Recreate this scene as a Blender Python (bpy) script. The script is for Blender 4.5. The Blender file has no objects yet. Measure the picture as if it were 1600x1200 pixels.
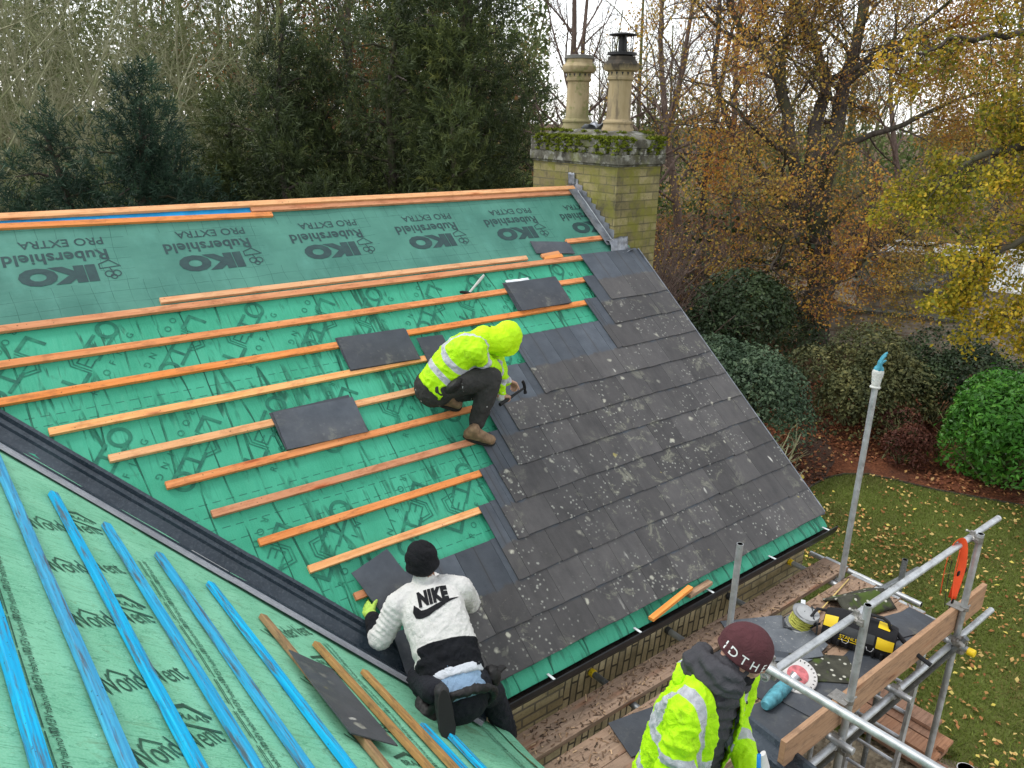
import bpy, bmesh, math, random
import numpy as np
from mathutils import Vector, Matrix, noise
S = bpy.context.scene
COL = S.collection
RAD = math.radians

# ---------------------------------------------------------------- camera
cam_d = bpy.data.cameras.new("camera")
cam_d.sensor_width = 36.0
cam_d.lens = 36.0 * 1235.36 / 1600.0
cam_d.clip_start = 0.05
cam_d.clip_end = 2000.0
cam = bpy.data.objects.new("camera", cam_d)
COL.objects.link(cam)
CAM = Vector((-6.2124, -6.4682, 0.7405))
_r = Vector((0.78178195, -0.62319815, 0.02100116))
_d = Vector((-0.18498837, -0.26396233, -0.94662727))
_f = Vector((0.59547988, 0.73617135, -0.32164539))
cam.matrix_world = Matrix(((_r.x, -_d.x, -_f.x, CAM.x), (_r.y, -_d.y, -_f.y, CAM.y), (_r.z, -_d.z, -_f.z, CAM.z), (0, 0, 0, 1)))
S.camera = cam

# ---------------------------------------------------------------- sky, sun, exposure
SUN_EL, SUN_AZ = RAD(58), RAD(318)      # overcast: high soft light from over the ridge, to the left
W = bpy.data.worlds.new("World")
S.world = W
W.use_nodes = True
_nt = W.node_tree
_nt.nodes.clear()
_sky = _nt.nodes.new("ShaderNodeTexSky")
_sky.sky_type = 'NISHITA'
_sky.sun_disc = False
_sky.sun_elevation = SUN_EL
_sky.sun_rotation = SUN_AZ
_sky.air_density = 1.0
_sky.dust_density = 0.6
_hsv = _nt.nodes.new("ShaderNodeHueSaturation")
_hsv.inputs['Saturation'].default_value = 0.16
_nt.links.new(_sky.outputs[0], _hsv.inputs['Color'])
_tc = _nt.nodes.new("ShaderNodeTexCoord")
_cn = _nt.nodes.new("ShaderNodeTexNoise")
_cn.inputs['Scale'].default_value = 2.2
_cn.inputs['Detail'].default_value = 5
_nt.links.new(_tc.outputs['Generated'], _cn.inputs['Vector'])
_cr = _nt.nodes.new("ShaderNodeMapRange")
_cr.inputs['From Min'].default_value = 0.35
_cr.inputs['From Max'].default_value = 0.7
_cr.inputs['To Min'].default_value = 1.75
_cr.inputs['To Max'].default_value = 2.4
_nt.links.new(_cn.outputs['Fac'], _cr.inputs['Value'])
_mx = _nt.nodes.new("ShaderNodeVectorMath")
_mx.operation = 'SCALE'
_nt.links.new(_hsv.outputs[0], _mx.inputs[0])
_nt.links.new(_cr.outputs[0], _mx.inputs['Scale'])
_bg = _nt.nodes.new("ShaderNodeBackground")
_bg.inputs['Strength'].default_value = 0.15
_out = _nt.nodes.new("ShaderNodeOutputWorld")
_nt.links.new(_mx.outputs[0], _bg.inputs['Color'])
_nt.links.new(_bg.outputs[0], _out.inputs[0])

sun_d = bpy.data.lights.new("sun", 'SUN')
sun_d.energy = 1.25
sun_d.angle = RAD(14)
sun_d.color = (1.0, 0.965, 0.91)
sun = bpy.data.objects.new("sun", sun_d)
COL.objects.link(sun)
_sd = Vector((math.sin(SUN_AZ) * math.cos(SUN_EL), math.cos(SUN_AZ) * math.cos(SUN_EL), math.sin(SUN_EL)))
sun.rotation_euler = _sd.to_track_quat('Z', 'Y').to_euler()
sun.location = _sd * 60
S.view_settings.view_transform = 'Standard'
S.view_settings.look = 'None'
S.view_settings.gamma = 1.0
S.view_settings.exposure = 0.30
S.render.engine = 'CYCLES'
S.cycles.max_bounces = 6
S.cycles.transparent_max_bounces = 6

# ---------------------------------------------------------------- object helpers
def link(o, parent=None):
    COL.objects.link(o)
    if parent is not None:
        o.parent = parent
    return o

def tag(o, label=None, cat=None, group=None, kind=None):
    if label: o['label'] = label
    if cat: o['category'] = cat
    if group: o['group'] = group
    if kind: o['kind'] = kind
    return o

def thing(name, label, cat, loc=(0, 0, 0), group=None):
    o = bpy.data.objects.new(name, None)
    o.empty_display_size = 0.1
    o.location = loc
    link(o)
    bpy.context.view_layer.update()
    return tag(o, label, cat, group)

def adopt(o, parent):
    """parent a mesh built in world coordinates, keeping it where it stands"""
    o.parent = parent
    m = Matrix.Translation(-Vector(parent.location)) if parent.parent is None else Matrix.Translation(-Vector(world_loc(parent)))
    o.matrix_parent_inverse = m
    return o

def world_loc(o):
    # things sit unrotated in the world; a part keeps world coordinates through its parent inverse
    if o.parent is None:
        return Vector(o.location)
    return o.matrix_parent_inverse @ Vector(o.location) + world_loc(o.parent) if o.parent else Vector(o.location)

class MB:
    """collects simple solids into one mesh; uv in metres, rnd = one random number per solid"""
    def __init__(s, seed=0):
        s.v, s.f, s.uv, s.m, s.r = [], [], [], [], []
        s.rng = random.Random(seed)
        s.cur = 0
    def face(s, idx, uvs, rnd, mi=None):
        s.f.append(tuple(idx)); s.uv.extend(uvs); s.m.append(s.cur if mi is None else mi); s.r.append(rnd)
    def hexa(s, P, uvo=None, rnd=None, mi=None):
        """P: 8 corners, bottom 4 then top 4 (same order, ccw from above); u runs along P0->P1"""
        rnd = s.rng.random() if rnd is None else rnd
        ou = (s.rng.random() * 30, s.rng.random() * 30) if uvo is None else uvo
        b = len(s.v); s.v.extend([tuple(p) for p in P]); P = [Vector(p) for p in P]
        lx = (P[1] - P[0]).length; ly = (P[3] - P[0]).length; lz = (P[4] - P[0]).length
        def q(a, c, d, e, w, h, off):
            s.face((b + a, b + c, b + d, b + e), [(ou[0], ou[1] + off), (ou[0] + w, ou[1] + off), (ou[0] + w, ou[1] + off + h), (ou[0], ou[1] + off + h)], rnd, mi)
        q(4, 5, 6, 7, lx, ly, 0)
        q(1, 0, 3, 2, lx, ly, ly + lz)
        q(0, 1, 5, 4, lx, lz, -lz)
        q(2, 3, 7, 6, lx, lz, ly)
        q(3, 0, 4, 7, ly, lz, 2 * ly)
        q(1, 2, 6, 5, ly, lz, 3 * ly)
    def box(s, c, size, R=None, rnd=None, mi=None, uvo=None):
        R = Matrix.Identity(3) if R is None else R
        x, y, z = [d / 2 for d in size]; c = Vector(c)
        P = [c + R @ Vector(p) for p in ((-x, -y, -z), (x, -y, -z), (x, y, -z), (-x, y, -z), (-x, -y, z), (x, -y, z), (x, y, z), (-x, y, z))]
        s.hexa(P, uvo, rnd, mi)
    def bar(s, p0, p1, w, h, up=(0, 0, 1), rnd=None, mi=None):
        """a bar from p0 to p1 centred on that line, w wide, h tall"""
        p0, p1 = Vector(p0), Vector(p1); X = (p1 - p0).normalized(); Y = Vector(up).cross(X).normalized(); Z = X.cross(Y)
        P = [p + Y * a * w / 2 + Z * b * h / 2 for (p, a, b) in ((p0, -1, -1), (p1, -1, -1), (p1, 1, -1), (p0, 1, -1), (p0, -1, 1), (p1, -1, 1), (p1, 1, 1), (p0, 1, 1))]
        s.hexa(P, None, rnd, mi)
    def rings(s, pts, rad, seg=12, caps=True, rnd=None, mi=None, up=None):
        """a tube through pts; rad is a list of r or (ra, rb)"""
        rnd = s.rng.random() if rnd is None else rnd
        pts = [Vector(p) for p in pts]; n = len(pts); b = len(s.v)
        N = None; L = 0.0; ls = []
        for i, p in enumerate(pts):
            t = (pts[min(i + 1, n - 1)] - pts[max(i - 1, 0)])
            t = t.normalized() if t.length > 1e-9 else Vector((0, 0, 1))
            if N is None:
                u = Vector(up) if up is not None else (Vector((0, 0, 1)) if abs(t.z) < 0.9 else Vector((1, 0, 0)))
                N = (u - t * u.dot(t)).normalized()
            else:
                N = N - t * N.dot(t); N = N.normalized() if N.length > 1e-6 else t.orthogonal().normalized()
            B = t.cross(N); r = rad[i] if isinstance(rad, (list, tuple)) else rad
            ra, rb = r if isinstance(r, (list, tuple)) else (r, r)
            if i: L += (p - pts[i - 1]).length
            ls.append(L)
            for k in range(seg):
                a = 2 * math.pi * k / seg
                s.v.append(tuple(p + N * math.cos(a) * ra + B * math.sin(a) * rb))
        r0 = rad[0] if isinstance(rad, (list, tuple)) else rad
        r0 = r0[0] if isinstance(r0, (list, tuple)) else r0
        per = 2 * math.pi * max(r0, 0.005); ou = s.rng.random() * 20
        for i in range(n - 1):
            for k in range(seg):
                k2 = (k + 1) % seg
                s.face((b + i * seg + k, b + i * seg + k2, b + (i + 1) * seg + k2, b + (i + 1) * seg + k),
                       [(ou + ls[i], per * k / seg), (ou + ls[i], per * (k + 1) / seg), (ou + ls[i + 1], per * (k + 1) / seg), (ou + ls[i + 1], per * k / seg)], rnd, mi)
        if caps:
            s.face([b + k for k in range(seg)][::-1], [(0.01 * k, 0) for k in range(seg)], rnd, mi)
            s.face([b + (n - 1) * seg + k for k in range(seg)], [(0.01 * k, 0) for k in range(seg)], rnd, mi)
    def tube(s, p0, p1, r, r1=None, seg=12, caps=True, rnd=None, mi=None):
        s.rings([p0, p1], [r, r if r1 is None else r1], seg, caps, rnd, mi)
    def pipe(s, p0, p1, r, wall=0.004, seg=16, mi=None):
        """scaffold tube, open ended with a visible bore"""
        p0, p1 = Vector(p0), Vector(p1); d = (p1 - p0).normalized(); ri = r - wall
        s.rings([p0 + d * 0.06, p0, p0, p1, p1, p1 - d * 0.06], [ri, ri, r, r, ri, ri], seg, True, None, mi, up=(0, 0, 1) if abs(d.z) < 0.9 else (1, 0, 0))
    def lathe(s, prof, c, seg=20, axis=None, mi=None, rnd=None):
        """prof: list of (r, h) along the axis"""
        A = Vector((0, 0, 1)) if axis is None else Vector(axis).normalized()
        s.rings([Vector(c) + A * h for r, h in prof], [max(r, 1e-4) for r, h in prof], seg, True, rnd, mi, up=A.orthogonal())
    def prism(s, poly, fn, h0, h1, rnd=None, mi=None):
        """poly: 2-D outline ccw; fn(u, v, h) -> point; solid between heights h0 and h1"""
        rnd = s.rng.random() if rnd is None else rnd
        n = len(poly); b = len(s.v)
        for h in (h0, h1):
            for u, v in poly: s.v.append(tuple(fn(u, v, h)))
        s.face([b + n + i for i in range(n)], [poly[i] for i in range(n)], rnd, mi)
        s.face([b + i for i in range(n)][::-1], [poly[i] for i in range(n)][::-1], rnd, mi)
        for i in range(n):
            j = (i + 1) % n
            L = math.dist(poly[i], poly[j])
            s.face((b + i, b + j, b + n + j, b + n + i), [poly[i], poly[j], (poly[j][0], poly[j][1] + h1 - h0), (poly[i][0], poly[i][1] + h1 - h0)], rnd, mi)
    def sheet(s, fn, us, vs, rnd=None, mi=None, uvs=1.0):
        """a grid sheet fn(u, v) -> point, uv = (u, v)"""
        rnd = s.rng.random() if rnd is None else rnd
        b = len(s.v); nu, nv = len(us), len(vs)
        for v in vs:
            for u in us: s.v.append(tuple(fn(u, v)))
        for j in range(nv - 1):
            for i in range(nu - 1):
                s.face((b + j * nu + i, b + j * nu + i + 1, b + (j + 1) * nu + i + 1, b + (j + 1) * nu + i),
                       [(us[i] * uvs, vs[j] * uvs), (us[i + 1] * uvs, vs[j] * uvs), (us[i + 1] * uvs, vs[j + 1] * uvs), (us[i] * uvs, vs[j + 1] * uvs)], rnd, mi)
    def build(s, name, mats, parent=None, smooth=False, bevel=0, auto=None, fixn=False):
        me = bpy.data.meshes.new(name)
        me.from_pydata(s.v, [], s.f)
        uv = me.uv_layers.new(name="UVMap")
        uv.data.foreach_set("uv", np.array(s.uv, dtype=np.float32).ravel())
        at = me.attributes.new("rnd", 'FLOAT', 'FACE')
        at.data.foreach_set("value", np.array(s.r, dtype=np.float32))
        mats = mats if isinstance(mats, (list, tuple)) else [mats]
        for m in mats: me.materials.append(m)
        me.polygons.foreach_set("material_index", np.array(s.m, dtype=np.int32))
        if smooth: me.polygons.foreach_set("use_smooth", np.ones(len(s.f), dtype=bool))
        if fixn:
            bm = bmesh.new(); bm.from_mesh(me); bmesh.ops.recalc_face_normals(bm, faces=bm.faces); bm.to_mesh(me); bm.free()
        if auto is not None and smooth:
            me.set_sharp_from_angle(angle=RAD(auto))
        me.update()
        o = bpy.data.objects.new(name, me)
        link(o)
        if bevel:
            b = o.modifiers.new("bevel", 'BEVEL'); b.width = bevel; b.segments = 2; b.limit_method = 'ANGLE'; b.angle_limit = RAD(40)
        if parent is not None: adopt(o, parent)
        return o

def np_mesh(name, V, Q, mats, parent=None, attr=None, mi=None, smooth=False):
    """fast mesh from numpy arrays: V (n,3), Q (m,k) faces all of k corners; attr: per-face float 'rnd'"""
    me = bpy.data.meshes.new(name)
    V = np.ascontiguousarray(V, dtype=np.float32); Q = np.ascontiguousarray(Q, dtype=np.int32); m, k = Q.shape
    me.vertices.add(len(V)); me.vertices.foreach_set("co", V.ravel())
    me.loops.add(m * k); me.loops.foreach_set("vertex_index", Q.ravel())
    me.polygons.add(m); me.polygons.foreach_set("loop_start", np.arange(0, m * k, k, dtype=np.int32))
    try: me.polygons.foreach_set("loop_total", np.full(m, k, dtype=np.int32))
    except Exception: pass
    mats = mats if isinstance(mats, (list, tuple)) else [mats]
    for x in mats: me.materials.append(x)
    if mi is not None: me.polygons.foreach_set("material_index", np.ascontiguousarray(mi, dtype=np.int32))
    if smooth: me.polygons.foreach_set("use_smooth", np.ones(m, dtype=bool))
    if attr is not None:
        at = me.attributes.new("rnd", 'FLOAT', 'FACE'); at.data.foreach_set("value", np.ascontiguousarray(attr, dtype=np.float32))
    me.update(calc_edges=True); me.validate()
    o = bpy.data.objects.new(name, me); link(o)
    if parent is not None: adopt(o, parent)
    return o

_txt_cache = {}
def text2d(s, size=1.0, bold=0.0, spacing=1.0):
    """letter outlines as flat triangles, centred at the origin: (points, faces)"""
    key = (s, bold, spacing)
    if key not in _txt_cache:
        c = bpy.data.curves.new("txt", 'FONT'); c.body = s; c.size = 1.0; c.offset = bold; c.space_character = spacing
        c.align_x = 'CENTER'; c.align_y = 'CENTER'; c.resolution_u = 3
        o = bpy.data.objects.new("txt", c); COL.objects.link(o)
        dg = bpy.context.evaluated_depsgraph_get()
        me = bpy.data.meshes.new_from_object(o.evaluated_get(dg))
        P = [(v.co.x, v.co.y) for v in me.vertices]; F = [tuple(p.vertices) for p in me.polygons]
        bpy.data.objects.remove(o); bpy.data.curves.remove(c); bpy.data.meshes.remove(me)
        _txt_cache[key] = (P, F)
    P, F = _txt_cache[key]
    return [(x * size, y * size) for x, y in P], F

class Print:
    """flat printed lettering laid on a surface fn(u, v) -> point"""
    def __init__(s, fn): s.fn, s.v, s.f = fn, [], []
    def add(s, P, F, o, ang=0.0, sx=1.0, sy=1.0, shear=0.0):
        b = len(s.v); c, n = math.cos(ang), math.sin(ang)
        for x, y in P:
            x, y = x * sx + y * shear, y * sy
            s.v.append(tuple(s.fn(o[0] + x * c - y * n, o[1] + x * n + y * c)))
        s.f += [tuple(b + i for i in f) for f in F]
    def text(s, t, size, o, ang=0.0, sx=1.0, sy=1.0, bold=0.0, spacing=1.0, shear=0.0):
        P, F = text2d(t, size, bold, spacing); s.add(P, F, o, ang, sx, sy, shear)
    def stroke(s, pts, w, o, ang=0.0, closed=False):
        n = len(pts)
        for i in range(n if closed else n - 1):
            a, b = pts[i], pts[(i + 1) % n]; dx, dy = b[0] - a[0], b[1] - a[1]; L = math.hypot(dx, dy) or 1; dx, dy = dx / L * w / 2, dy / L * w / 2
            a = (a[0] - dx, a[1] - dy); b = (b[0] + dx, b[1] + dy)
            s.add([(a[0] - dy, a[1] + dx), (a[0] + dy, a[1] - dx), (b[0] + dy, b[1] - dx), (b[0] - dy, b[1] + dx)], [(0, 1, 2, 3)], o, ang)
    def ring(s, c, r, w, o, ang=0.0, seg=20, sx=1.0):
        P = []; F = []
        for k in range(seg):
            a = 2 * math.pi * k / seg
            P += [(c[0] + math.cos(a) * (r - w / 2) * sx, c[1] + math.sin(a) * (r - w / 2)), (c[0] + math.cos(a) * (r + w / 2) * sx, c[1] + math.sin(a) * (r + w / 2))]
            j = (k + 1) % seg; F.append((2 * k, 2 * k + 1, 2 * j + 1, 2 * j))
        s.add(P, F, o, ang)
    def build(s, name, m, parent=None):
        me = bpy.data.meshes.new(name); me.from_pydata(s.v, [], s.f); me.materials.append(m); me.update()
        o = bpy.data.objects.new(name, me); link(o)
        if parent is not None: adopt(o, parent)
        return o
# ---------------------------------------------------------------- materials
class NT:
    def __init__(s, name, rough=0.7, spec=0.35, metal=0.0):
        s.m = bpy.data.materials.new(name); s.m.use_nodes = True
        s.t = s.m.node_tree; s.b = s.t.nodes['Principled BSDF']
        s.b.inputs['Roughness'].default_value = rough; s.b.inputs['Metallic'].default_value = metal
        s.b.inputs['Specular IOR Level'].default_value = spec
    def put(s, sock, v):
        if isinstance(v, bpy.types.NodeSocket): s.t.links.new(v, sock)
        elif v is not None:
            try: sock.default_value = v
            except Exception: sock.default_value = (*v, 1.0)
    def node(s, t): return s.t.nodes.new(t)
    def uv(s, name="UVMap"):
        n = s.node("ShaderNodeUVMap"); n.uv_map = name; return n.outputs[0]
    def obj(s): return s.node("ShaderNodeTexCoord").outputs['Object']
    def rnd(s, name="rnd"):
        n = s.node("ShaderNodeAttribute"); n.attribute_name = name; return n.outputs['Fac']
    def map(s, v, scale=(1, 1, 1), loc=(0, 0, 0), rot=(0, 0, 0)):
        n = s.node("ShaderNodeMapping"); s.put(n.inputs[0], v); s.put(n.inputs['Location'], loc); s.put(n.inputs['Scale'], scale); s.put(n.inputs['Rotation'], rot); return n.outputs[0]
    def noise(s, v, scale=5, detail=4, rough=0.55, dist=0.0, col=False):
        n = s.node("ShaderNodeTexNoise"); s.put(n.inputs['Vector'], v); s.put(n.inputs['Scale'], scale); s.put(n.inputs['Detail'], detail)
        s.put(n.inputs['Roughness'], rough); s.put(n.inputs['Distortion'], dist); return n.outputs['Color' if col else 'Fac']
    def voro(s, v, scale=5, feature='F1', rand=1.0, out='Distance'):
        n = s.node("ShaderNodeTexVoronoi"); n.feature = feature; s.put(n.inputs['Vector'], v); s.put(n.inputs['Scale'], scale); s.put(n.inputs['Randomness'], rand); return n.outputs[out]
    def wave(s, v, scale=5, dist=2, detail=2, dsc=1.0, prof='SIN', d='X'):
        n = s.node("ShaderNodeTexWave"); n.wave_profile = prof; n.bands_direction = d
        s.put(n.inputs['Vector'], v); s.put(n.inputs['Scale'], scale); s.put(n.inputs['Distortion'], dist); s.put(n.inputs['Detail'], detail); s.put(n.inputs['Detail Scale'], dsc); return n.outputs['Fac']
    def brick(s, v, bw, bh, mortar=0.01, c1=(1, 1, 1), c2=(0, 0, 0), mc=(0.5, 0.5, 0.5)):
        n = s.node("ShaderNodeTexBrick"); s.put(n.inputs['Vector'], v); s.put(n.inputs['Scale'], 1.0); s.put(n.inputs['Brick Width'], bw); s.put(n.inputs['Row Height'], bh)
        s.put(n.inputs['Mortar Size'], mortar); s.put(n.inputs['Mortar Smooth'], 0.15); s.put(n.inputs['Color1'], c1); s.put(n.inputs['Color2'], c2); s.put(n.inputs['Mortar'], mc); return n.outputs['Color'], n.outputs['Fac']
    def math(s, op, a, b=None, c=None, clamp=False):
        n = s.node("ShaderNodeMath"); n.operation = op; n.use_clamp = clamp; s.put(n.inputs[0], a)
        if b is not None: s.put(n.inputs[1], b)
        if c is not None: s.put(n.inputs[2], c)
        return n.outputs[0]
    def rng(s, v, a, b, c=0.0, d=1.0, smooth=False):
        n = s.node("ShaderNodeMapRange"); s.put(n.inputs['Value'], v); n.inputs['From Min'].default_value = a; n.inputs['From Max'].default_value = b
        n.inputs['To Min'].default_value = c; n.inputs['To Max'].default_value = d
        if smooth: n.interpolation_type = 'SMOOTHSTEP'
        return n.outputs[0]
    def ramp(s, f, stops, interp='LINEAR'):
        n = s.node("ShaderNodeValToRGB"); n.color_ramp.interpolation = interp; e = n.color_ramp.elements
        while len(e) < len(stops): e.new(0.5)
        for el, (p, c) in zip(e, stops):
            el.position = p; el.color = (*c, 1.0) if len(c) == 3 else c
        s.put(n.inputs[0], f); return n.outputs[0]
    def mix(s, f, a, b, mode='MIX'):
        n = s.node("ShaderNodeMix"); n.data_type = 'RGBA'; n.blend_type = mode; n.clamp_factor = True
        s.put(n.inputs[0], f); s.put(n.inputs[6], a if isinstance(a, bpy.types.NodeSocket) else (*a, 1.0)); s.put(n.inputs[7], b if isinstance(b, bpy.types.NodeSocket) else (*b, 1.0)); return n.outputs[2]
    def sep(s, v):
        n = s.node("ShaderNodeSeparateXYZ"); s.put(n.inputs[0], v); return n.outputs
    def comb(s, x, y, z=0.0):
        n = s.node("ShaderNodeCombineXYZ"); s.put(n.inputs[0], x); s.put(n.inputs[1], y); s.put(n.inputs[2], z); return n.outputs[0]
    def add(s, a, b):
        n = s.node("ShaderNodeVectorMath"); n.operation = 'ADD'; s.put(n.inputs[0], a); s.put(n.inputs[1], b); return n.outputs[0]
    def hue(s, c, h=0.5, sat=1.0, val=1.0):
        n = s.node("ShaderNodeHueSaturation"); s.put(n.inputs['Color'], c); s.put(n.inputs['Hue'], h); s.put(n.inputs['Saturation'], sat); s.put(n.inputs['Value'], val); return n.outputs[0]
    def bump(s, h, dist=0.01, strength=0.6, prev=None):
        n = s.node("ShaderNodeBump"); s.put(n.inputs['Height'], h); n.inputs['Distance'].default_value = dist; n.inputs['Strength'].default_value = strength
        if prev is not None: s.put(n.inputs['Normal'], prev)
        return n.outputs[0]
    def done(s, col=None, rough=None, nrm=None, sub=None, trans=None):
        if col is not None: s.put(s.b.inputs['Base Color'], col if isinstance(col, bpy.types.NodeSocket) else (*col, 1.0))
        if rough is not None: s.put(s.b.inputs['Roughness'], rough)
        if nrm is not None: s.put(s.b.inputs['Normal'], nrm)
        return s.m

def m_plain(name, c, rough=0.6, metal=0.0, var=0.15, scale=8.0, bump=0.0, spec=0.35):
    t = NT(name, rough, spec, metal); o = t.obj(); n = t.noise(o, scale, 5)
    col = t.mix(t.rng(n, 0.3, 0.7), tuple(x * (1 - var) for x in c), tuple(min(1, x * (1 + var)) for x in c))
    nr = t.bump(t.noise(o, scale * 12, 3), 0.004, bump) if bump else None
    return t.done(col, None, nr)

def m_wood(name, base, dark, light, knots=True, dirt=None, rough=0.7, dirt_amt=0.5, dstretch=(3, 9, 1)):
    t = NT(name, rough, 0.3); uv = t.uv(); r = t.rnd()
    v = t.add(uv, t.comb(t.math('MULTIPLY', r, 17.0), t.math('MULTIPLY', r, 9.0)))
    g = t.noise(t.map(v, (2.2, 60, 1)), 1.0, 4, 0.6)
    g2 = t.noise(t.map(v, (0.9, 9, 1)), 1.0, 3, 0.5)
    col = t.mix(t.rng(g, 0.32, 0.68), dark, light)
    col = t.mix(t.rng(g2, 0.3, 0.7), col, base)
    col = t.hue(col, 0.5, t.rng(r, 0, 1, 0.9, 1.1), t.rng(r, 0, 1, 0.82, 1.15))
    if knots:
        k = t.voro(t.map(v, (1.7, 9, 1)), 1.0); kn = t.noise(v, 40, 2)
        kk = t.math('ADD', k, t.math('MULTIPLY', kn, 0.06))
        col = t.mix(t.rng(kk, 0.07, 0.14, 1, 0), col, tuple(x * 0.28 for x in dark))
        col = t.mix(t.rng(kk, 0.12, 0.3, 0.45, 0), col, (base[0] * 0.9, base[1] * 0.55, base[2] * 0.4))
    if dirt is not None:
        d = t.noise(t.map(v, dstretch), 2.2, 6, 0.7); col = t.mix(t.rng(d, 0.5, 0.62, 0, dirt_amt), col, dirt)
    sp = t.noise(v, 55, 2, 0.5); col = t.mix(t.rng(sp, 0.69, 0.73, 0, 0.7), col, (0.03, 0.02, 0.015))
    return t.done(col, None, t.bump(g, 0.002, 0.5))

M = {}
M['batten'] = m_wood("treated_batten", (0.66, 0.25, 0.095), (0.50, 0.15, 0.05), (0.80, 0.38, 0.17), dirt=(0.30, 0.105, 0.04), dirt_amt=0.55)
M['batten_pale'] = m_wood("fresh_batten", (0.76, 0.39, 0.18), (0.62, 0.265, 0.10), (0.86, 0.51, 0.27), dirt=(0.42, 0.17, 0.07), dirt_amt=0.5)
M['batten_cut'] = m_wood("batten_offcut", (0.76, 0.28, 0.07), (0.62, 0.2, 0.05), (0.85, 0.40, 0.13))
M['blue'] = m_wood("blue_stained_batten", (0.003, 0.33, 0.60), (0.0, 0.18, 0.42), (0.03, 0.52, 0.80), knots=False, dirt=(0.085, 0.075, 0.065), dirt_amt=0.85, dstretch=(1.3, 16, 1))
M['brownbat'] = m_wood("old_brown_batten", (0.34, 0.19, 0.07), (0.19, 0.10, 0.035), (0.46, 0.29, 0.12), dirt=(0.07, 0.05, 0.03))
M['board'] = m_wood("scaffold_board_wood", (0.35, 0.225, 0.145), (0.23, 0.145, 0.095), (0.46, 0.32, 0.215), dirt=(0.10, 0.07, 0.05), rough=0.85)
M['toe'] = m_wood("toe_board_wood", (0.34, 0.21, 0.13), (0.24, 0.14, 0.085), (0.44, 0.30, 0.20), dirt=(0.14, 0.09, 0.06), rough=0.8)
M['timber'] = m_wood("stacked_timber_wood", (0.33, 0.17, 0.10), (0.20, 0.10, 0.06), (0.46, 0.27, 0.17), dirt=(0.10, 0.06, 0.04), rough=0.8)
M['beech_handle'] = m_wood("pale_handle_wood", (0.62, 0.48, 0.32), (0.5, 0.36, 0.22), (0.72, 0.6, 0.44), knots=False)

# --- membranes: uv = (x along the ridge, s down the slope) in metres
def m_membrane_lower():
    t = NT("bright_green_underlay", 0.62, 0.35); uv = t.uv(); sx = t.sep(uv)
    n = t.noise(uv, 2.3, 5, 0.6); fine = t.noise(uv, 180, 2)
    col = t.mix(t.rng(n, 0.3, 0.72), (0.020, 0.25, 0.14), (0.050, 0.37, 0.23))
    col = t.mix(t.rng(fine, 0.35, 0.65, 0, 0.35), col, (0.075, 0.43, 0.265))
    # creases running down the slope
    wob = t.noise(t.map(uv, (1.3, 3.2, 1)), 1.0, 3, 0.55)
    cre = t.math('ABSOLUTE', t.math('SUBTRACT', t.noise(t.map(uv, (6.5, 0.55, 1)), 1.0, 2, 0.35), 0.5))
    cre2 = t.math('ABSOLUTE', t.math('SUBTRACT', t.noise(t.map(uv, (15, 1.5, 1), (3, 7, 0)), 1.0, 3, 0.45), 0.5))
    amt = t.rng(t.noise(uv, 1.6, 3), 0.38, 0.6)
    ln = t.math('MULTIPLY', t.rng(cre, 0.006, 0.018, 1, 0), t.rng(t.noise(t.map(uv, (7, 2.2, 1)), 1.0, 3), 0.42, 0.58))
    ln2 = t.math('MULTIPLY', t.rng(cre2, 0.010, 0.028, 1, 0), t.math('MULTIPLY', amt, t.rng(t.noise(t.map(uv, (9, 4, 1)), 1.0, 2), 0.5, 0.62)))
    col = t.mix(t.math('MULTIPLY', ln, 0.8), col, (0.006, 0.075, 0.045))
    col = t.mix(t.math('MULTIPLY', ln2, 0.85), col, (0.006, 0.06, 0.035))
    # printed dashed lap lines
    dash = t.math('GREATER_THAN', t.math('FRACT', t.math('MULTIPLY', sx[0], 12.0)), 0.38)
    msk = None
    for s0 in (1.63, 1.70, 2.47, 2.56, 2.65, 2.745, 3.24, 3.33):
        d = t.math('ABSOLUTE', t.math('SUBTRACT', sx[1], s0)); l = t.math('LESS_THAN', d, 0.0035)
        msk = l if msk is None else t.math('MAXIMUM', msk, l)
    col = t.mix(t.math('MULTIPLY', t.math('MULTIPLY', msk, dash), 0.8), col, (0.01, 0.11, 0.07))
    dirt = t.noise(uv, 9, 5, 0.7); col = t.mix(t.rng(dirt, 0.62, 0.75, 0, 0.55), col, (0.02, 0.12, 0.075))
    h = t.math('ADD', t.math('MULTIPLY', t.noise(t.map(uv, (9, 1.6, 1)), 1.0, 3), 1.0), t.math('MULTIPLY', ln, -0.5))
    b = t.bump(h, 0.03, 0.9); b = t.bump(t.noise(t.map(uv, (3, 1.5, 1)), 1.0, 2), 0.05, 0.7, b); b = t.bump(fine, 0.001, 0.4, b)
    return t.done(col, None, b)
M['mem_lo'] = m_membrane_lower()

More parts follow.
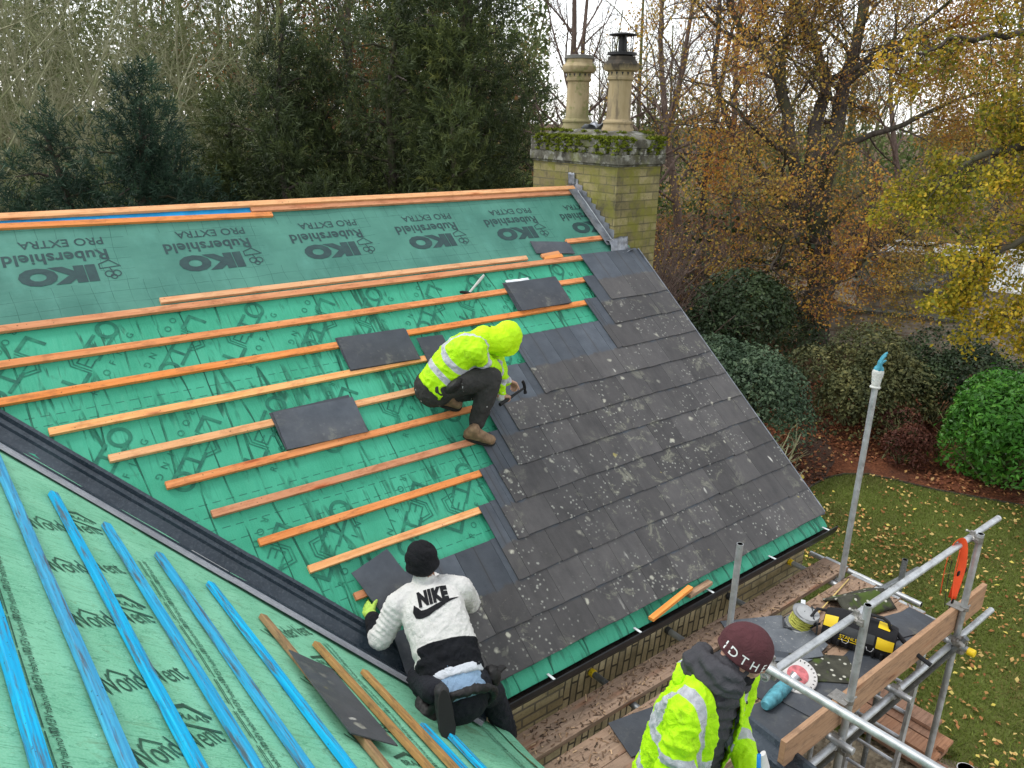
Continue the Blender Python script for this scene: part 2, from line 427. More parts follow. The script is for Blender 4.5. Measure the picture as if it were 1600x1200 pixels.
def m_membrane_upper():
    t = NT("dark_green_underlay", 0.5, 0.4); uv = t.uv(); sx = t.sep(uv)
    n = t.noise(uv, 1.7, 4, 0.55)
    col = t.mix(t.rng(n, 0.3, 0.7), (0.036, 0.15, 0.113), (0.072, 0.235, 0.175))
    w = t.noise(uv, 1.1, 3, col=True)
    ws = t.sep(w)
    gx = t.math('ADD', sx[0], t.math('MULTIPLY', t.math('ADD', t.math('SUBTRACT', ws[0], 0.5), t.math('MULTIPLY', sx[1], 0.06)), 0.16))
    gy = t.math('ADD', sx[1], t.math('MULTIPLY', t.math('SUBTRACT', ws[1], 0.5), 0.12))
    def line(c, per, wd): return t.math('LESS_THAN', t.math('ABSOLUTE', t.math('SUBTRACT', t.math('FRACT', t.math('DIVIDE', c, per)), 0.5)), wd)
    band = t.math('MAXIMUM', t.math('LESS_THAN', sx[1], 0.24), t.math('GREATER_THAN', sx[1], 0.66))
    gap = t.math('GREATER_THAN', t.math('FRACT', t.math('ADD', t.math('DIVIDE', sx[0], 0.99), 0.85)), 0.77)
    zone = t.math('MAXIMUM', band, gap)
    gl = t.math('MULTIPLY', t.math('MAXIMUM', line(gx, 0.115, 0.015), line(gy, 0.10, 0.018)), zone)
    gl = t.math('MULTIPLY', gl, t.rng(t.noise(uv, 5, 3), 0.35, 0.55, 0.25, 0.9))
    col = t.mix(gl, col, (0.012, 0.085, 0.06))
    d = t.noise(t.map(uv, (3, 1.2, 1)), 2.0, 5, 0.65); col = t.mix(t.rng(d, 0.5, 0.75, 0, 0.4), col, (0.10, 0.31, 0.245))
    b = t.bump(t.noise(t.map(uv, (2.2, 5, 1)), 1.0, 4, 0.55), 0.02, 0.5); b = t.bump(t.noise(uv, 250, 2), 0.0008, 0.3, b)
    return t.done(col, t.rng(n, 0.3, 0.7, 0.42, 0.6), b)
M['mem_up'] = m_membrane_upper()

def m_membrane_old():
    t = NT("weathered_green_underlay", 0.75, 0.25); uv = t.uv()
    n = t.noise(uv, 3.0, 6, 0.62); fine = t.noise(uv, 120, 3, 0.6)
    col = t.mix(t.rng(n, 0.3, 0.7), (0.105, 0.36, 0.215), (0.20, 0.50, 0.325))
    col = t.mix(t.rng(fine, 0.35, 0.68, 0, 0.4), col, (0.29, 0.60, 0.42))
    d = t.noise(t.map(uv, (2.4, 1.0, 1)), 4.5, 7, 0.72, 1.2)
    col = t.mix(t.rng(d, 0.57, 0.70, 0, 0.6), col, (0.10, 0.15, 0.065))
    wr = t.noise(t.map(uv, (9, 2.0, 1), rot=(0, 0, 0.9)), 1.6, 5, 0.6, 2.0)
    ln = t.rng(t.math('ABSOLUTE', t.math('SUBTRACT', wr, 0.5)), 0.004, 0.02, 0.5, 0)
    col = t.mix(ln, col, (0.03, 0.16, 0.09))
    sp = t.voro(uv, 38); col = t.mix(t.math('MULTIPLY', t.rng(sp, 0.05, 0.09, 1, 0), t.rng(t.noise(uv, 6, 2), 0.5, 0.6)), col, (0.55, 0.75, 0.62))
    b = t.bump(t.noise(t.map(uv, (7, 3, 1)), 1.2, 4), 0.015, 0.45); b = t.bump(fine, 0.002, 0.5, b)
    return t.done(col, None, b)
M['mem_old'] = m_membrane_old()

def m_print(name, c, fade=0.35):
    t = NT(name, 0.6, 0.3); o = t.obj(); n = t.noise(o, 14, 5, 0.65)
    col = t.mix(t.rng(n, 0.35, 0.7, 0, fade), c, (c[0] * 2 + 0.01, c[1] * 2.6 + 0.05, c[2] * 2 + 0.035)); return t.done(col)
M['ink_grey'] = m_print("grey_print", (0.024, 0.05, 0.053), 0.2)
M['ink_green'] = m_print("dark_green_print", (0.013, 0.105, 0.072), 0.55)
M['ink_black'] = m_print("black_print", (0.018, 0.05, 0.035), 0.6)

# --- slates: uv = roof metres, loc = metres within the slate (v from its head)
def m_slate(name, laid=True, wet=False):
    t = NT(name, 0.55, 0.4); r = t.rnd()
    uv = t.uv(); loc = t.sep(t.uv("loc")) if laid else t.sep(uv)
    ofs = t.comb(t.math('MULTIPLY', r, 13.1), t.math('MULTIPLY', r, 7.7)); v = t.add(uv, ofs)
    n = t.noise(v, 6, 6, 0.65); n2 = t.noise(t.map(uv, (16, 2.2, 1)), 1.0, 4, 0.6)
    clean = t.mix(t.rng(n, 0.3, 0.7), (0.040, 0.049, 0.062), (0.075, 0.088, 0.105))
    old = t.mix(t.rng(n, 0.3, 0.72), (0.036, 0.034, 0.034), (0.078, 0.073, 0.071))
    old = t.mix(t.rng(n2, 0.35, 0.7, 0, 0.45), old, (0.092, 0.088, 0.086))
    if laid:
        e = t.math('ADD', loc[1], t.math('MULTIPLY', t.math('SUBTRACT', t.noise(v, 11, 4), 0.5), 0.10))
        w = t.rng(e, 0.325, 0.345)
        # the joint of the slates that used to lie above left a dirty streak down the middle
        j = t.math('ABSOLUTE', t.math('ADD', loc[0], t.math('MULTIPLY', t.math('SUBTRACT', n2, 0.5), 0.012)))
        jl = t.math('MULTIPLY', t.rng(j, 0.002, 0.006, 1, 0), 0.7)
        clean = t.mix(jl, clean, (0.022, 0.024, 0.028))
        st = t.rng(t.math('ADD', j, t.math('MULTIPLY', n, 0.05)), 0.02, 0.06, 0.35, 0)
        clean = t.mix(st, clean, (0.05, 0.05, 0.05))
        col = t.mix(w, clean, old)
    else:
        w = t.rng(t.noise(uv, 1.1, 2), 0.35, 0.65, 0.0, 0.55); col = t.mix(w, clean, old)
    col = t.hue(col, 0.5, 1.0, t.rng(r, 0, 1, 0.72, 1.24))
    big = t.noise(uv, 0.9, 3, 0.6)
    # lichen: pale crusts, streaky droppings, yellow rosettes
    def spots(scale, lo, hi, dens, dsc, seed, stretch=(1, 1, 1)):
        vv = t.map(uv, stretch, (seed, seed * 0.7, 0)); vv = t.add(vv, t.map(t.noise(vv, scale * 1.7, 2, 0.5, col=True), (0.5 / scale, 0.5 / scale, 0))); d = t.voro(vv, scale)
        d = t.math('ADD', d, t.math('MULTIPLY', t.math('SUBTRACT', t.noise(vv, scale * 2.4, 3, 0.7), 0.5), 0.30))
        c = t.sep(t.voro(vv, scale, out='Color'))[0]
        keep = t.math('GREATER_THAN', c, dens)
        s = t.math('MULTIPLY', t.rng(d, lo, hi, 1, 0), keep)
        area = t.math('MULTIPLY', t.rng(t.noise(uv, dsc, 3, 0.6), 0.42, 0.54), t.math('GREATER_THAN', t.math('FRACT', t.math('MULTIPLY', r, 37.0 + seed)), 0.25)); area = t.math('MULTIPLY', area, t.rng(t.sep(uv)[1], 1.2, 2.6, 0.35, 1.0))
        return t.math('MULTIPLY', s, area)
    s1 = spots(30, 0.17, 0.32, 0.35, 2.0, 3.3); s2 = spots(8.5, 0.10, 0.22, 0.45, 1.3, 8.1); s3 = spots(5.0, 0.06, 0.11, 0.55, 1.1, 5.5, (1.6, 0.6, 1)); s4 = spots(6, 0.08, 0.13, 0.80, 1.7, 1.9)
    lm = t.math('MULTIPLY', w, 0.9)
    col = t.mix(t.math('MULTIPLY', s1, t.math('MULTIPLY', lm, 0.75)), col, (0.36, 0.365, 0.32))
    col = t.mix(t.math('MULTIPLY', s2, lm), col, (0.43, 0.42, 0.34))
    col = t.mix(t.math('MULTIPLY', s3, lm), col, (0.62, 0.61, 0.55))
    col = t.mix(t.math('MULTIPLY', s4, lm), col, (0.36, 0.31, 0.09))
    cr = t.math('MULTIPLY', t.rng(t.noise(uv, 5.5, 7, 0.78, 0.6), 0.55, 0.62), t.rng(t.noise(uv, 0.8, 2), 0.44, 0.55)); col = t.mix(t.math('MULTIPLY', cr, t.math('MULTIPLY', lm, 0.55)), col, (0.27, 0.27, 0.20))
    b = t.bump(t.noise(v, 24, 6, 0.7), 0.004, 0.45); b = t.bump(t.math('ADD', s2, t.math('ADD', s1, s3)), 0.002, 0.5, b)
    return t.done(col, t.rng(n, 0.3, 0.7, 0.42, 0.62), b)
M['slate'] = m_slate("laid_slate"); M['slate_loose'] = m_slate("loose_slate", False)
def m_slate_dust():
    t = NT("dusty_slate", 0.75, 0.3); o = t.obj(); n = t.noise(o, 5, 6, 0.65)
    col = t.mix(t.rng(n, 0.3, 0.7), (0.085, 0.095, 0.11), (0.17, 0.185, 0.20))
    sp = t.noise(o, 45, 3); col = t.mix(t.rng(sp, 0.62, 0.7, 0, 0.6), col, (0.36, 0.36, 0.35))
    return t.done(col, None, t.bump(t.noise(o, 30, 5), 0.003, 0.4))
M['slate_dust'] = m_slate_dust()
def m_mossy():
    t = NT("mossy_slate", 0.9, 0.2); o = t.obj(); n = t.noise(o, 7, 6, 0.65)
    col = t.mix(t.rng(n, 0.35, 0.65), (0.035, 0.035, 0.028), (0.08, 0.08, 0.06))
    col = t.mix(t.rng(t.noise(o, 5, 4), 0.5, 0.6, 0, 0.85), col, (0.07, 0.11, 0.02))
    d = t.voro(o, 22); c = t.sep(t.voro(o, 22, out='Color'))[0]
    col = t.mix(t.math('MULTIPLY', t.rng(d, 0.2, 0.3, 1, 0), t.math('GREATER_THAN', c, 0.55)), col, (0.5, 0.5, 0.42))
    return t.done(col, None, t.bump(n, 0.01, 0.7))
M['slate_moss'] = m_mossy()

# --- brick
def m_brick(name, bw, bh, cols, mortar, rot=0.0, dirt=(0.12, 0.11, 0.06), moss=0.0, ms=0.009):
    t = NT(name, 0.9, 0.2); uv = t.uv(); uw = t.map(uv, (1, 1, 1), rot=(0, 0, rot))
    if rot: uw = t.add(uw, t.comb(t.math('MULTIPLY', t.noise(uv, 1.5, 2), 0.05), t.math('MULTIPLY', t.noise(uv, 5, 2), 0.02)))
    c, f = t.brick(uw, bw, bh, ms, (0, 0, 0), (1, 1, 1), (0.5, 0.5, 0.5))
    cv = t.sep(c)[0]; n = t.noise(uv, 14, 6, 0.65)
    col = t.ramp(t.math('ADD', t.math('MULTIPLY', cv, 0.75), t.math('MULTIPLY', n, 0.3)), [(0.1, cols[0]), (0.5, cols[1]), (0.95, cols[2])])
    col = t.mix(t.rng(t.noise(uv, 40, 4), 0.55, 0.7, 0, 0.5), col, tuple(x * 0.55 for x in cols[0]))
    col = t.mix(f, col, mortar)
    col = t.mix(t.rng(t.noise(uv, 2.6, 5, 0.7), 0.44, 0.66, 0, 0.65 if not moss else 0.85), col, dirt)
    if moss:
        mm = t.rng(t.noise(uv, 3.4, 6, 0.7), 0.45, 0.62, 0, moss); col = t.mix(mm, col, (0.17, 0.165, 0.03))
    h = t.math('ADD', t.math('MULTIPLY', f, -1.0), t.math('MULTIPLY', n, 0.5))
    return t.done(col, None, t.bump(h, 0.008, 0.8))
M['brick'] = m_brick("buff_brick", 0.225, 0.075, [(0.33, 0.265, 0.15), (0.45, 0.37, 0.215), (0.54, 0.46, 0.29)], (0.20, 0.175, 0.13))
M['brick_v'] = m_brick("upright_buff_brick", 0.215, 0.068, [(0.29, 0.24, 0.15), (0.46, 0.375, 0.225), (0.55, 0.46, 0.29)], (0.09, 0.078, 0.06), rot=RAD(97))
M['brick_ch'] = m_brick("chimney_brick", 0.235, 0.082, [(0.15, 0.125, 0.06), (0.235, 0.20, 0.09), (0.31, 0.265, 0.135)], (0.13, 0.115, 0.065), dirt=(0.065, 0.06, 0.038), moss=0.9, ms=0.006)
def m_capstone():
    t = NT("lichened_stone", 0.9, 0.2); o = t.obj(); n = t.noise(o, 6, 6, 0.7)
    col = t.ramp(n, [(0.3, (0.03, 0.028, 0.022)), (0.5, (0.085, 0.08, 0.06)), (0.72, (0.20, 0.195, 0.16))])
    col = t.mix(t.rng(t.noise(o, 9, 5, 0.7), 0.52, 0.62, 0, 0.8), col, (0.30, 0.30, 0.26))
    col = t.mix(t.rng(t.noise(o, 4, 4), 0.52, 0.64, 0, 0.6), col, (0.13, 0.14, 0.03))
    return t.done(col, None, t.bump(t.noise(o, 22, 6), 0.012, 0.8))
M['cap'] = m_capstone()
def m_pot(name, soot):
    t = NT(name, 0.85, 0.25); o = t.obj(); z = t.sep(o)[2]; n = t.noise(t.map(o, (9, 9, 2)), 1.0, 5, 0.65)
    col = t.mix(t.rng(n, 0.3, 0.7), (0.24, 0.185, 0.095), (0.40, 0.32, 0.19))
    if soot:
        k = t.math('ADD', z, t.math('MULTIPLY', n, 0.25)); col = t.mix(t.rng(k, 1.31, 1.37, 0, 0.95), col, (0.022, 0.02, 0.018))
        col = t.mix(t.rng(n, 0.50, 0.62, 0, 0.75), col, (0.09, 0.07, 0.05))
    else:
        g = t.noise(o, 8, 5, 0.7); col = t.mix(t.rng(g, 0.52, 0.64, 0, 0.75), col, (0.14, 0.16, 0.045))
        col = t.mix(t.rng(z, 0.72, 0.86, 0.5, 0), col, (0.12, 0.13, 0.05))
    return t.done(col, None, t.bump(t.noise(o, 40, 4), 0.004, 0.5))
M['pot'] = m_pot("buff_clay", False); M['pot_soot'] = m_pot("sooty_clay", True)
M['pot_rim'] = m_plain("grey_clay_rim", (0.15, 0.145, 0.13), 0.85, scale=12, bump=0.5)
M['iron'] = m_plain("black_iron", (0.014, 0.014, 0.015), 0.5, 0.2)
M['moss'] = m_plain("bright_moss", (0.12, 0.145, 0.014), 1.0, var=0.6, scale=14, bump=0.8, spec=0.1)
def m_lead():
    t = NT("lead_sheet", 0.42, 0.5, 0.55); o = t.obj(); n = t.noise(o, 9, 5, 0.6)
    col = t.mix(t.rng(n, 0.3, 0.7), (0.12, 0.13, 0.15), (0.33, 0.35, 0.38)); return t.done(col, t.rng(n, 0.3, 0.7, 0.5, 0.3), t.bump(t.noise(o, 16, 4), 0.01, 0.7))
M['lead'] = m_lead()
def m_grp():
    t = NT("dark_grp_valley", 0.3, 0.5); o = t.obj(); n = t.noise(o, 3, 5, 0.65); f = t.noise(o, 60, 4, 0.7)
    col = t.mix(t.rng(n, 0.35, 0.7), (0.016, 0.026, 0.036), (0.036, 0.052, 0.068))
    col = t.mix(t.rng(f, 0.5, 0.8, 0, 0.45), col, (0.14, 0.16, 0.18)); return t.done(col, t.rng(n, 0.3, 0.7, 0.18, 0.42), t.bump(f, 0.001, 0.3))
M['grp'] = m_grp()
def m_grp2():
    t = NT("dusty_valley_flange", 0.6, 0.4); o = t.obj(); f = t.noise(o, 45, 5, 0.75); n = t.noise(o, 3, 4)
    col = t.mix(t.rng(f, 0.3, 0.7), (0.20, 0.215, 0.24), (0.36, 0.375, 0.40)); col = t.mix(t.rng(n, 0.45, 0.65, 0, 0.5), col, (0.12, 0.13, 0.15)); return t.done(col)
M['grp_flange'] = m_grp2()
M['plastic_black'] = m_plain("black_gutter_plastic", (0.016, 0.017, 0.019), 0.35, var=0.3)
M['muck'] = m_plain("gutter_muck", (0.022, 0.016, 0.012), 1.0, var=0.6, scale=30, bump=0.9)
M['fascia'] = m_plain("dark_fascia_board", (0.03, 0.028, 0.027), 0.6)
M['bluefilm'] = m_plain("blue_ridge_film", (0.02, 0.33, 0.70), 0.35, var=0.35, scale=4)
M['whitefilm'] = m_plain("white_film", (0.72, 0.75, 0.76), 0.4)

def m_galv(name, c=(0.34, 0.36, 0.37), rust=0.35):
    t = NT(name, 0.45, 0.5, 0.6); o = t.obj(); n = t.noise(o, 11, 6, 0.65); f = t.noise(o, 55, 4, 0.7)
    col = t.mix(t.rng(n, 0.3, 0.7), tuple(x * 0.72 for x in c), tuple(x * 1.3 for x in c))
    col = t.mix(t.rng(f, 0.58, 0.7, 0, 0.7), col, (0.55, 0.55, 0.53))
    col = t.mix(t.math('MULTIPLY', t.rng(t.noise(o, 7, 6, 0.75), 0.57, 0.68), rust), col, (0.085, 0.07, 0.06))
    return t.done(col, t.rng(n, 0.3, 0.7, 0.38, 0.62), t.bump(f, 0.001, 0.4))
M['galv'] = m_galv("galvanised_tube", (0.46, 0.48, 0.49), 0.45); M['galv_dark'] = m_galv("weathered_tube", (0.20, 0.215, 0.22), 0.5); M['galv_ft'] = m_galv("coupler_steel", (0.27, 0.26, 0.24), 0.75)
M['alu'] = m_galv("bare_aluminium", (0.55, 0.56, 0.58), 0.15)
M['yellow_plastic'] = m_plain("yellow_plastic", (0.80, 0.56, 0.02), 0.45, var=0.1)
M['rubber'] = m_plain("black_rubber", (0.014, 0.014, 0.015), 0.75, bump=0.3)
M['fabric_black'] = m_plain("black_bag_fabric", (0.011, 0.011, 0.013), 0.85, bump=0.5, var=0.3)
M['orange_web'] = m_plain("orange_webbing", (0.85, 0.10, 0.025), 0.65, var=0.15)
M['steel'] = m_plain("bright_steel", (0.42, 0.42, 0.43), 0.35, 0.8)
M['teal_plastic'] = m_plain("dusty_teal_plastic", (0.09, 0.30, 0.36), 0.5, var=0.45, scale=22)
M['white_paint'] = m_plain("dusty_white_paint", (0.62, 0.60, 0.58), 0.6, var=0.12, scale=20)
M['red_worn'] = m_plain("worn_red_label", (0.55, 0.16, 0.17), 0.6, var=0.45, scale=26)
M['glove_teal'] = m_plain("teal_rubber_glove", (0.05, 0.25, 0.33), 0.6, var=0.25, scale=30)
M['glove_knit'] = m_plain("pale_knit_cuff", (0.55, 0.56, 0.52), 0.9, var=0.12, scale=60, bump=0.6)
M['cord_yellow'] = m_plain("yellow_green_cord", (0.50, 0.50, 0.10), 0.6)
M['grey_plastic'] = m_plain("grey_plastic", (0.36, 0.37, 0.37), 0.5)
M['dark_plastic'] = m_plain("dark_grey_plastic", (0.05, 0.052, 0.055), 0.5)
M['white_print'] = m_plain("white_printing", (0.75, 0.74, 0.72), 0.7, var=0.08)
M['tape'] = m_plain("yellow_tape", (0.72, 0.52, 0.18), 0.5)
M['bluegrip'] = m_plain("blue_plastic", (0.01, 0.20, 0.55), 0.4)
# ---------------------------------------------------------------- the house: two roof slopes meeting in a valley
G = 0.265                       # batten gauge
AL = RAD(39.4196); CA, SA = math.cos(AL), math.sin(AL); TA = math.tan(AL)
XR = -7.2                       # ridge line of the nearer roof
GROUND = -5.2
EAVE_S = 15.97 * G
def RF(x, s, h=0.0):            # main roof: x along ridge, s down the slope, h off the surface
    return Vector((x, -s * CA - h * SA, -s * SA + h * CA))
def RF2(y, s, h=0.0):           # nearer roof: y along its ridge, s down its slope
    return Vector((XR + s * CA + h * SA, y, -s * SA + h * CA))
VD = Vector((1, -1, -TA)).normalized()
def VAL(l, t, h=0.0):           # valley: l plan distance (x) from the ridge end, t plan offset, h up
    return Vector((XR + l + t * 0.70711, -l + t * 0.70711, -l * TA + abs(t) * 0.70711 * TA + h))
def valx(s): return XR + s * CA # valley x at main-roof slope distance s

house = thing('house', 'buff brick house with a half slated roof, green underlay and open battens', 'house', (-3.6, 0, -2.7))

def wav(u, v, k=0.0):
    return 0.0045 * noise.noise(Vector((u * 2.2, v * 1.1, k))) + 0.003 * noise.noise(Vector((u * 7.0, v * 2.0, k + 5)))

# lower bright membrane, drawn down to the gutter, cut to the valley
def lo_fn(u, v):
    s = v
    x0 = valx(s) + 0.02; x = x0 + (0.035 - x0) * u
    return RF(x, s, 0.002 + wav(x, s))
mb = MB(1)
vs = list(np.linspace(0.70, EAVE_S, 70)); us = list(np.linspace(0, 1, 110))
b0 = len(mb.v)
for v in vs:
    for u in us: mb.v.append(tuple(lo_fn(u, v)))
def rx(u, s): x0 = valx(s) + 0.02; return x0 + (0.035 - x0) * u
for j in range(len(vs) - 1):
    for i in range(len(us) - 1):
        n = len(us)
        mb.face((j * n + i, (j + 1) * n + i, (j + 1) * n + i + 1, j * n + i + 1),
                [(rx(us[i], vs[j]), vs[j]), (rx(us[i], vs[j + 1]), vs[j + 1]), (rx(us[i + 1], vs[j + 1]), vs[j + 1]), (rx(us[i + 1], vs[j]), vs[j])], 0.5)
underlay_lo = mb.build('underlay', M['mem_lo'], house, smooth=True)
underlay_lo['label'] = 'bright green underlay with dark printed logos, creased between the battens'
# the strip that turns down into the gutter
mb = MB(2)
mb.sheet(lambda u, v: RF(u, EAVE_S - 0.05 + v, 0.006 - max(0, v - .06) ** 2 * 3.5 + 0.003 * noise.noise(Vector((u * 6, v * 9, 3)))) + Vector((0, 0.006 * noise.noise(Vector((u * 3, 2, 2))) * v * 8, 0)), list(np.linspace(-3.95, 0.05, 90)), list(np.linspace(0, 0.115, 6)))
eaves_strip = mb.build('eaves_strip', M['mem_lo'], house, smooth=True)

# upper darker membrane lapped over it
mb = MB(3)
US, VS = list(np.linspace(-6.6, 0.0, 90)), list(np.linspace(0.0, 0.93, 26))
def up_fn(u, v): return RF(u, v, 0.010 + 0.5 * (0.5 + 0.5 * math.sin(v * 9)) * 0.012 + wav(u, v, 9) * 1.3)
mb.sheet(up_fn, US, VS[::-1])
underlay_up = mb.build('underlay', M['mem_up'], house, smooth=True)
underlay_up['label'] = 'dark green underlay below the ridge, printed with upside-down lettering'
mb = MB(31)   # back slope
mb.sheet(lambda u, v: Vector((u, v * CA, -v * SA - 0.004)), list(np.linspace(-10, 0.03, 6)), list(np.linspace(0.01, 4.6, 4)))
mb.build('back_slope', M['slate_loose'], house)

# printing on the upper membrane (upside-down as seen from the eaves)
pr = Print(lambda u, v: up_fn(u, v) + RF(0, 0, 0.0022))
IKO_X = [-6.30, -5.307, -4.281, -3.299, -2.313, -1.331, -0.353]
for cx in IKO_X:
    A = math.pi
    # v grows down the slope, so flip: use a mirrored frame (u -> -u, v -> v) by adding with sy=+1 and ang 0 and sx=-1
    def T(t, size, du, dv, bold, sx, spacing=1.0):
        P, F = text2d(t, size, bold, spacing)
        pr.add([(-x * sx, y) for x, y in P], [f[::-1] for f in F], (cx + du, dv))
    T('IKO', 0.185, 0.02, 0.555, 0.075, 1.42, 1.05)
    T('Rubershield', 0.130, 0.04, 0.400, 0.022, 1.02, 1.03)
    T('PRO EXTRA', 0.095, 0.10, 0.275, 0.008, 1.05)
    # small emblem beside the big letters: a plain shield of lines
    ex, ey = cx + 0.34, 0.55
    pr.stroke([(ex - 0.06, ey - 0.06), (ex + 0.01, ey - 0.09), (ex + 0.07, ey - 0.03), (ex - 0.06, ey - 0.02)], 0.008, (0, 0), 0, True)
    for k in (-0.025, 0.025): pr.ring((ex + 0.01 + k, ey + 0.035), 0.026, 0.008, (0, 0))
    pr.ring((ex + 0.01, ey + 0.062), 0.02, 0.007, (0, 0)); pr.stroke([(ex, ey - 0.02), (ex + 0.015, ey + 0.03)], 0.008, (0, 0))
pr.build('printed_lettering', M['ink_grey'], underlay_up)

# printing on the lower membrane: LETO in slanted rows, the E inside a little house outline, ROOFING beneath
def lo_surf(u, v): return RF(u, v, 0.0048 + wav(u, v))
pr = Print(lo_surf)
LH = 0.105
def leto(ox, os, ang):
    # local frame: x reads along the word, y is letter-up; v grows down slope so mirror y
    c, n = math.cos(ang), math.sin(ang)
    def L(p): return (ox + p[0] * c - p[1] * n, os - (p[0] * n + p[1] * c))
    def stroke(pts, w, closed=False):
        q = [L(p) for p in pts]; pr.stroke(q, w, (0, 0), 0, closed)
    w = 0.024; h = LH
    stroke([(-0.255, h), (-0.255, 0), (-0.14, 0)], w)                         # L
    stroke([(-0.13, 0.0), (-0.13, h * 1.15), (-0.055, h * 1.75), (0.02, h * 1.15), (0.02, 0.9 * h)], 0.008)   # house outline
    stroke([(-0.112, 0.0), (-0.112, h * 1.05), (-0.055, h * 1.5), (0.0, h * 1.05)], 0.007)
    stroke([(-0.02, 0.012), (-0.09, 0.012), (-0.09, h * 0.95), (-0.02, h * 0.95)], 0.009); stroke([(-0.09, h * 0.5), (-0.035, h * 0.5)], 0.009)
    stroke([(0.0, h * 1.02), (0.15, h * 1.02)], w * 0.9); stroke([(0.072, h), (0.072, 0)], w * 0.85); stroke([(-0.01, 0.0), (0.21, 0.0)], w * 0.8)   # T on its bar
    q = L((0.235, h * 0.55)); pr.ring(q, 0.060, w, (0, 0), 0, 22)             # O
    for i, ch in enumerate("ROOFING"):
        P, F = text2d(ch, 0.062); p = L((-0.255 + i * 0.085, -0.085))
        pr.add([(x * c - y * n, -(x * n + y * c)) for x, y in P], [f[::-1] for f in F], p)
for k in range(-1, 6):
    leto(-5.20 + k * 1.005 - 0.02, 1.275, RAD(52)); leto(-4.735 + k * 1.005, 1.235, RAD(52 + 180))
    leto(-5.42 + 0.06 + k * 1.005, 2.10, RAD(52)); leto(-4.90 + k * 1.005, 2.06, RAD(52 + 180))
    leto(-5.25 + k * 1.005, 2.98, RAD(52)); leto(-4.72 + k * 1.005, 2.93, RAD(52 + 180))
# keep only what lies on the membrane
keepf = []
for f in pr.f:
    P = [Vector(pr.v[i]) for i in f]; c = sum(P, Vector()) / len(P); s = -c.y / CA
    if 0.95 < s < 3.9 and valx(s) + 0.12 < c.x < -0.3: keepf.append(f)
pr.f = keepf
pr.build('printed_lettering', M['ink_green'], underlay_lo)

# battens nailed across the slope: (course, x start, x end)
BW, BT = 0.050, 0.027
def batten(x0, x1, s, m, name='batten', h=0.006, ds=0.0, par=house, w=BW, seed=0):
    b = MB(int(s * 1000) + seed); n = max(2, int((x1 - x0) / 0.5))
    xs = np.linspace(x0, x1, n + 1); prev = None
    P = []
    for i, x in enumerate(xs):
        dv = ds * i / n + 0.003 * noise.noise(Vector((x * 1.3, s * 5, 1)))
        P.append([RF(x, s + dv + w / 2, h), RF(x, s + dv - w / 2, h), RF(x, s + dv - w / 2, h + BT), RF(x, s + dv + w / 2, h + BT)])
    r = b.rng.random(); o = (b.rng.random() * 20, b.rng.random() * 20); base = 0
    for p in P: b.v.extend([tuple(q) for q in p])
    for i in range(n):
        for k in range(4):
            k2 = (k + 1) % 4; wv = (0, 0.046, 0.07, 0.116, 0.14)
            b.face((4 * i + k, 4 * (i + 1) + k, 4 * (i + 1) + k2, 4 * i + k2)[::-1],
                   [(o[0] + xs[i], o[1] + wv[k]), (o[0] + xs[i + 1], o[1] + wv[k]), (o[0] + xs[i + 1], o[1] + wv[k + 1]), (o[0] + xs[i], o[1] + wv[k + 1])][::-1], r)
    b.face((0, 1, 2, 3)[::-1], [(o[0], o[1]), (o[0] + .004, o[1]), (o[0] + .004, o[1] + .02), (o[0], o[1] + .02)], r); e = 4 * n
    b.face((e, e + 1, e + 2, e + 3), [(o[0], o[1]), (o[0] + .004, o[1]), (o[0] + .004, o[1] + .02), (o[0], o[1] + .02)], r)
    return b.build(name, m, par, bevel=0.0025, fixn=True)
SB = 3.6337
ends = {3: (-6.2, -0.06), 4: (-6.2, -0.3), 5: (-6.2, -0.5), 6: (-5.62, -0.6), 7: (-5.36, -1.5), 8: (-5.11, -2.0), 9: (-4.92, -2.2), 10: (-4.72, -2.35), 11: (-4.50, -2.5), 12: (-4.30, -2.6), 13: (-4.05, 0.0)}
for k, (x0, x1) in ends.items():
    batten(x0, x1, (SB + k - 3) * G, M['batten'] if k not in (6, 7, 11) else M['batten_pale'], h=0.012 if k == 3 else 0.007)
batten(-6.6, -0.22, 0.030, M['batten_pale'], h=0.03)
batten(-0.80, -0.235, 0.742, M['batten'], h=0.018)

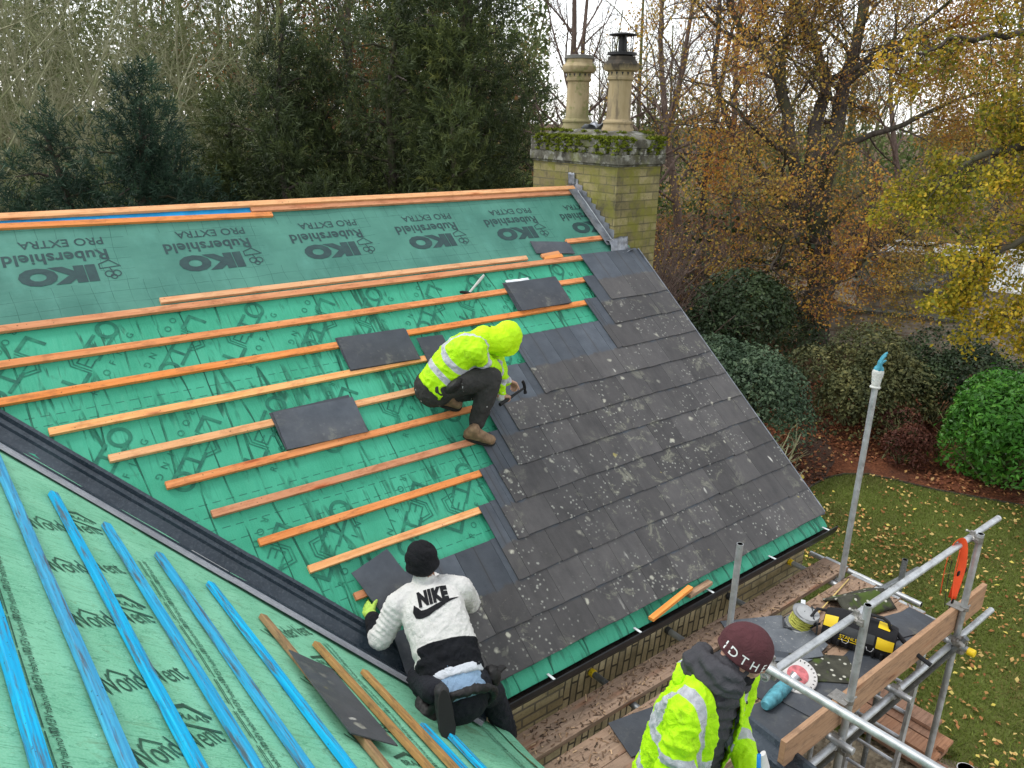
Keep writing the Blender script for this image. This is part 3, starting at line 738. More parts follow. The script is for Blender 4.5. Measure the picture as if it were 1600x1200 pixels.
# ---------------------------------------------------------------- laid slates (one covering)
def slate_mesh(rows, name, parent):
    V, F, UV, LOC, R = [], [], [], [], []
    rg = random.Random(5)
    def add(x0, x1, s0, s1, cut=None):
        r = rg.random(); t = 0.0078; b = len(V); ds = rg.uniform(-0.004, 0.004); dh = rg.uniform(0, 0.0015); tw = rg.uniform(-0.0025, 0.0025)
        nx = 4; xs = [x0 + (x1 - x0) * i / nx for i in range(nx + 1)]
        jag = [rg.uniform(-0.002, 0.002) for _ in xs]
        cols = []
        for i, x in enumerate(xs):
            sa, sb = s0 + ds, s1 + ds + jag[i] + tw * (i - nx / 2)
            if cut is not None:
                smax = (x - XR - 0.045) / CA      # the valley line
                if sa > smax - 0.01: sa = min(sa, smax - 0.012)
                sb = min(sb, smax)
            cols.append((x, sa, sb))
        def hh(s): return 0.034 + dh + (s - s0) / 0.6 * 0.0205
        for x, sa, sb in cols:
            for h in (t, 0):
                V.append(tuple(RF(x, sa, hh(sa) + h))); V.append(tuple(RF(x, sb, hh(sb) + h)))
        xm = (x0 + x1) / 2
        def q(ids, xy):
            F.append(ids); R.append(r)
            for (x, s) in xy: UV.append((x, s)); LOC.append((x - xm, s - s0))
        for i in range(nx):
            a, c = b + 4 * i, b + 4 * (i + 1); (xa, sa, ea), (xc, sc, ec) = cols[i], cols[i + 1]
            q((a, a + 1, c + 1, c), [(xa, sa), (xa, ea), (xc, ec), (xc, sc)])
            q((a + 1, a + 3, c + 3, c + 1), [(xa, ea), (xa, ea), (xc, ec), (xc, ec)])
            q((a, c, c + 2, a + 2), [(xa, sa), (xc, sc), (xc, sc), (xa, sa)])
        a = b; x, sa, ea = cols[0]; q((a, a + 2, a + 3, a + 1), [(x, sa), (x, sa), (x, ea), (x, ea)])
        a = b + 4 * nx; x, sa, ea = cols[-1]; q((a, a + 1, a + 3, a + 2), [(x, sa), (x, ea), (x, ea), (x, sa)])
    for k, xl in rows:
        s0 = (SB + k - 3) * G - 0.03; s1 = s0 + 0.6
        if k == 14: s0 += 0.0; s1 = s0 + 0.335
        x = 0.062; first = True; W_ = 0.3005
        while x > xl + 0.02:
            w = W_ / 2 if (first and k % 2) else W_
            if first and k % 2: w = W_ * 0.5
            first = False; a = x - w
            if a < xl + 0.06: a = xl
            add(a + 0.0012, x - 0.0012, s0, s1, cut=True if k >= 12 else None); x = a
    me = bpy.data.meshes.new(name); me.from_pydata(V, [], F)
    u = me.uv_layers.new(name="UVMap"); u.data.foreach_set("uv", np.array(UV, dtype=np.float32).ravel())
    u2 = me.uv_layers.new(name="loc"); u2.data.foreach_set("uv", np.array(LOC, dtype=np.float32).ravel())
    at = me.attributes.new("rnd", 'FLOAT', 'FACE'); at.data.foreach_set("value", np.array(R, dtype=np.float32))
    me.materials.append(M['slate']); me.update()
    o = bpy.data.objects.new(name, me); link(o); adopt(o, parent); return o
ROWS = [(14, -3.85), (13, -3.86), (12, -3.93), (11, -3.196), (10, -3.04), (9, -2.907), (8, -2.713), (7, -2.542), (6, -2.107), (5, -1.059), (4, -0.898), (3, -0.747)]
slates = slate_mesh(ROWS, 'slate_covering', house)
slates['label'] = 'dark grey slates with pale lichen laid from the gable towards the valley'

# verge trim, gutter, fascia
mb = MB(4); mb.hexa([RF(0.064, 0.95, -0.02), RF(0.064, EAVE_S - 0.06, -0.02), RF(0.078, EAVE_S - 0.06, -0.02), RF(0.078, 0.95, -0.02), RF(0.064, 0.95, 0.058), RF(0.064, EAVE_S - 0.06, 0.058), RF(0.078, EAVE_S - 0.06, 0.058), RF(0.078, 0.95, 0.058)])
mb.build('verge_strip', M['lead'], house, fixn=True)
GZ, GY = -2.765, -3.305
mb = MB(5); prof = [(-0.062, 0.045), (-0.058, 0.0), (-0.04, -0.035), (0.0, -0.05), (0.04, -0.035), (0.058, 0.0), (0.062, 0.05), (0.068, 0.05), (0.064, -0.004), (0.044, -0.041), (0.0, -0.056), (-0.044, -0.041), (-0.064, -0.004), (-0.072, 0.045)]
mb.prism(prof[::-1], lambda u, v, h: Vector((h, GY + u, GZ + v)), -3.72, 0.13)
gutter = mb.build('gutter', M['plastic_black'], house, fixn=True)
mb = MB(6)
for x in np.arange(-3.3, 0.1, 0.82): mb = MB(6); mb.box((x, GY - .03, GZ + 0.050), (0.018, 0.075, 0.004)); mb.build('gutter_strap', M['whitefilm'], gutter)
mb = MB(7); rg = random.Random(4)
mb.sheet(lambda u, v: Vector((u, GY + v, GZ - 0.012 + 0.018 * noise.noise(Vector((u * 9, v * 30, 2))) - v * v * 2)), list(np.linspace(-3.7, 0.12, 160)), list(np.linspace(-0.05, 0.05, 7)))
mb.build('gutter_debris', M['muck'], gutter, smooth=True)
mb = MB(8); mb.box((-1.83, -3.205, -2.80), (3.80, 0.02, 0.15)); mb.build('fascia', M['fascia'], house)

# walls
def wall(name, mats, x0, x1, y, z0, z1, segs):
    b = MB(9)
    for a, c, mi in segs:
        b.face([len(b.v) + i for i in range(4)], [(a, z0), (c, z0), (c, z1), (a, z1)], 0.5, mi)
        b.v.extend([(a, y, z0), (c, y, z0), (c, y, z1), (a, y, z1)])
    # back so that the wall has thickness
    b.hexa([(x0, y + 0.004, z0), (x1, y + 0.004, z0), (x1, y + 0.25, z0), (x0, y + 0.25, z0), (x0, y + 0.004, z1), (x1, y + 0.004, z1), (x1, y + 0.25, z1), (x0, y + 0.25, z1)], uvo=(0, 0), mi=0)
    return b.build(name, mats, house)
wall('front_wall', [M['brick'], M['brick_v']], -3.7, 0.02, -3.15, GROUND, -2.80, [(-3.7, -3.0, 0), (-3.0, -0.98, 1), (-0.98, 0.02, 0)])
b = MB(10)   # gable wall
poly = [(-3.14, GROUND), (3.15, GROUND), (3.15, -2.7), (0, -0.10), (-3.14, -2.7)]
b.prism(poly, lambda u, v, h: Vector((h, u, v)), -0.2, 0.021); b.build('gable_wall', M['brick'], house, fixn=True)
b = MB(11); b.prism([(-7.0, GROUND), (-3.15, GROUND), (-3.15, -2.9), (-7.0, -2.9)], lambda u, v, h: Vector((h, u, v)), -3.95, -3.72); b.build('side_wall', M['brick'], house, fixn=True)

# ---------------------------------------------------------------- nearer roof
mb = MB(12)
Ys = list(np.linspace(-7.4, 0.0, 90))
def r2(y, s): return RF2(y, s, 0.002 + 0.006 * noise.noise(Vector((y * 2.4, s * 2.2, 4))) + 0.003 * noise.noise(Vector((y * 7, s * 6, 8))))
vs = list(np.linspace(0.0, 1.0, 64)); n = len(Ys)
S2E = 4.36
def s2lim(y): return min(S2E, max(0.02, -y / CA))            # up to the valley line
for v in vs:
    for y in Ys: mb.v.append(tuple(r2(y, s2lim(y) * v)))
for j in range(len(vs) - 1):
    for i in range(n - 1):
        idx = (j * n + i, (j + 1) * n + i, (j + 1) * n + i + 1, j * n + i + 1)
        uvq = [(-Ys[i], s2lim(Ys[i]) * vs[j]), (-Ys[i], s2lim(Ys[i]) * vs[j + 1]), (-Ys[i + 1], s2lim(Ys[i + 1]) * vs[j + 1]), (-Ys[i + 1], s2lim(Ys[i + 1]) * vs[j])]
        mb.face(idx, uvq, 0.5)
underlay_old = mb.build('underlay', M['mem_old'], house, smooth=True)
underlay_old['label'] = 'pale weathered green underlay on the nearer roof, scuffed and printed in black'
mb = MB(13)   # loose skirt of the membrane over its eaves
mb.sheet(lambda u, v: RF2(u, S2E - 0.02 + v, 0.012 - 1.2 * max(0, v - 0.07) ** 2 - 0.15 * max(0, v - 0.1) + 0.012 * noise.noise(Vector((u * 4, v * 4, 1)))) , list(np.linspace(-7.0, -3.36, 50))[::-1], list(np.linspace(0, 0.27, 8)))
mb.build('membrane_skirt', M['mem_old'], house, smooth=True)

pr = Print(lambda u, v: r2(u, v) + RF2(0, 0, 0.003) - RF2(0, 0, 0))
# frame for printing: reads down the slope (+s), letter-up towards +y; ang turns it up
def wv(o, t, size, ang, bold=0.0, sx=1.0, spacing=1.0):
    P, F = text2d(t, size, bold, spacing); c, n = math.cos(ang), math.sin(ang)
    pr.add([((x * sx * n + y * c), (x * sx * c - y * n)) for x, y in P], [f[::-1] for f in F], o)
for i, y in enumerate((-5.55, -5.12, -4.69, -4.26, -3.86, -3.42, -2.95, -2.50)):
    for ds in (0.0, 1.15):
        s = 1.865 + ds; 
        if s * CA > -y - 0.35: continue
        wv((y, s), 'WonderVent', 0.155, RAD(33), -0.006, 0.60, 0.95)
        hx = 0.098    # the little house over the o
        c, n = math.cos(RAD(33)), math.sin(RAD(33))
        pts = [(-0.16, 0.03), (-0.115, 0.075), (-0.06, 0.03)]
        pr.stroke([(y + p[0] * n + p[1] * c, s + p[0] * c - p[1] * n) for p in pts], 0.009, (0, 0))
        if i % 2 == 1:
            q = (y + 0.20, s + 0.12)
            pr.stroke([(q[0] + a, q[1] + b_) for a, b_ in ((0.02, -0.10), (0.075, 0.0), (0.03, 0.09))], 0.02, (0, 0))
            pr.stroke([(q[0] + a, q[1] + b_) for a, b_ in ((-0.055, -0.05), (-0.06, 0.10))], 0.014, (0, 0))
            wv(q, 'BRAAS', 0.055, RAD(8), 0.004)
def small(o, t, size):      # reads along the roof, towards the viewer
    P, F = text2d(t, size); pr.add([(-x, y) for x, y in P], [f[::-1] for f in F], o)
for k in range(14):
    for s in (1.455, 2.36 - 0.10, 3.30, 4.20):
        y = -2.5 - k * 0.22 - s * 0.1
        if s * CA > -y - 0.3: continue
        P, F = text2d('WonderVENT', 0.042)
        pr.add([(-x, -y_) for x, y_ in P], F, (y, s)); pr.stroke([(y - 0.1, s - 0.032), (y + 0.1, s - 0.032)], 0.004, (0, 0)); pr.stroke([(y - 0.07, s - 0.042), (y + 0.1, s - 0.042)], 0.004, (0, 0))
pr.build('printed_lettering', M['ink_black'], underlay_old)
mb = MB(14)   # lap seam
mb.sheet(lambda u, v: r2(u, 1.545 + v) + RF2(0, 0, 0.004 if v > 0 else 0.0015) - RF2(0, 0, 0), list(np.linspace(-7.2, -1.5, 60))[::-1], [0.0, 0.003, 0.35, 0.36])

def batten2(y0, y1, s, m, w=0.043, t=0.028, seed=0, wob=0.004, dy=0.0):
    b = MB(int(s * 997) + seed); n = max(2, int((y0 - y1) / 0.35)); ys = np.linspace(y0, y1, n + 1); P = []
    for i, y in enumerate(ys):
        k = wob * noise.noise(Vector((y * 2.1, s * 7, 2))) + dy * i / n; e = 1 + 0.10 * noise.noise(Vector((y * 5, s * 3, 5)))
        h0 = 0.008; tt = t * e
        P.append([RF2(y, s + k - w / 2, h0), RF2(y, s + k + w / 2, h0), RF2(y, s + k + w / 2, h0 + tt), RF2(y, s + k - w / 2, h0 + tt)])
    for p in P: b.v.extend([tuple(q) for q in p])
    r = b.rng.random(); o = b.rng.random() * 20; wv_ = (0, 0.052, 0.08, 0.132, 0.16)
    for i in range(n):
        for k in range(4):
            k2 = (k + 1) % 4
            b.face((4 * i + k, 4 * (i + 1) + k, 4 * (i + 1) + k2, 4 * i + k2), [(o - ys[i], wv_[k]), (o - ys[i + 1], wv_[k]), (o - ys[i + 1], wv_[k + 1]), (o - ys[i], wv_[k + 1])], r)
    b.face((0, 1, 2, 3), [(o, 0), (o, .05), (o + .03, .05), (o + .03, 0)], r); e = 4 * n
    b.face((e + 3, e + 2, e + 1, e), [(o, 0), (o, .05), (o + .03, .05), (o + .03, 0)], r)
    return b.build('batten', m, house, bevel=0.004, fixn=True)
for i, (y0, s, m) in enumerate(((-1.60, 1.365, 'blue'), (-1.72, 1.625, 'blue'), (-2.098, 1.878, 'blue'), (-2.295, 2.122, 'blue'), (-2.473, 2.372, 'blue'), (-2.661, 2.62, 'blue'), (-2.889, 2.855, 'brownbat'), (-3.044, 3.14, 'brownbat'), (-3.23, 3.374, 'brownbat'), (-3.70, 3.47, 'blue'), (-3.66, 3.66, 'blue'), (-1.3, 1.11, 'blue'), (-1.1, 0.86, 'blue'))):
    bt = batten2(y0, -7.2, s, M[m], seed=i, dy=(0.16 if s == 3.14 else 0.10 if s == 3.374 else 0.0))
    bt['label'] = {'blue': 'blue stained batten, scuffed to bare wood', 'brownbat': 'old brown batten'}[m]

# valley tray: dark ribbed trough with dusty flanges
def tray(l0, l1, lift, seed):
    b = MB(seed); sec = [(-0.205, .020), (-.13, .020), (-.124, .030), (-.108, .030), (-.102, .014), (-.088, .014), (-.082, .027), (-.068, .027), (-.060, .008), (-.03, .004), (0, .003), (.03, .004), (.058, .010), (.064, .026), (.078, .026), (.084, .014), (.094, .014), (.10, .040), (.116, .040), (.122, .016), (.135, .014)]
    ls = list(np.linspace(l0, l1, 24)); n = len(sec)
    for l in ls:
        for t_, h in sec: b.v.append(tuple(VAL(l, t_, h + lift)))
    for j in range(len(ls) - 1):
        for i in range(n - 1):
            a = j * n + i
            b.face((a, a + 1, a + n + 1, a + n)[::-1], [(ls[j], sec[i][0]), (ls[j], sec[i + 1][0]), (ls[j + 1], sec[i + 1][0]), (ls[j + 1], sec[i][0])][::-1], 0.5, 1 if i <= 1 else 0)
    return b.build('valley_tray', [M['grp'], M['grp_flange']], house)
tray(0.5, 2.36, 0.0, 15); tray(2.33, 3.36, 0.004, 16)
b = MB(17); b.hexa([VAL(2.12, -0.05, 0.012), VAL(2.27, -0.05, 0.012), VAL(2.27, -0.02, 0.011), VAL(2.12, -0.02, 0.011), VAL(2.12, -0.05, 0.014), VAL(2.27, -0.05, 0.014), VAL(2.27, -0.02, 0.013), VAL(2.12, -0.02, 0.013)])
b.build('tray_sticker', M['grey_plastic'], house)

# ---------------------------------------------------------------- ridge odds and ends
b = MB(18); b.sheet(lambda u, v: RF(u, 0.005 + v, 0.018 + 0.008 * noise.noise(Vector((u * 3, v * 9, 0)))), list(np.linspace(-6.4, -0.24, 60)), [0.09, 0.06, 0.03, 0.0]); b.build('ridge_film', M['bluefilm'], house, smooth=True)

# ---------------------------------------------------------------- chimney
CX0, CX1, CY0, CY1 = -0.20, 0.45, -0.66, 0.66
b = MB(19)
def cface(P, uvq): 
    i = len(b.v); b.v.extend(P); b.face((i, i + 1, i + 2, i + 3), uvq, 0.5)
zb, zt = -3.2, 0.30
cface([(CX0, CY1, zb), (CX0, CY0, zb), (CX0, CY0, zt), (CX0, CY1, zt)], [(0, zb), (CY1 - CY0, zb), (CY1 - CY0, zt), (0, zt)])
cface([(CX0, CY0, zb), (CX1, CY0, zb), (CX1, CY0, zt), (CX0, CY0, zt)], [(1.32, zb), (1.32 + 0.65, zb), (1.97, zt), (1.32, zt)])
cface([(CX1, CY0, zb), (CX1, CY1, zb), (CX1, CY1, zt), (CX1, CY0, zt)], [(3, zb), (4.32, zb), (4.32, zt), (3, zt)])
cface([(CX1, CY1, zb), (CX0, CY1, zb), (CX0, CY1, zt), (CX1, CY1, zt)], [(5, zb), (5.65, zb), (5.65, zt), (5, zt)])
chimney = b.build('chimney', M['brick_ch'], house)
chimney['label'] = 'mossy buff brick chimney stack with two clay pots'
def ring_box(b, ov, z0, z1):
    b.box(((CX0 + CX1) / 2, 0, (z0 + z1) / 2), (CX1 - CX0 + 2 * ov, CY1 - CY0 + 2 * ov, z1 - z0))
b = MB(20); ring_box(b, 0.012, 0.262, 0.285); ring_box(b, 0.034, 0.285, 0.385)
ring_box(b, 0.010, 0.385, 0.445)
dx = 0.155
for k in range(-4, 5):      # dentil blocks
    for x in (CX0 - 0.016, CX1 + 0.016): b.box((x, k * dx, 0.4148), (0.05, 0.105, 0.0594))
for k in range(5):
    for y in (CY0 - 0.016, CY1 + 0.016): b.box((CX0 + 0.03 + k * 0.148, y, 0.4148), (0.09, 0.05, 0.0594))
ring_box(b, 0.030, 0.445, 0.535)
cap = b.build('cap_course', M['cap'], chimney, bevel=0.008)
b = MB(21)
b.sheet(lambda u, v: Vector((CX0 - 0.01 + (CX1 - CX0 + 0.02) * u, CY0 - 0.01 + (CY1 - CY0 + 0.02) * v, 0.53 + 0.085 * (1 - (2 * u - 1) ** 4) * (1 - (2 * v - 1) ** 6) + 0.012 * noise.noise(Vector((u * 5, v * 9, 1))))), list(np.linspace(0, 1, 16)), list(np.linspace(0, 1, 26)))
b.build('mortar_flaunching', M['cap'], chimney, smooth=True)
# moss cushions along the top edge
rg = random.Random(11); V = []; Q = []
def clump(c, r, n):
    for _ in range(n):
        d = Vector((rg.gauss(0, 1), rg.gauss(0, 1), rg.gauss(0, 1))).normalized(); p = Vector(c) + Vector((d.x * r, d.y * r, abs(d.z) * r * 0.7)) * rg.uniform(0.6, 1)
        a = Vector((rg.gauss(0, 1), rg.gauss(0, 1), rg.gauss(0, 1))).normalized() * 0.010; e = d.cross(a).normalized() * 0.007; i = len(V)
        V.extend([p - a, p + e, p + a + d * 0.012, p - e]); Q.append((i, i + 1, i + 2, i + 3))
for k in range(760):
    if k < 340: c = (CX0 - 0.03 + rg.uniform(-0.012, 0.05), rg.uniform(CY0 - 0.02, CY1 * 0.95), 0)
    elif k < 600: c = (rg.uniform(CX0 - 0.03, CX1 + 0.03), CY0 - 0.03 + rg.uniform(-0.01, 0.05), 0)
    else: c = (rg.uniform(CX0, CX1), rg.uniform(CY0, CY1), 0)
    m = noise.noise(Vector((c[0] * 3.1, c[1] * 3.1, 0.5)))
    if m < -0.2: continue
    hang = rg.random() ** 2.2 * 0.17 if k < 600 else -0.05
    clump((c[0] - (0.006 if hang > 0.03 else 0), c[1], 0.545 - hang), rg.uniform(0.014, 0.036), 34)
np_mesh('moss', np.array([tuple(p) for p in V]), np.array(Q), M['moss'], chimney)

def pot(c, m, soot):
    b = MB(22); pts = [(0.150, 0.0), (0.150, 0.03), (0.138, 0.05), (0.136, 0.075), (0.144, 0.085), (0.144, 0.10), (0.118, 0.125), (0.112, 0.16), (0.106, 0.50), (0.122, 0.515), (0.124, 0.535), (0.116, 0.545), (0.118, 0.59), (0.150, 0.60), (0.164, 0.625), (0.164, 0.66), (0.142, 0.685), (0.128, 0.70), (0.124, 0.735), (0.105, 0.738), (0.10, 0.70), (0.10, 0.55)]
    b.rings([Vector(c) + Vector((0, 0, h)) for r, h in pts], [r * 1.13 for r, h in pts], 28, True, up=(1, 0, 0))
    v = b      # crown of small triangular vents below the roll
    for k in range(14):
        a = 2 * math.pi * k / 14; d = Vector((math.cos(a), math.sin(a), 0)); t_ = Vector((-d.y, d.x, 0)); q = Vector(c) + d * 0.1315
        v.prism([(-0.012, 0.585), (0.0, 0.552), (0.012, 0.585)], lambda u, w, h: q + t_ * u + Vector((0, 0, w)) + d * h, 0.0, 0.0035, mi=1)
    o = b.build('chimney_pot', [m, M['iron']], chimney, smooth=True, auto=35)
    return o
p1 = pot((0.135, 0.335, 0.60), M['pot'], False); p1['label'] = 'buff clay pot with a grey rim and green stains'
b = MB(24); b.lathe([(0.150, 0.0), (0.155, 0.004), (0.155, 0.035), (0.12, 0.04)], (0.135, 0.335, 1.335), 26); b.build('rim', M['pot_rim'], p1, smooth=True, auto=35)
p2 = pot((0.135, -0.30, 0.60), M['pot_soot'], True); p2['label'] = 'sooty clay pot carrying a black metal cowl'
cz = 1.345
b = MB(25); c = Vector((0.135, -0.30, 0))
b.lathe([(0.125, 0.0), (0.150, 0.004), (0.150, 0.03), (0.120, 0.034)], c + Vector((0, 0, cz)), 24)
for k in range(4):
    a = math.pi / 4 + k * math.pi / 2 + 0.25; d = Vector((math.cos(a), math.sin(a), 0)); b.bar(c + d * 0.105 + Vector((0, 0, cz + 0.02)), c + d * 0.108 + Vector((0, 0, cz + 0.19)), 0.018, 0.006, up=tuple(d))
b.lathe([(0.045, 0.0), (0.045, 0.1), (0.03, 0.155)], c + Vector((0, 0, cz + 0.03)), 14)
for k in range(10):
    a = k * math.pi / 5; d = Vector((math.cos(a), math.sin(a), 0)); b.tube(c + d * 0.09 + Vector((0, 0, cz + 0.03)), c + d * 0.09 + Vector((0, 0, cz + 0.19)), 0.0025, seg=5)
b.lathe([(0.02, -0.004), (0.140, 0.0), (0.146, 0.004), (0.140, 0.012), (0.05, 0.028), (0.004, 0.032)], c + Vector((0, 0, cz + 0.19)), 28)
b.build('cowl', M['iron'], p2, smooth=True, auto=30)

b = MB(29); b.sheet(lambda u, v: Vector((0.02 + 0.22 * u, -0.10 + 0.24 * v, 0.625 + 0.05 * math.sin(u * 4 + v * 3) + 0.04 * noise.noise(Vector((u * 3, v * 3, 4))))), list(np.linspace(0, 1, 10)), list(np.linspace(0, 1, 10)))
lap = b.build('lead_scrap', M['lead'], smooth=True); sm = lap.modifiers.new("solid", 'SOLIDIFY'); sm.thickness = 0.003; tag(lap, 'crumpled lead scrap lying on the chimney top between the two pots', 'lead')
# stepped lead flashing up the stack, saddle and apron
b = MB(26); st = []
nst = 9
for k in range(nst):
    y0 = -0.02 - k * 0.072; y1 = y0 - 0.074
    zr0, zr1 = y0 * TA + 0.02, y1 * TA + 0.02
    zt_ = zr0 + 0.115
    x = CX0 - 0.004 - 0.0012 * (k % 2)
    b.prism([(y0, zr0 - 0.02), (y0, zt_), (y1, zt_ - 0.012), (y1, zr1 - 0.02)], lambda u, w, h: Vector((x - h, u, w + 0.002 * math.sin(u * 90))), 0.0, 0.003)
b.sheet(lambda u, v: RF(CX0 - 0.006 - v, u, 0.055 + 0.10 * max(0, 0.05 - v) + 0.006 * noise.noise(Vector((u * 9, v * 14, 2)))), list(np.linspace(0.0, 0.86, 22)), [0.0, 0.02, 0.05, 0.09, 0.12])
b.build('stepped_flashing', M['lead'], chimney)
b = MB(27)
b.sheet(lambda u, v: Vector((CX0 - 0.012 - 0.012 * v, -0.05 + 0.10 * u, 0.04 + 0.13 * v + 0.012 * noise.noise(Vector((u * 4, v * 4, 0))))), list(np.linspace(0, 1, 7)), list(np.linspace(0, 1, 7)))
lap = b.build('lead_saddle', M['lead'], chimney, smooth=True); sm = lap.modifiers.new("solid", 'SOLIDIFY'); sm.thickness = 0.003
b = MB(27)
b.sheet(lambda u, v: RF(CX0 - 0.10 + 0.30 * u, 0.80 + 0.17 * v, 0.055 + 0.035 * math.sin(v * 5 + u * 2) + 0.02 * noise.noise(Vector((u * 4, v * 4, 7)))), list(np.linspace(0, 1, 14)), list(np.linspace(1, 0, 9)))
lap = b.build('lead_apron', M['lead'], chimney, smooth=True); sm = lap.modifiers.new("solid", 'SOLIDIFY'); sm.thickness = 0.003
b = MB(28)     # white upstand film and blue scrap at the ridge end
b.sheet(lambda u, v: RF(CX0 - 0.018 - 0.03 * v, u, 0.05 + 0.04 * v + 0.006 * noise.noise(Vector((u * 8, v, 0)))), list(np.linspace(0.10, 0.84, 24)), [0.0, 0.5, 1.0])
b.build('film_upstand', M['whitefilm'], chimney, smooth=True)
# ---------------------------------------------------------------- ground, planting, woodland
NR = np.random.default_rng(7)
def m_leaf(name, stops, rough=0.6, trans=0.3):
    t = NT(name, rough, 0.25); r = t.rnd(); col = t.ramp(r, stops)
    o = t.obj(); col = t.hue(col, 0.5, 1.0, t.rng(t.noise(o, 0.8, 3), 0.3, 0.7, 0.72, 1.22))
    t.done(col)
    tr = t.node("ShaderNodeBsdfTranslucent"); t.put(tr.inputs[0], col)
    mx = t.node("ShaderNodeMixShader"); mx.inputs[0].default_value = trans
    out = [n for n in t.t.nodes if n.type == 'OUTPUT_MATERIAL'][0]
    t.t.links.new(t.b.outputs[0], mx.inputs[1]); t.t.links.new(tr.outputs[0], mx.inputs[2]); t.t.links.new(mx.outputs[0], out.inputs[0])
    return t.m
def m_bark(name, c1, c2, moss=None):
    t = NT(name, 0.95, 0.15); o = t.obj(); n = t.noise(t.map(o, (3, 3, 1)), 3.0, 5, 0.65); col = t.mix(t.rng(n, 0.35, 0.65), c1, c2)
    if moss: col = t.mix(t.rng(t.noise(o, 1.1, 4), 0.45, 0.62, 0, 0.75), col, moss)
    return t.done(col, None, t.bump(n, 0.03, 0.8))
M['yew1'] = m_leaf("yew_needles", [(0.0, (0.020, 0.032, 0.013)), (0.4, (0.042, 0.062, 0.020)), (0.75, (0.078, 0.100, 0.026)), (1.0, (0.135, 0.145, 0.034))], trans=0.2)
M['yew2'] = m_leaf("blue_green_needles", [(0.0, (0.013, 0.030, 0.018)), (0.5, (0.028, 0.062, 0.036)), (0.9, (0.052, 0.095, 0.045)), (1.0, (0.075, 0.115, 0.045))], trans=0.2)
M['leaf_gold'] = m_leaf("golden_beech_leaves", [(0.0, (0.16, 0.19, 0.025)), (0.3, (0.42, 0.30, 0.03)), (0.6, (0.58, 0.34, 0.035)), (0.85, (0.52, 0.20, 0.03)), (1.0, (0.30, 0.10, 0.03))], trans=0.4)
M['leaf_beech'] = m_leaf("thin_beech_leaves", [(0.0, (0.22, 0.20, 0.05)), (0.3, (0.40, 0.30, 0.06)), (0.45, (0.36, 0.20, 0.07)), (0.6, (0.56, 0.38, 0.06)), (0.85, (0.62, 0.29, 0.05)), (1.0, (0.36, 0.15, 0.06))], trans=0.4)
M['leaf_rust'] = m_leaf("russet_leaves", [(0.0, (0.16, 0.06, 0.03)), (0.4, (0.24, 0.11, 0.05)), (0.8, (0.40, 0.20, 0.07)), (1.0, (0.48, 0.28, 0.07))], trans=0.35)
M['leaf_lime'] = m_leaf("yellow_green_leaves", [(0.0, (0.16, 0.18, 0.02)), (0.3, (0.38, 0.33, 0.03)), (0.65, (0.60, 0.42, 0.035)), (1.0, (0.62, 0.27, 0.03))], trans=0.4)
M['leaf_vib'] = m_leaf("grey_green_leaves", [(0.0, (0.030, 0.055, 0.030)), (0.5, (0.070, 0.12, 0.062)), (1.0, (0.16, 0.22, 0.12))], 0.5, 0.15)
M['leaf_laurel'] = m_leaf("glossy_laurel_leaves", [(0.0, (0.035, 0.12, 0.015)), (0.5, (0.07, 0.23, 0.028)), (1.0, (0.16, 0.38, 0.05))], 0.38, 0.2)
M['leaf_olive'] = m_leaf("olive_leaves", [(0.0, (0.04, 0.055, 0.024)), (0.5, (0.11, 0.12, 0.045)), (1.0, (0.25, 0.23, 0.08))], 0.6, 0.2)
M['leaf_redbush'] = m_leaf("brown_red_leaves", [(0.0, (0.06, 0.022, 0.016)), (0.6, (0.13, 0.045, 0.028)), (1.0, (0.22, 0.09, 0.045))], 0.6, 0.2)
M['leaf_scrub'] = m_leaf("scrub_leaves", [(0.0, (0.045, 0.06, 0.024)), (0.4, (0.095, 0.13, 0.042)), (0.75, (0.165, 0.195, 0.06)), (1.0, (0.27, 0.20, 0.08))], 0.7, 0.25)
M['leaf_far'] = m_leaf("far_wood_leaves", [(0.0, (0.05, 0.075, 0.024)), (0.35, (0.10, 0.145, 0.042)), (0.6, (0.17, 0.22, 0.07)), (0.82, (0.26, 0.25, 0.11)), (1.0, (0.36, 0.19, 0.085))], 0.9, 0.3)
M['leaf_ivy'] = m_leaf("ivy_leaves", [(0.0, (0.015, 0.03, 0.012)), (0.6, (0.035, 0.06, 0.022)), (1.0, (0.07, 0.10, 0.035))], 0.5, 0.15)
M['bark_pale'] = m_bark("pale_bark", (0.22, 0.215, 0.13), (0.40, 0.395, 0.26), (0.19, 0.215, 0.09))
M['bark_olive'] = m_bark("olive_bark", (0.10, 0.105, 0.05), (0.22, 0.225, 0.11), (0.13, 0.16, 0.055))
M['bark_dark'] = m_bark("dark_beech_bark", (0.035, 0.029, 0.024), (0.095, 0.08, 0.065), (0.07, 0.075, 0.035))
M['bark_twig'] = m_bark("purple_brown_twigs", (0.10, 0.07, 0.058), (0.19, 0.14, 0.115))

# --- ground sheets
def m_ground():
    t = NT("woodland_floor", 1.0, 0.1); o = t.obj(); n = t.noise(o, 1.7, 6, 0.7); f = t.noise(o, 28, 4, 0.7)
    col = t.ramp(n, [(0.3, (0.045, 0.032, 0.022)), (0.5, (0.085, 0.055, 0.032)), (0.7, (0.075, 0.075, 0.035))]); col = t.mix(t.rng(f, 0.45, 0.7, 0, 0.6), col, (0.17, 0.085, 0.045))
    return t.done(col, None, t.bump(f, 0.03, 0.8))
def m_lawn():
    t = NT("lawn_turf", 0.95, 0.15); o = t.obj(); n = t.noise(o, 0.9, 5, 0.6); f = t.noise(o, 30, 4, 0.7)
    col = t.mix(t.rng(n, 0.35, 0.65), (0.09, 0.105, 0.026), (0.125, 0.165, 0.032)); col = t.mix(t.rng(f, 0.4, 0.7, 0, 0.6), col, (0.11, 0.09, 0.038))
    return t.done(col, None, t.bump(f, 0.03, 0.9))
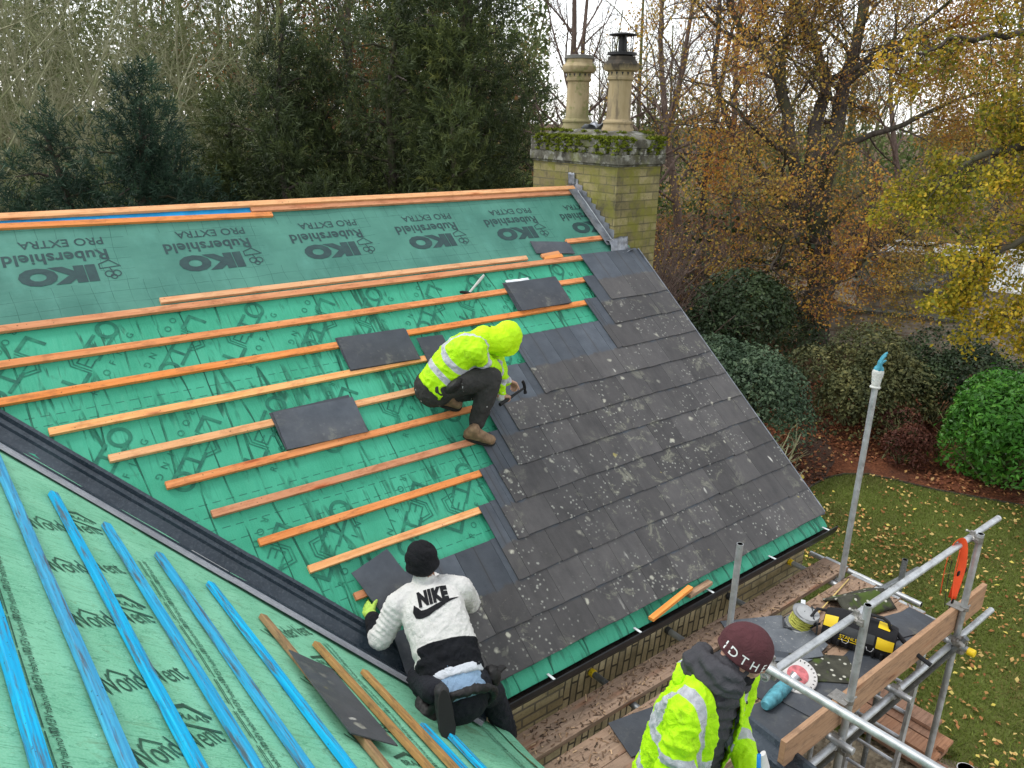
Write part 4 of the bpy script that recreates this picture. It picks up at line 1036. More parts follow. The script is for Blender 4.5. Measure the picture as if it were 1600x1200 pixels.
def m_litter(name, a, b, c):
    t = NT(name, 0.95, 0.15); o = t.obj(); n = t.noise(o, 2.2, 5, 0.65); v = t.voro(o, 22, out='Color'); k = t.sep(v)[0]
    col = t.mix(k, a, b); col = t.mix(t.rng(n, 0.45, 0.65, 0, 0.8), col, c); return t.done(col, None, t.bump(t.voro(o, 22), 0.03, 0.8))
M['ground'] = m_ground(); M['lawn'] = m_lawn(); M['litter'] = m_litter("leaf_litter_bed", (0.10, 0.035, 0.018), (0.20, 0.075, 0.035), (0.065, 0.03, 0.02)); M['path'] = m_litter("bare_earth_path", (0.055, 0.036, 0.028), (0.085, 0.055, 0.04), (0.11, 0.05, 0.03))
M['gravel'] = m_litter("gravel_bed", (0.16, 0.13, 0.09), (0.34, 0.28, 0.19), (0.09, 0.07, 0.05))
b = MB(40); b.sheet(lambda u, v: Vector((u, v, GROUND - 0.02 + (0.0 if math.hypot(u, v) < 40 else 0.0))), [-500, -60, -20, 0, 20, 60, 500], [-500, -60, -20, 0, 20, 60, 500])
tag(b.build('ground', M['ground']), kind='structure')
def poly_sheet(name, pts, z, m, kind='structure'):
    bm = bmesh.new(); vs = [bm.verts.new((x, y, z)) for x, y in pts]; bm.faces.new(vs); bmesh.ops.triangulate(bm, faces=bm.faces)
    me = bpy.data.meshes.new(name); bm.to_mesh(me); bm.free(); me.materials.append(m); o = bpy.data.objects.new(name, me); link(o); return tag(o, kind=kind)
LAWN = [(0.3, -0.3), (3.5, -0.35), (5.0, -0.28), (5.6, -0.14), (6.1, -0.12), (6.5, -0.22), (6.85, -0.48), (7.02, -0.95), (7.2, -1.5), (7.5, -2.1), (7.85, -2.75), (8.6, -4.2), (9.5, -7.0), (10, -14), (0.2, -14), (1.2, -4.7), (0.5, -3.4)]
poly_sheet('lawn', LAWN, GROUND + 0.004, M['lawn'])
poly_sheet('flower_bed', [(0.3, 0.2), (3.5, 3.0), (9, 3.0), (13, 0), (13, -9), (11, -9), (10.0, -7.0), (8.7, -4.2), (7.87, -2.75), (7.52, -2.1), (7.22, -1.5), (7.04, -0.95), (6.87, -0.47), (6.5, -0.2), (6.1, -0.10), (5.6, -0.12), (5.0, -0.26), (3.5, -0.33), (0.3, -0.28)], GROUND - 0.004, M['litter'])
poly_sheet('earth_path', [(4.2, -0.2), (5.6, -0.09), (6.1, -0.07), (6.9, 0.2), (7.7, 0.75), (9.0, 1.6), (8.6, 2.0), (7.2, 1.15), (6.2, 0.75), (5.2, 0.5), (4.2, 0.6)], GROUND + 0.001, M['path'])
poly_sheet('gravel_strip', [(-4, -3.2), (0.4, -3.2), (0.6, -3.5), (1.25, -4.6), (0.3, -14), (-12, -14), (-12, -7), (-4, -7)], GROUND + 0.008, M['gravel'])
b = MB(41); pts = [(3.5, -0.34), (5.0, -0.27), (5.6, -0.13), (6.1, -0.11), (6.5, -0.21), (6.86, -0.475), (7.03, -0.95), (7.21, -1.5), (7.51, -2.1), (7.86, -2.75), (8.6, -4.2), (9.5, -7.0)]
for p, q in zip(pts[:-1], pts[1:]): b.bar((*p, GROUND + 0.012), (*q, GROUND + 0.012), 0.02, 0.045)
tag(b.build('lawn_edging', M['bark_dark']), 'thin dark timber edging between lawn and leaf covered bed', 'edging')

def inside(pts, x, y):
    r = np.zeros(len(x), bool); n = len(pts)
    for i in range(n):
        (x1, y1), (x2, y2) = pts[i], pts[(i + 1) % n]
        c = ((y1 > y) != (y2 > y)) & (x < (x2 - x1) * (y - y1) / (y2 - y1 + 1e-12) + x1); r ^= c
    return r
def vnoise(P, sc, z=0.0): return np.array([noise.noise(Vector((p[0] * sc, p[1] * sc, z))) for p in P])
def rand_unit(n): 
    d = NR.normal(size=(n, 3)); return d / np.linalg.norm(d, axis=1)[:, None]
def cards(pos, size, asp=0.6, nrm=None, droop=0.0):
    """leaf shaped quads; nrm = preferred facing"""
    n = len(pos); a = rand_unit(n); size = np.broadcast_to(np.asarray(size, float), (n,))[:, None]
    if nrm is not None:
        a = a - nrm * np.sum(a * nrm, 1)[:, None]; a /= np.linalg.norm(a, axis=1)[:, None] + 1e-9; bb = np.cross(nrm, a)
    else:
        a[:, 2] -= droop; a /= np.linalg.norm(a, axis=1)[:, None]; r = rand_unit(n); bb = np.cross(a, r); bb /= np.linalg.norm(bb, axis=1)[:, None] + 1e-9
    k = np.cross(a, bb) * 0.12
    V = np.stack([pos - a * size * 0.5, pos + bb * size * asp * 0.5 + k * size, pos + a * size * 0.5, pos - bb * size * asp * 0.5 + k * size], 1).reshape(-1, 3)
    return V, np.arange(4 * n).reshape(n, 4)

# grass and fallen leaves
n = 150000; x = NR.uniform(0.3, 9.5, n); y = NR.uniform(-6.5, -0.1, n)
dx_, dy_ = x - CAM.x, y - CAM.y; az = np.degrees(np.arctan2(dx_, dy_)); k = inside(LAWN, x, y) & (az > 50) & (az < 84); x, y = x[k], y[k]; n = len(x)
h = NR.uniform(0.02, 0.055, n); th = NR.uniform(0, 6.28, n); w = 0.006; ln = NR.normal(0, 0.02, (n, 2))
V = np.zeros((n, 3, 3)); V[:, 0] = np.stack([x - np.cos(th) * w, y - np.sin(th) * w, np.full(n, GROUND + 0.004)], 1); V[:, 1] = np.stack([x + np.cos(th) * w, y + np.sin(th) * w, np.full(n, GROUND + 0.004)], 1); V[:, 2] = np.stack([x + ln[:, 0], y + ln[:, 1], GROUND + 0.004 + h], 1)
M['grass'] = m_leaf("grass_blades", [(0.0, (0.13, 0.12, 0.038)), (0.4, (0.145, 0.18, 0.036)), (0.8, (0.18, 0.245, 0.044)), (1.0, (0.28, 0.23, 0.08))], 0.6, 0.25)
tag(np_mesh('grass', V.reshape(-1, 3), np.arange(3 * n).reshape(n, 3), M['grass'], attr=np.clip(0.5 + 0.55 * vnoise(np.stack([x, y], 1), 0.9) + NR.normal(0, 0.18, n), 0, 1)), 'short mown lawn grass', 'grass', kind='stuff')
def ground_leaves(name, n, reg, area, m, s0, s1, lift, label):
    x = NR.uniform(area[0], area[1], n); y = NR.uniform(area[2], area[3], n); k = reg(x, y); x, y = x[k], y[k]; n = len(x)
    P = np.stack([x, y, np.full(n, GROUND + lift) + NR.uniform(0, 0.03, n)], 1); nr = np.stack([NR.normal(0, 0.5, n), NR.normal(0, 0.5, n), np.ones(n)], 1); nr /= np.linalg.norm(nr, axis=1)[:, None]
    V, Q = cards(P, NR.uniform(s0, s1, n), 0.62, nr); tag(np_mesh(name, V, Q, m, attr=NR.random(n)), label, 'leaves', kind='stuff')
M['fall_gold'] = m_leaf("fallen_gold_leaves", [(0.0, (0.22, 0.09, 0.03)), (0.35, (0.34, 0.15, 0.05)), (0.6, (0.50, 0.30, 0.10)), (0.85, (0.62, 0.46, 0.17)), (1.0, (0.66, 0.55, 0.10))], 0.7, 0.1)
M['fall_red'] = m_leaf("fallen_russet_leaves", [(0.0, (0.11, 0.035, 0.02)), (0.5, (0.23, 0.08, 0.036)), (0.9, (0.36, 0.15, 0.06)), (1.0, (0.5, 0.32, 0.14))], 0.8, 0.1)
ground_leaves('fallen_leaves', 13000, lambda x, y: inside(LAWN, x, y) & (NR.random(len(x)) < 0.42 + 0.9 * vnoise(np.stack([x, y], 1), 0.75, 3) + .5 * vnoise(np.stack([x, y], 1), 3.0, 1)), (0.3, 9.5, -7, -0.1), M['fall_gold'], 0.03, 0.08, 0.03, 'yellow and tan leaves scattered over the lawn')
ground_leaves('fallen_leaves', 30000, lambda x, y: ~inside(LAWN, x, y) & (NR.random(len(x)) < 0.5 + 0.9 * vnoise(np.stack([x, y], 1), 0.8, 6)), (2.5, 12.5, -6, 3.2), M['fall_red'], 0.05, 0.10, 0.004, 'russet leaf litter covering the bed beyond the lawn')
ground_leaves('fallen_leaves', 900, lambda x, y: ~inside(LAWN, x, y), (2.5, 11, -6, 2.5), M['fall_gold'], 0.05, 0.09, 0.03, 'scattered bright leaves on the russet litter of the bed')

# --- branching
class Tree:
    def __init__(s, seed): s.r = random.Random(seed); s.poly = []; s.tips = []
    def grow(s, p, d, L, r, lev, cfg):
        R = s.r; n = cfg['seg'][lev]; pts = [p.copy()]; rad = [r]; d = d.normalized(); rt = r * cfg['taper'][lev]
        for i in range(n):
            w = cfg['wob'][lev]; d = (d + Vector((R.gauss(0, w), R.gauss(0, w), R.gauss(0, w) + cfg['up'][lev]))).normalized()
            p = p + d * (L / n); pts.append(p.copy()); rad.append(r + (rt - r) * (i + 1) / n)
        s.poly.append((pts, rad, lev)); s.kids(pts, rad, L, lev, cfg)
    def kids(s, pts, rad, L, lev, cfg):
        R = s.r; n = len(pts) - 1
        if lev + 1 >= len(cfg['seg']):
            s.tips.append((pts[-1], (pts[-1] - pts[-2]).normalized())); s.tips.append((pts[n // 2], (pts[-1] - pts[-2]).normalized())); return
        nk = cfg['kids'][lev]; ph = R.random() * 6.28
        for k in range(nk):
            t = cfg['start'][lev] + (1 - cfg['start'][lev]) * (k + R.random() * 0.8) / nk; f = min(t * n, n - 1e-3); i = int(f); q = pts[i].lerp(pts[i + 1], f - i); rr = rad[i] + (rad[i + 1] - rad[i]) * (f - i)
            dd = (pts[i + 1] - pts[i]).normalized(); ph += 2.4 + R.gauss(0, 0.4); o = dd.orthogonal().normalized(); o = Matrix.Rotation(ph, 3, dd) @ o
            a = RAD(cfg['ang'][lev]) * R.uniform(0.7, 1.3); nd = dd * math.cos(a) + o * math.sin(a)
            s.grow(q, nd, L * cfg['len'][lev] * R.uniform(0.65, 1.2) * (1 - 0.45 * t), min(rr * 0.8, max(rr * cfg['rad'][lev], cfg['rmin'])), lev + 1, cfg)
    def tubes(s, name, m, parent=None, sides=(8, 6, 5, 3, 3, 3), twig=None, tl=3):
        groups = {}
        for pts, rad, lev in s.poly: groups.setdefault((len(pts), sides[min(lev, len(sides) - 1)], int(lev >= tl)), []).append((pts, rad))
        VV, QQ, RR, off, MI = [], [], [], 0, []
        for (n, k, tw), L in groups.items():
            P = np.array([[tuple(p) for p in pts] for pts, _ in L]); Rr = np.array([rad for _, rad in L]); B = len(L)
            T = np.empty_like(P); T[:, 1:-1] = P[:, 2:] - P[:, :-2]; T[:, 0] = P[:, 1] - P[:, 0]; T[:, -1] = P[:, -1] - P[:, -2]; T /= np.linalg.norm(T, axis=2)[..., None] + 1e-9
            ref = np.where(np.abs(T[..., 2:3]) < 0.9, np.array([0, 0, 1.0]), np.array([1.0, 0, 0])); N = np.cross(T, ref); N /= np.linalg.norm(N, axis=2)[..., None] + 1e-9; Bn = np.cross(T, N)
            a = np.arange(k) * 2 * np.pi / k
            ring = P[:, :, None] + (N[:, :, None] * np.cos(a)[None, None, :, None] + Bn[:, :, None] * np.sin(a)[None, None, :, None]) * Rr[:, :, None, None]
            VV.append(ring.reshape(-1, 3)); idx = np.arange(B * n * k).reshape(B, n, k) + off; nx = np.roll(idx, -1, 2)
            q = np.stack([idx[:, :-1], nx[:, :-1], nx[:, 1:], idx[:, 1:]], -1).reshape(-1, 4); QQ.append(q); RR.append(np.repeat(NR.random(B), (n - 1) * k)); off += B * n * k; MI.append(np.full(len(q), tw if twig else 0))
        return np_mesh(name, np.concatenate(VV), np.concatenate(QQ), [m, twig] if twig else m, parent, np.concatenate(RR), mi=np.concatenate(MI), smooth=True)

BARE = dict(seg=[9, 7, 6, 4, 3], taper=[0.25, 0.25, 0.3, 0.4, 0.5], wob=[0.06, 0.12, 0.16, 0.2, 0.2], up=[0.03, 0.05, 0.04, 0.03, 0.0], kids=[13, 9, 7, 4], start=[0.2, 0.2, 0.2, 0.15], ang=[42, 42, 42, 40], len=[0.55, 0.5, 0.5, 0.55], rad=[0.45, 0.45, 0.45, 0.55], rmin=0.006)
def add_leaves(name, tree, m, parent, per, size, spread, mn=None, keep=1.0, asp=0.65, nz=0.0):
    T = np.array([tuple(p) for p, d in tree.tips]); k = NR.random(len(T)) < keep; T = T[k]
    if nz: T = T[vnoise(T, 0.55, 2.0) > nz]
    P = np.repeat(T, per, 0) + NR.normal(0, spread, (len(T) * per, 3)); n = len(P)
    V, Q = cards(P, NR.uniform(size * 0.6, size * 1.3, n), asp, None, 0.5); return np_mesh(name, V, Q, m, parent, np.clip(0.5 + 0.45 * vnoise(P, 0.5, 4) * 1.6 + NR.normal(0, 0.2, n), 0, 1))
def copy_tree(src, loc, rz, sc, label, group):
    c = src.copy(); COL.objects.link(c); c.location = loc; c.rotation_euler = (0, 0, rz); c.scale = (sc, sc, sc); c['label'] = label; c['group'] = group
    for ch in src.children:
        d = ch.copy(); COL.objects.link(d); d.parent = c; d.matrix_parent_inverse = ch.matrix_parent_inverse.copy()
    return c
def polar(az, D, z=GROUND): return Vector((CAM.x + D * math.sin(RAD(az)), CAM.y + D * math.cos(RAD(az)), z))
def pxaz(px): return 39.0 + math.degrees(math.atan((px - 800) / 1235.4))

def bare_proto(seed, H, r, bark, name, label, cat='tree', leaf=None, keep=0.3, cfg=BARE, forks=1, nz=0.0, lsize=0.10):
    root = thing(name, label, cat); t = Tree(seed)
    for f in range(forks):
        a = t.r.random() * 6.28; lean = 0.05 if forks == 1 else 0.28
        t.grow(Vector((0.12 * math.cos(a) * (forks > 1), 0.12 * math.sin(a) * (forks > 1), -0.1)), Vector((math.cos(a) * lean, math.sin(a) * lean, 1)), H, r, 0, cfg)
    t.tubes('trunk', M[bark], root)
    if leaf: add_leaves('crown', t, M[leaf], root, 3, lsize, 0.16, keep=keep, nz=nz)
    return root
GW = 'bare trees in the wood behind the house'
protos = [bare_proto(1, 9.5, 0.08, 'bark_pale', 'bare_tree', 'pale twiggy bare tree at the far left of the wood, branches against the green', forks=3),
          bare_proto(2, 13.0, 0.12, 'bark_olive', 'bare_tree', 'tall olive barked bare tree in the wood behind the dark yews'),
          bare_proto(3, 14.0, 0.20, 'bark_dark', 'autumn_tree', 'dark tree with thin russet leaves behind the yews left of the chimney', leaf='leaf_rust', keep=0.42, nz=-0.05),
          bare_proto(4, 13.0, 0.15, 'bark_olive', 'bare_tree', 'slender bare tree with sparse olive leaves deep in the wood', leaf='leaf_scrub', keep=0.35),
          bare_proto(5, 12.0, 0.20, 'bark_twig', 'bare_tree', 'purple brown twiggy tree behind the chimney pots')]
where = [(0, -20, 21, 1.0), (0, 80, 24, 1.05), (0, 150, 20.5, .8), (0, 240, 26, .95), (1, 20, 30, 1.1), (1, 310, 29, 1.1), (3, 200, 33, 1.0), (3, 400, 30, 0.95), (2, 450, 33, 1.05), (2, 545, 29, .95), (1, 500, 36, 1.1),
         (2, 640, 36, 1.0), (3, 690, 30, 1.0), (1, 120, 36, 1.15), (1, 360, 40, 1.2), (4, 855, 27, .92), (4, 905, 31, .95), (1, 960, 34, 1.0), (4, 1010, 27, .9), (4, 1060, 32, 1.0), (4, 1150, 36, 1.0), (2, 1090, 38, .9), (4, 1400, 38, .9), (3, 1300, 40, .95), (2, 1520, 36, .85), (4, 1560, 44, 1.0), (3, 590, 42, 1.1), (1, 760, 38, 1.0), (3, 30, 44, 1.2), (0, 330, 23, .72), (1, 430, 26, .85)]
names_side = [(80, 'at the far left edge'), (180, 'above the left green yew'), (290, 'left of the middle yew'), (420, 'above the middle yew'), (520, 'between the middle and large yews'), (620, 'left of the tallest yew'), (720, 'above the large yew'), (830, 'at the right of the tallest yew'), (930, 'just left of the pale chimney pot'), (1000, 'behind the two chimney pots'), (1080, 'just right of the cowled pot'), (1200, 'beyond the roof verge, left of the beech'), (1450, 'seen through the beech limbs'), (1700, 'behind the golden leaves at the right edge')]
look = ['pale grey twiggy bare tree', 'tall olive barked bare tree', 'dark tree with thin russet leaves', 'slender tree with sparse olive leaves', 'purple brown twiggy bare tree']
used = set(); rgw = random.Random(3)
for k, (pi, px, D, sc) in enumerate(where):
    side = next(n for lim, n in names_side if px < lim); dist = 'near' if D < 27 else 'mid-distance' if D < 35 else 'distant'
    lab = f"{dist} {look[pi]} {side}"; loc = polar(pxaz(px), D)
    if pi not in used:
        used.add(pi); o = protos[pi]; o.location = loc; o.rotation_euler = (0, 0, rgw.random() * 6.28); o.scale = (sc,) * 3; o['label'] = lab; o['group'] = GW
    else: copy_tree(protos[pi], loc, rgw.random() * 6.28, sc, lab, GW)

# --- yews and the blue-green conifer
def spray_base(seed):
    rg = random.Random(seed); V = []
    for i in range(17):
        t = 0.05 + 0.95 * i / 17; a = rg.random() * 6.283; L = rg.uniform(.075, .15) * (1 - .35 * t); fw = rg.uniform(.5, 1.1)
        d = Vector((fw, math.cos(a), math.sin(a) * .8)).normalized(); p = Vector((t * .36, 0, -.07 * t * t)); e = p + d * L + Vector((0, 0, -.02)); sd = d.cross(Vector((rg.gauss(0, 1), rg.gauss(0, 1), rg.gauss(0, 1)))).normalized() * .0085
        V += [tuple(p - sd), tuple(p + sd), tuple(e + sd * .5), tuple(e - sd * .5)]
    return np.array(V)
SPRAYS = [spray_base(k) for k in range(6)]
def conifer(seed, H, R, mats, name, label, prof, stems=1, limbs=60, group=None, sp=5, dens=2100, up=.35):
    """an evergreen: trunk and limbs carrying many overlapping cushions of needle sprays"""
    rg = random.Random(seed); root = thing(name, label, 'tree', group=group); tr = Tree(seed); cs, rs = [], []
    for st in range(stems):
        a0 = st * 2.1 + seed; bx = Vector((math.cos(a0), math.sin(a0), 0)) * (R * .30 if stems > 1 else 0); hs = H * (1 if st == 0 else rg.uniform(.74, .93))
        trunk = [bx * (.3 + .9 * i / 6) + Vector((.06 * rg.gauss(0, 1), .06 * rg.gauss(0, 1), hs * i / 6)) for i in range(7)]; tr.poly.append((trunk, [.17 * (1 - i / 6.5) + .012 for i in range(7)], 0))
        nl = limbs // stems
        for k in range(nl):
            t = (k + rg.random()) / nl; f = min(t * 6, 5.99); i = int(f); p0 = trunk[i].lerp(trunk[i + 1], f - i); a = k * 2.4 + rg.gauss(0, .4); rr = R * (.72 if stems > 1 else 1) * prof(t) * rg.uniform(.45, 1.08)
            d = Vector((math.cos(a), math.sin(a), 0)); tip = p0 + d * rr + Vector((0, 0, rr * rg.uniform(-.05, .5))); mid = p0.lerp(tip, .5) + Vector((0, 0, .08)); tr.poly.append(([p0, p0.lerp(mid, .5), mid, mid.lerp(tip, .5), tip], [.03, .025, .02, .014, .008], 2))
            lr = rg.uniform(.26, .52) * (.55 + .6 * prof(t)); cs.append(tip - d * lr * .4); rs.append((lr, lr * rg.uniform(.75, 1.5))); cs.append(mid); rs.append((lr * .9, lr))
        for q in range(3): cs.append(trunk[-1] + Vector((rg.gauss(0, .1), rg.gauss(0, .1), -.35 * q))); rs.append((.12 + .07 * q, .34))
    C = np.array([tuple(c) for c in cs]); Rr = np.array([(a, a, b) for a, b in rs]); w = Rr[:, 0] ** 2; n = int(dens * limbs / 30); k = NR.choice(len(C), n, p=w / w.sum())
    d = rand_unit(n); d[:, 2] = np.where(d[:, 2] < -.55, -d[:, 2], d[:, 2]); P = C[k] + d * Rr[k] * (.62 + .42 * NR.random(n) ** .5)[:, None]; P[:, 2] = np.maximum(P[:, 2], .1)
    out = P.copy(); out[:, 2] = 0; out /= np.linalg.norm(out, axis=1)[:, None] + 1e-6
    X = d * .7 + out * .5 + rand_unit(n) * .45; X[:, 2] += up; X /= np.linalg.norm(X, axis=1)[:, None]; s_ = NR.uniform(.6, 1.15, n)
    Yv = np.cross(rand_unit(n), X); Yv /= np.linalg.norm(Yv, axis=1)[:, None] + 1e-9; Z = np.cross(X, Yv); Bs = np.array(SPRAYS)[NR.integers(0, 6, n)] * s_[:, None, None]
    V = P[:, None] + Bs[..., 0:1] * X[:, None] + Bs[..., 1:2] * Yv[:, None] + Bs[..., 2:3] * Z[:, None]; nq = Bs.shape[1] // 4; Q = np.arange(n * nq * 4).reshape(-1, 4)
    tint = np.clip(.36 + .5 * vnoise(P, .9, seed) + .16 * d[:, 2] * 0 + NR.normal(0, .14, n), 0, 1); at = np.clip(np.repeat(tint, nq) + np.tile(np.linspace(-.10, .20, nq), n), 0, 1)
    tr.tubes('trunk', M['bark_dark'], root); np_mesh('crown', V.reshape(-1, 3), Q, M[mats], root, at)
    return root
cone = lambda t: (1 - t) ** 0.75 * min(1, 0.55 + t * 3); full = lambda t: math.sqrt(max(0.02, 1 - t ** 2.2)) * min(1, 0.62 + t * 1.6); wide = lambda t: (1 - t ** 1.6) ** 0.8
def stand(o, px, D, rz=0.0): o.location = polar(pxaz(px), D); o.rotation_euler = (0, 0, rz); return o
GY_ = 'dark evergreens behind the ridge'
stand(conifer(11, 6.1, 3.3, 'yew2', 'spruce_tree', 'broad blue-green conifer, left of all the other large evergreens behind the ridge', wide, 4, 108, GY_), 205, 15.4)
stand(conifer(12, 7.2, 2.0, 'yew1', 'yew_tree', 'yew with a bushy yellow-green top between the blue-green conifer and the largest yew', full, 2, 60, GY_), 395, 15.6)
stand(conifer(13, 8.2, 2.9, 'yew1', 'yew_tree', 'broad dark yew in the middle, left half of the great evergreen mass', full, 3, 100, GY_), 585, 15.8)
stand(conifer(14, 11.0, 2.3, 'yew1', 'yew_tree', 'tallest dark yew, reaching the top of the picture left of the chimney', full, 2, 115, GY_), 755, 15.4)
stand(conifer(15, 5.4, 1.5, 'yew1', 'yew_tree', 'low dark yew filling the gap below the middle yew', full, 2, 44, GY_), 490, 14.2)
stand(conifer(16, 5.2, 1.6, 'yew2', 'yew_tree', 'small dark evergreen at the far left edge beside the blue-green conifer', full, 2, 40, GY_), 10, 17.5)
stand(conifer(17, 5.8, 1.5, 'yew1', 'yew_tree', 'low dark yew right of centre, close behind the ridge', full, 2, 50, GY_), 690, 14.0)

# --- the big beech beyond the lawn, its limbs drawn out one by one
beech = thing('beech_tree', 'huge half bare beech with dark limbs and sparse golden leaves beyond the lawn', 'tree', (13.07, 4.48, GROUND))
bt = Tree(21)
LIMBS = [([(13.07, 4.48, -5.3), (13.39, 4.73, -4.0), (13.72, 4.9, -3.0), (13.81, 5.33, -1.88), (13.79, 5.7, -1.06)], .42, .27),
 ([(13.39, 4.73, -4.0), (13.86, 4.65, -3.35), (14.4, 4.2, -2.68), (15.1, 3.7, -1.84), (15.91, 3.2, -1.17), (16.59, 2.9, -.41), (17.6, 2.4, .02), (18.6, 1.9, .13)], .26, .06),
 ([(13.79, 5.7, -1.06), (13.66, 6.17, -.25), (13.77, 6.79, 1.39), (13.52, 7.49, 2.53), (13.14, 8.15, 3.34), (12.97, 8.5, 4.4), (12.7, 8.8, 5.6)], .21, .06), ([(13.77, 6.79, 1.39), (13.93, 7.09, 2.38), (14.3, 7.23, 3.37), (14.35, 7.4, 5.0)], .12, .05),
 ([(13.79, 5.7, -1.06), (14.29, 6.02, .59), (14.72, 6.17, 1.75), (14.67, 6.71, 2.89), (14.53, 7.26, 3.87), (14.4, 7.5, 5.4)], .22, .07), ([(13.81, 5.33, -1.88), (14.54, 5.61, .11), (15.13, 5.85, 1.76), (15.62, 5.95, 2.91), (15.98, 6.1, 4.6), (16.2, 6.1, 5.8)], .25, .08),
 ([(13.81, 5.33, -1.88), (13.16, 6.21, -1.08), (12.74, 6.97, -.11), (12.49, 7.52, .7), (12.39, 8.04, 1.68), (12.64, 8.33, 2.83), (12.9, 8.56, 5.0)], .15, .05), ([(13.79, 5.7, -1.06), (12.6, 6.1, -.9), (11.4, 6.2, -.9), (10.3, 5.6, -1.2)], .10, .03),
 ([(14.4, 4.3, -2.68), (13.6, 3.6, -2.4), (12.4, 3.0, -2.3), (11.2, 2.6, -2.6)], .10, .025), ([(13.7, 4.9, -2.6), (12.6, 4.9, -2.0), (11.4, 4.6, -2.1), (10.2, 4.2, -2.6)], .11, .025),
 ([(15.13, 5.85, 1.76), (16.3, 5.1, 2.6), (17.4, 4.4, 3.2), (18.4, 3.6, 3.5)], .11, .03), ([(15.9, 3.2, -1.17), (16.0, 2.2, -0.6), (16.3, 1.0, -.4), (16.5, 0, -.7)], .08, .02), ([(14.54, 5.61, .11), (15.5, 4.6, .6), (16.6, 3.6, 1.3), (17.5, 2.7, 1.7)], .10, .03), ([(13.66, 6.17, -.25), (12.4, 6.4, .4), (11.2, 6.4, 1.0), (10.2, 6.4, 1.3)], .09, .02), ([(13.5, 7.5, 2.5), (12.2, 7.9, 3.0), (11.0, 8.0, 3.7)], .07, .02), ([(14.7, 6.2, 1.75), (15.4, 5.2, 2.4), (16.0, 4.2, 3.4), (16.4, 3.4, 4.4)], .09, .03)]
BC = dict(seg=[7, 7, 6, 5, 3], taper=[.3, .25, .25, .3, .5], wob=[.1, .16, .20, .22, .25], up=[.03, .02, -.015, -.04, -.05], kids=[0, 8, 7, 6], start=[.2, .12, .12, .1], ang=[50, 55, 50, 46], len=[.6, .52, .55, .6], rad=[.4, .4, .45, .5], rmin=.0045)
for pts, r0, r1 in LIMBS:
    P = [Vector(p) for p in pts]; Q_ = []; n = len(P)
    for i in range(n - 1):        # smooth the limb a little
        a, b_, c, d = P[max(i - 1, 0)], P[i], P[i + 1], P[min(i + 2, n - 1)]
        for k in range(4):
            t = k / 4; Q_.append(0.5 * ((2 * b_) + (c - a) * t + (2 * a - 5 * b_ + 4 * c - d) * t * t + (3 * b_ - a - 3 * c + d) * t ** 3) + Vector((bt.r.gauss(0, .02), bt.r.gauss(0, .02), bt.r.gauss(0, .02))))
    Q_.append(P[-1]); rad = [r0 + (r1 - r0) * (i / (len(Q_) - 1)) ** .8 for i in range(len(Q_))]; bt.poly.append((Q_, rad, 0))
    L = sum((Q_[i + 1] - Q_[i]).length for i in range(len(Q_) - 1)); nk = int(3 + L * 1.9); ph = bt.r.random() * 6
    for k in range(nk):
        t = .22 + .78 * (k + bt.r.random()) / nk; f = min(t * (len(Q_) - 1), len(Q_) - 1.01); i = int(f); q = Q_[i].lerp(Q_[i + 1], f - i); dd = (Q_[i + 1] - Q_[i]).normalized(); ph += 2.4; o = Matrix.Rotation(ph, 3, dd) @ dd.orthogonal().normalized()
        bt.grow(q, dd * .55 + o * .85, bt.r.uniform(1.5, 3.1), max(.018, rad[i] * .32), 1, BC)
bt.tubes('trunk', M['bark_dark'], beech, sides=(10, 6, 4, 3, 3, 3), twig=M['bark_twig'], tl=2)
# leaves hang on mainly at the lower and right-hand side
T = [(p, d) for p, d in bt.tips if bt.r.random() < (.10 if p.z > .4 and p.x < 15 else .36 if p.z > .4 else .15 if p.z > -1 else .075 if p.x < 12.2 else .24)]
_t = Tree(0); _t.tips = T; add_leaves('crown', _t, M['leaf_beech'], beech, 5, .075, .15, nz=-.25)

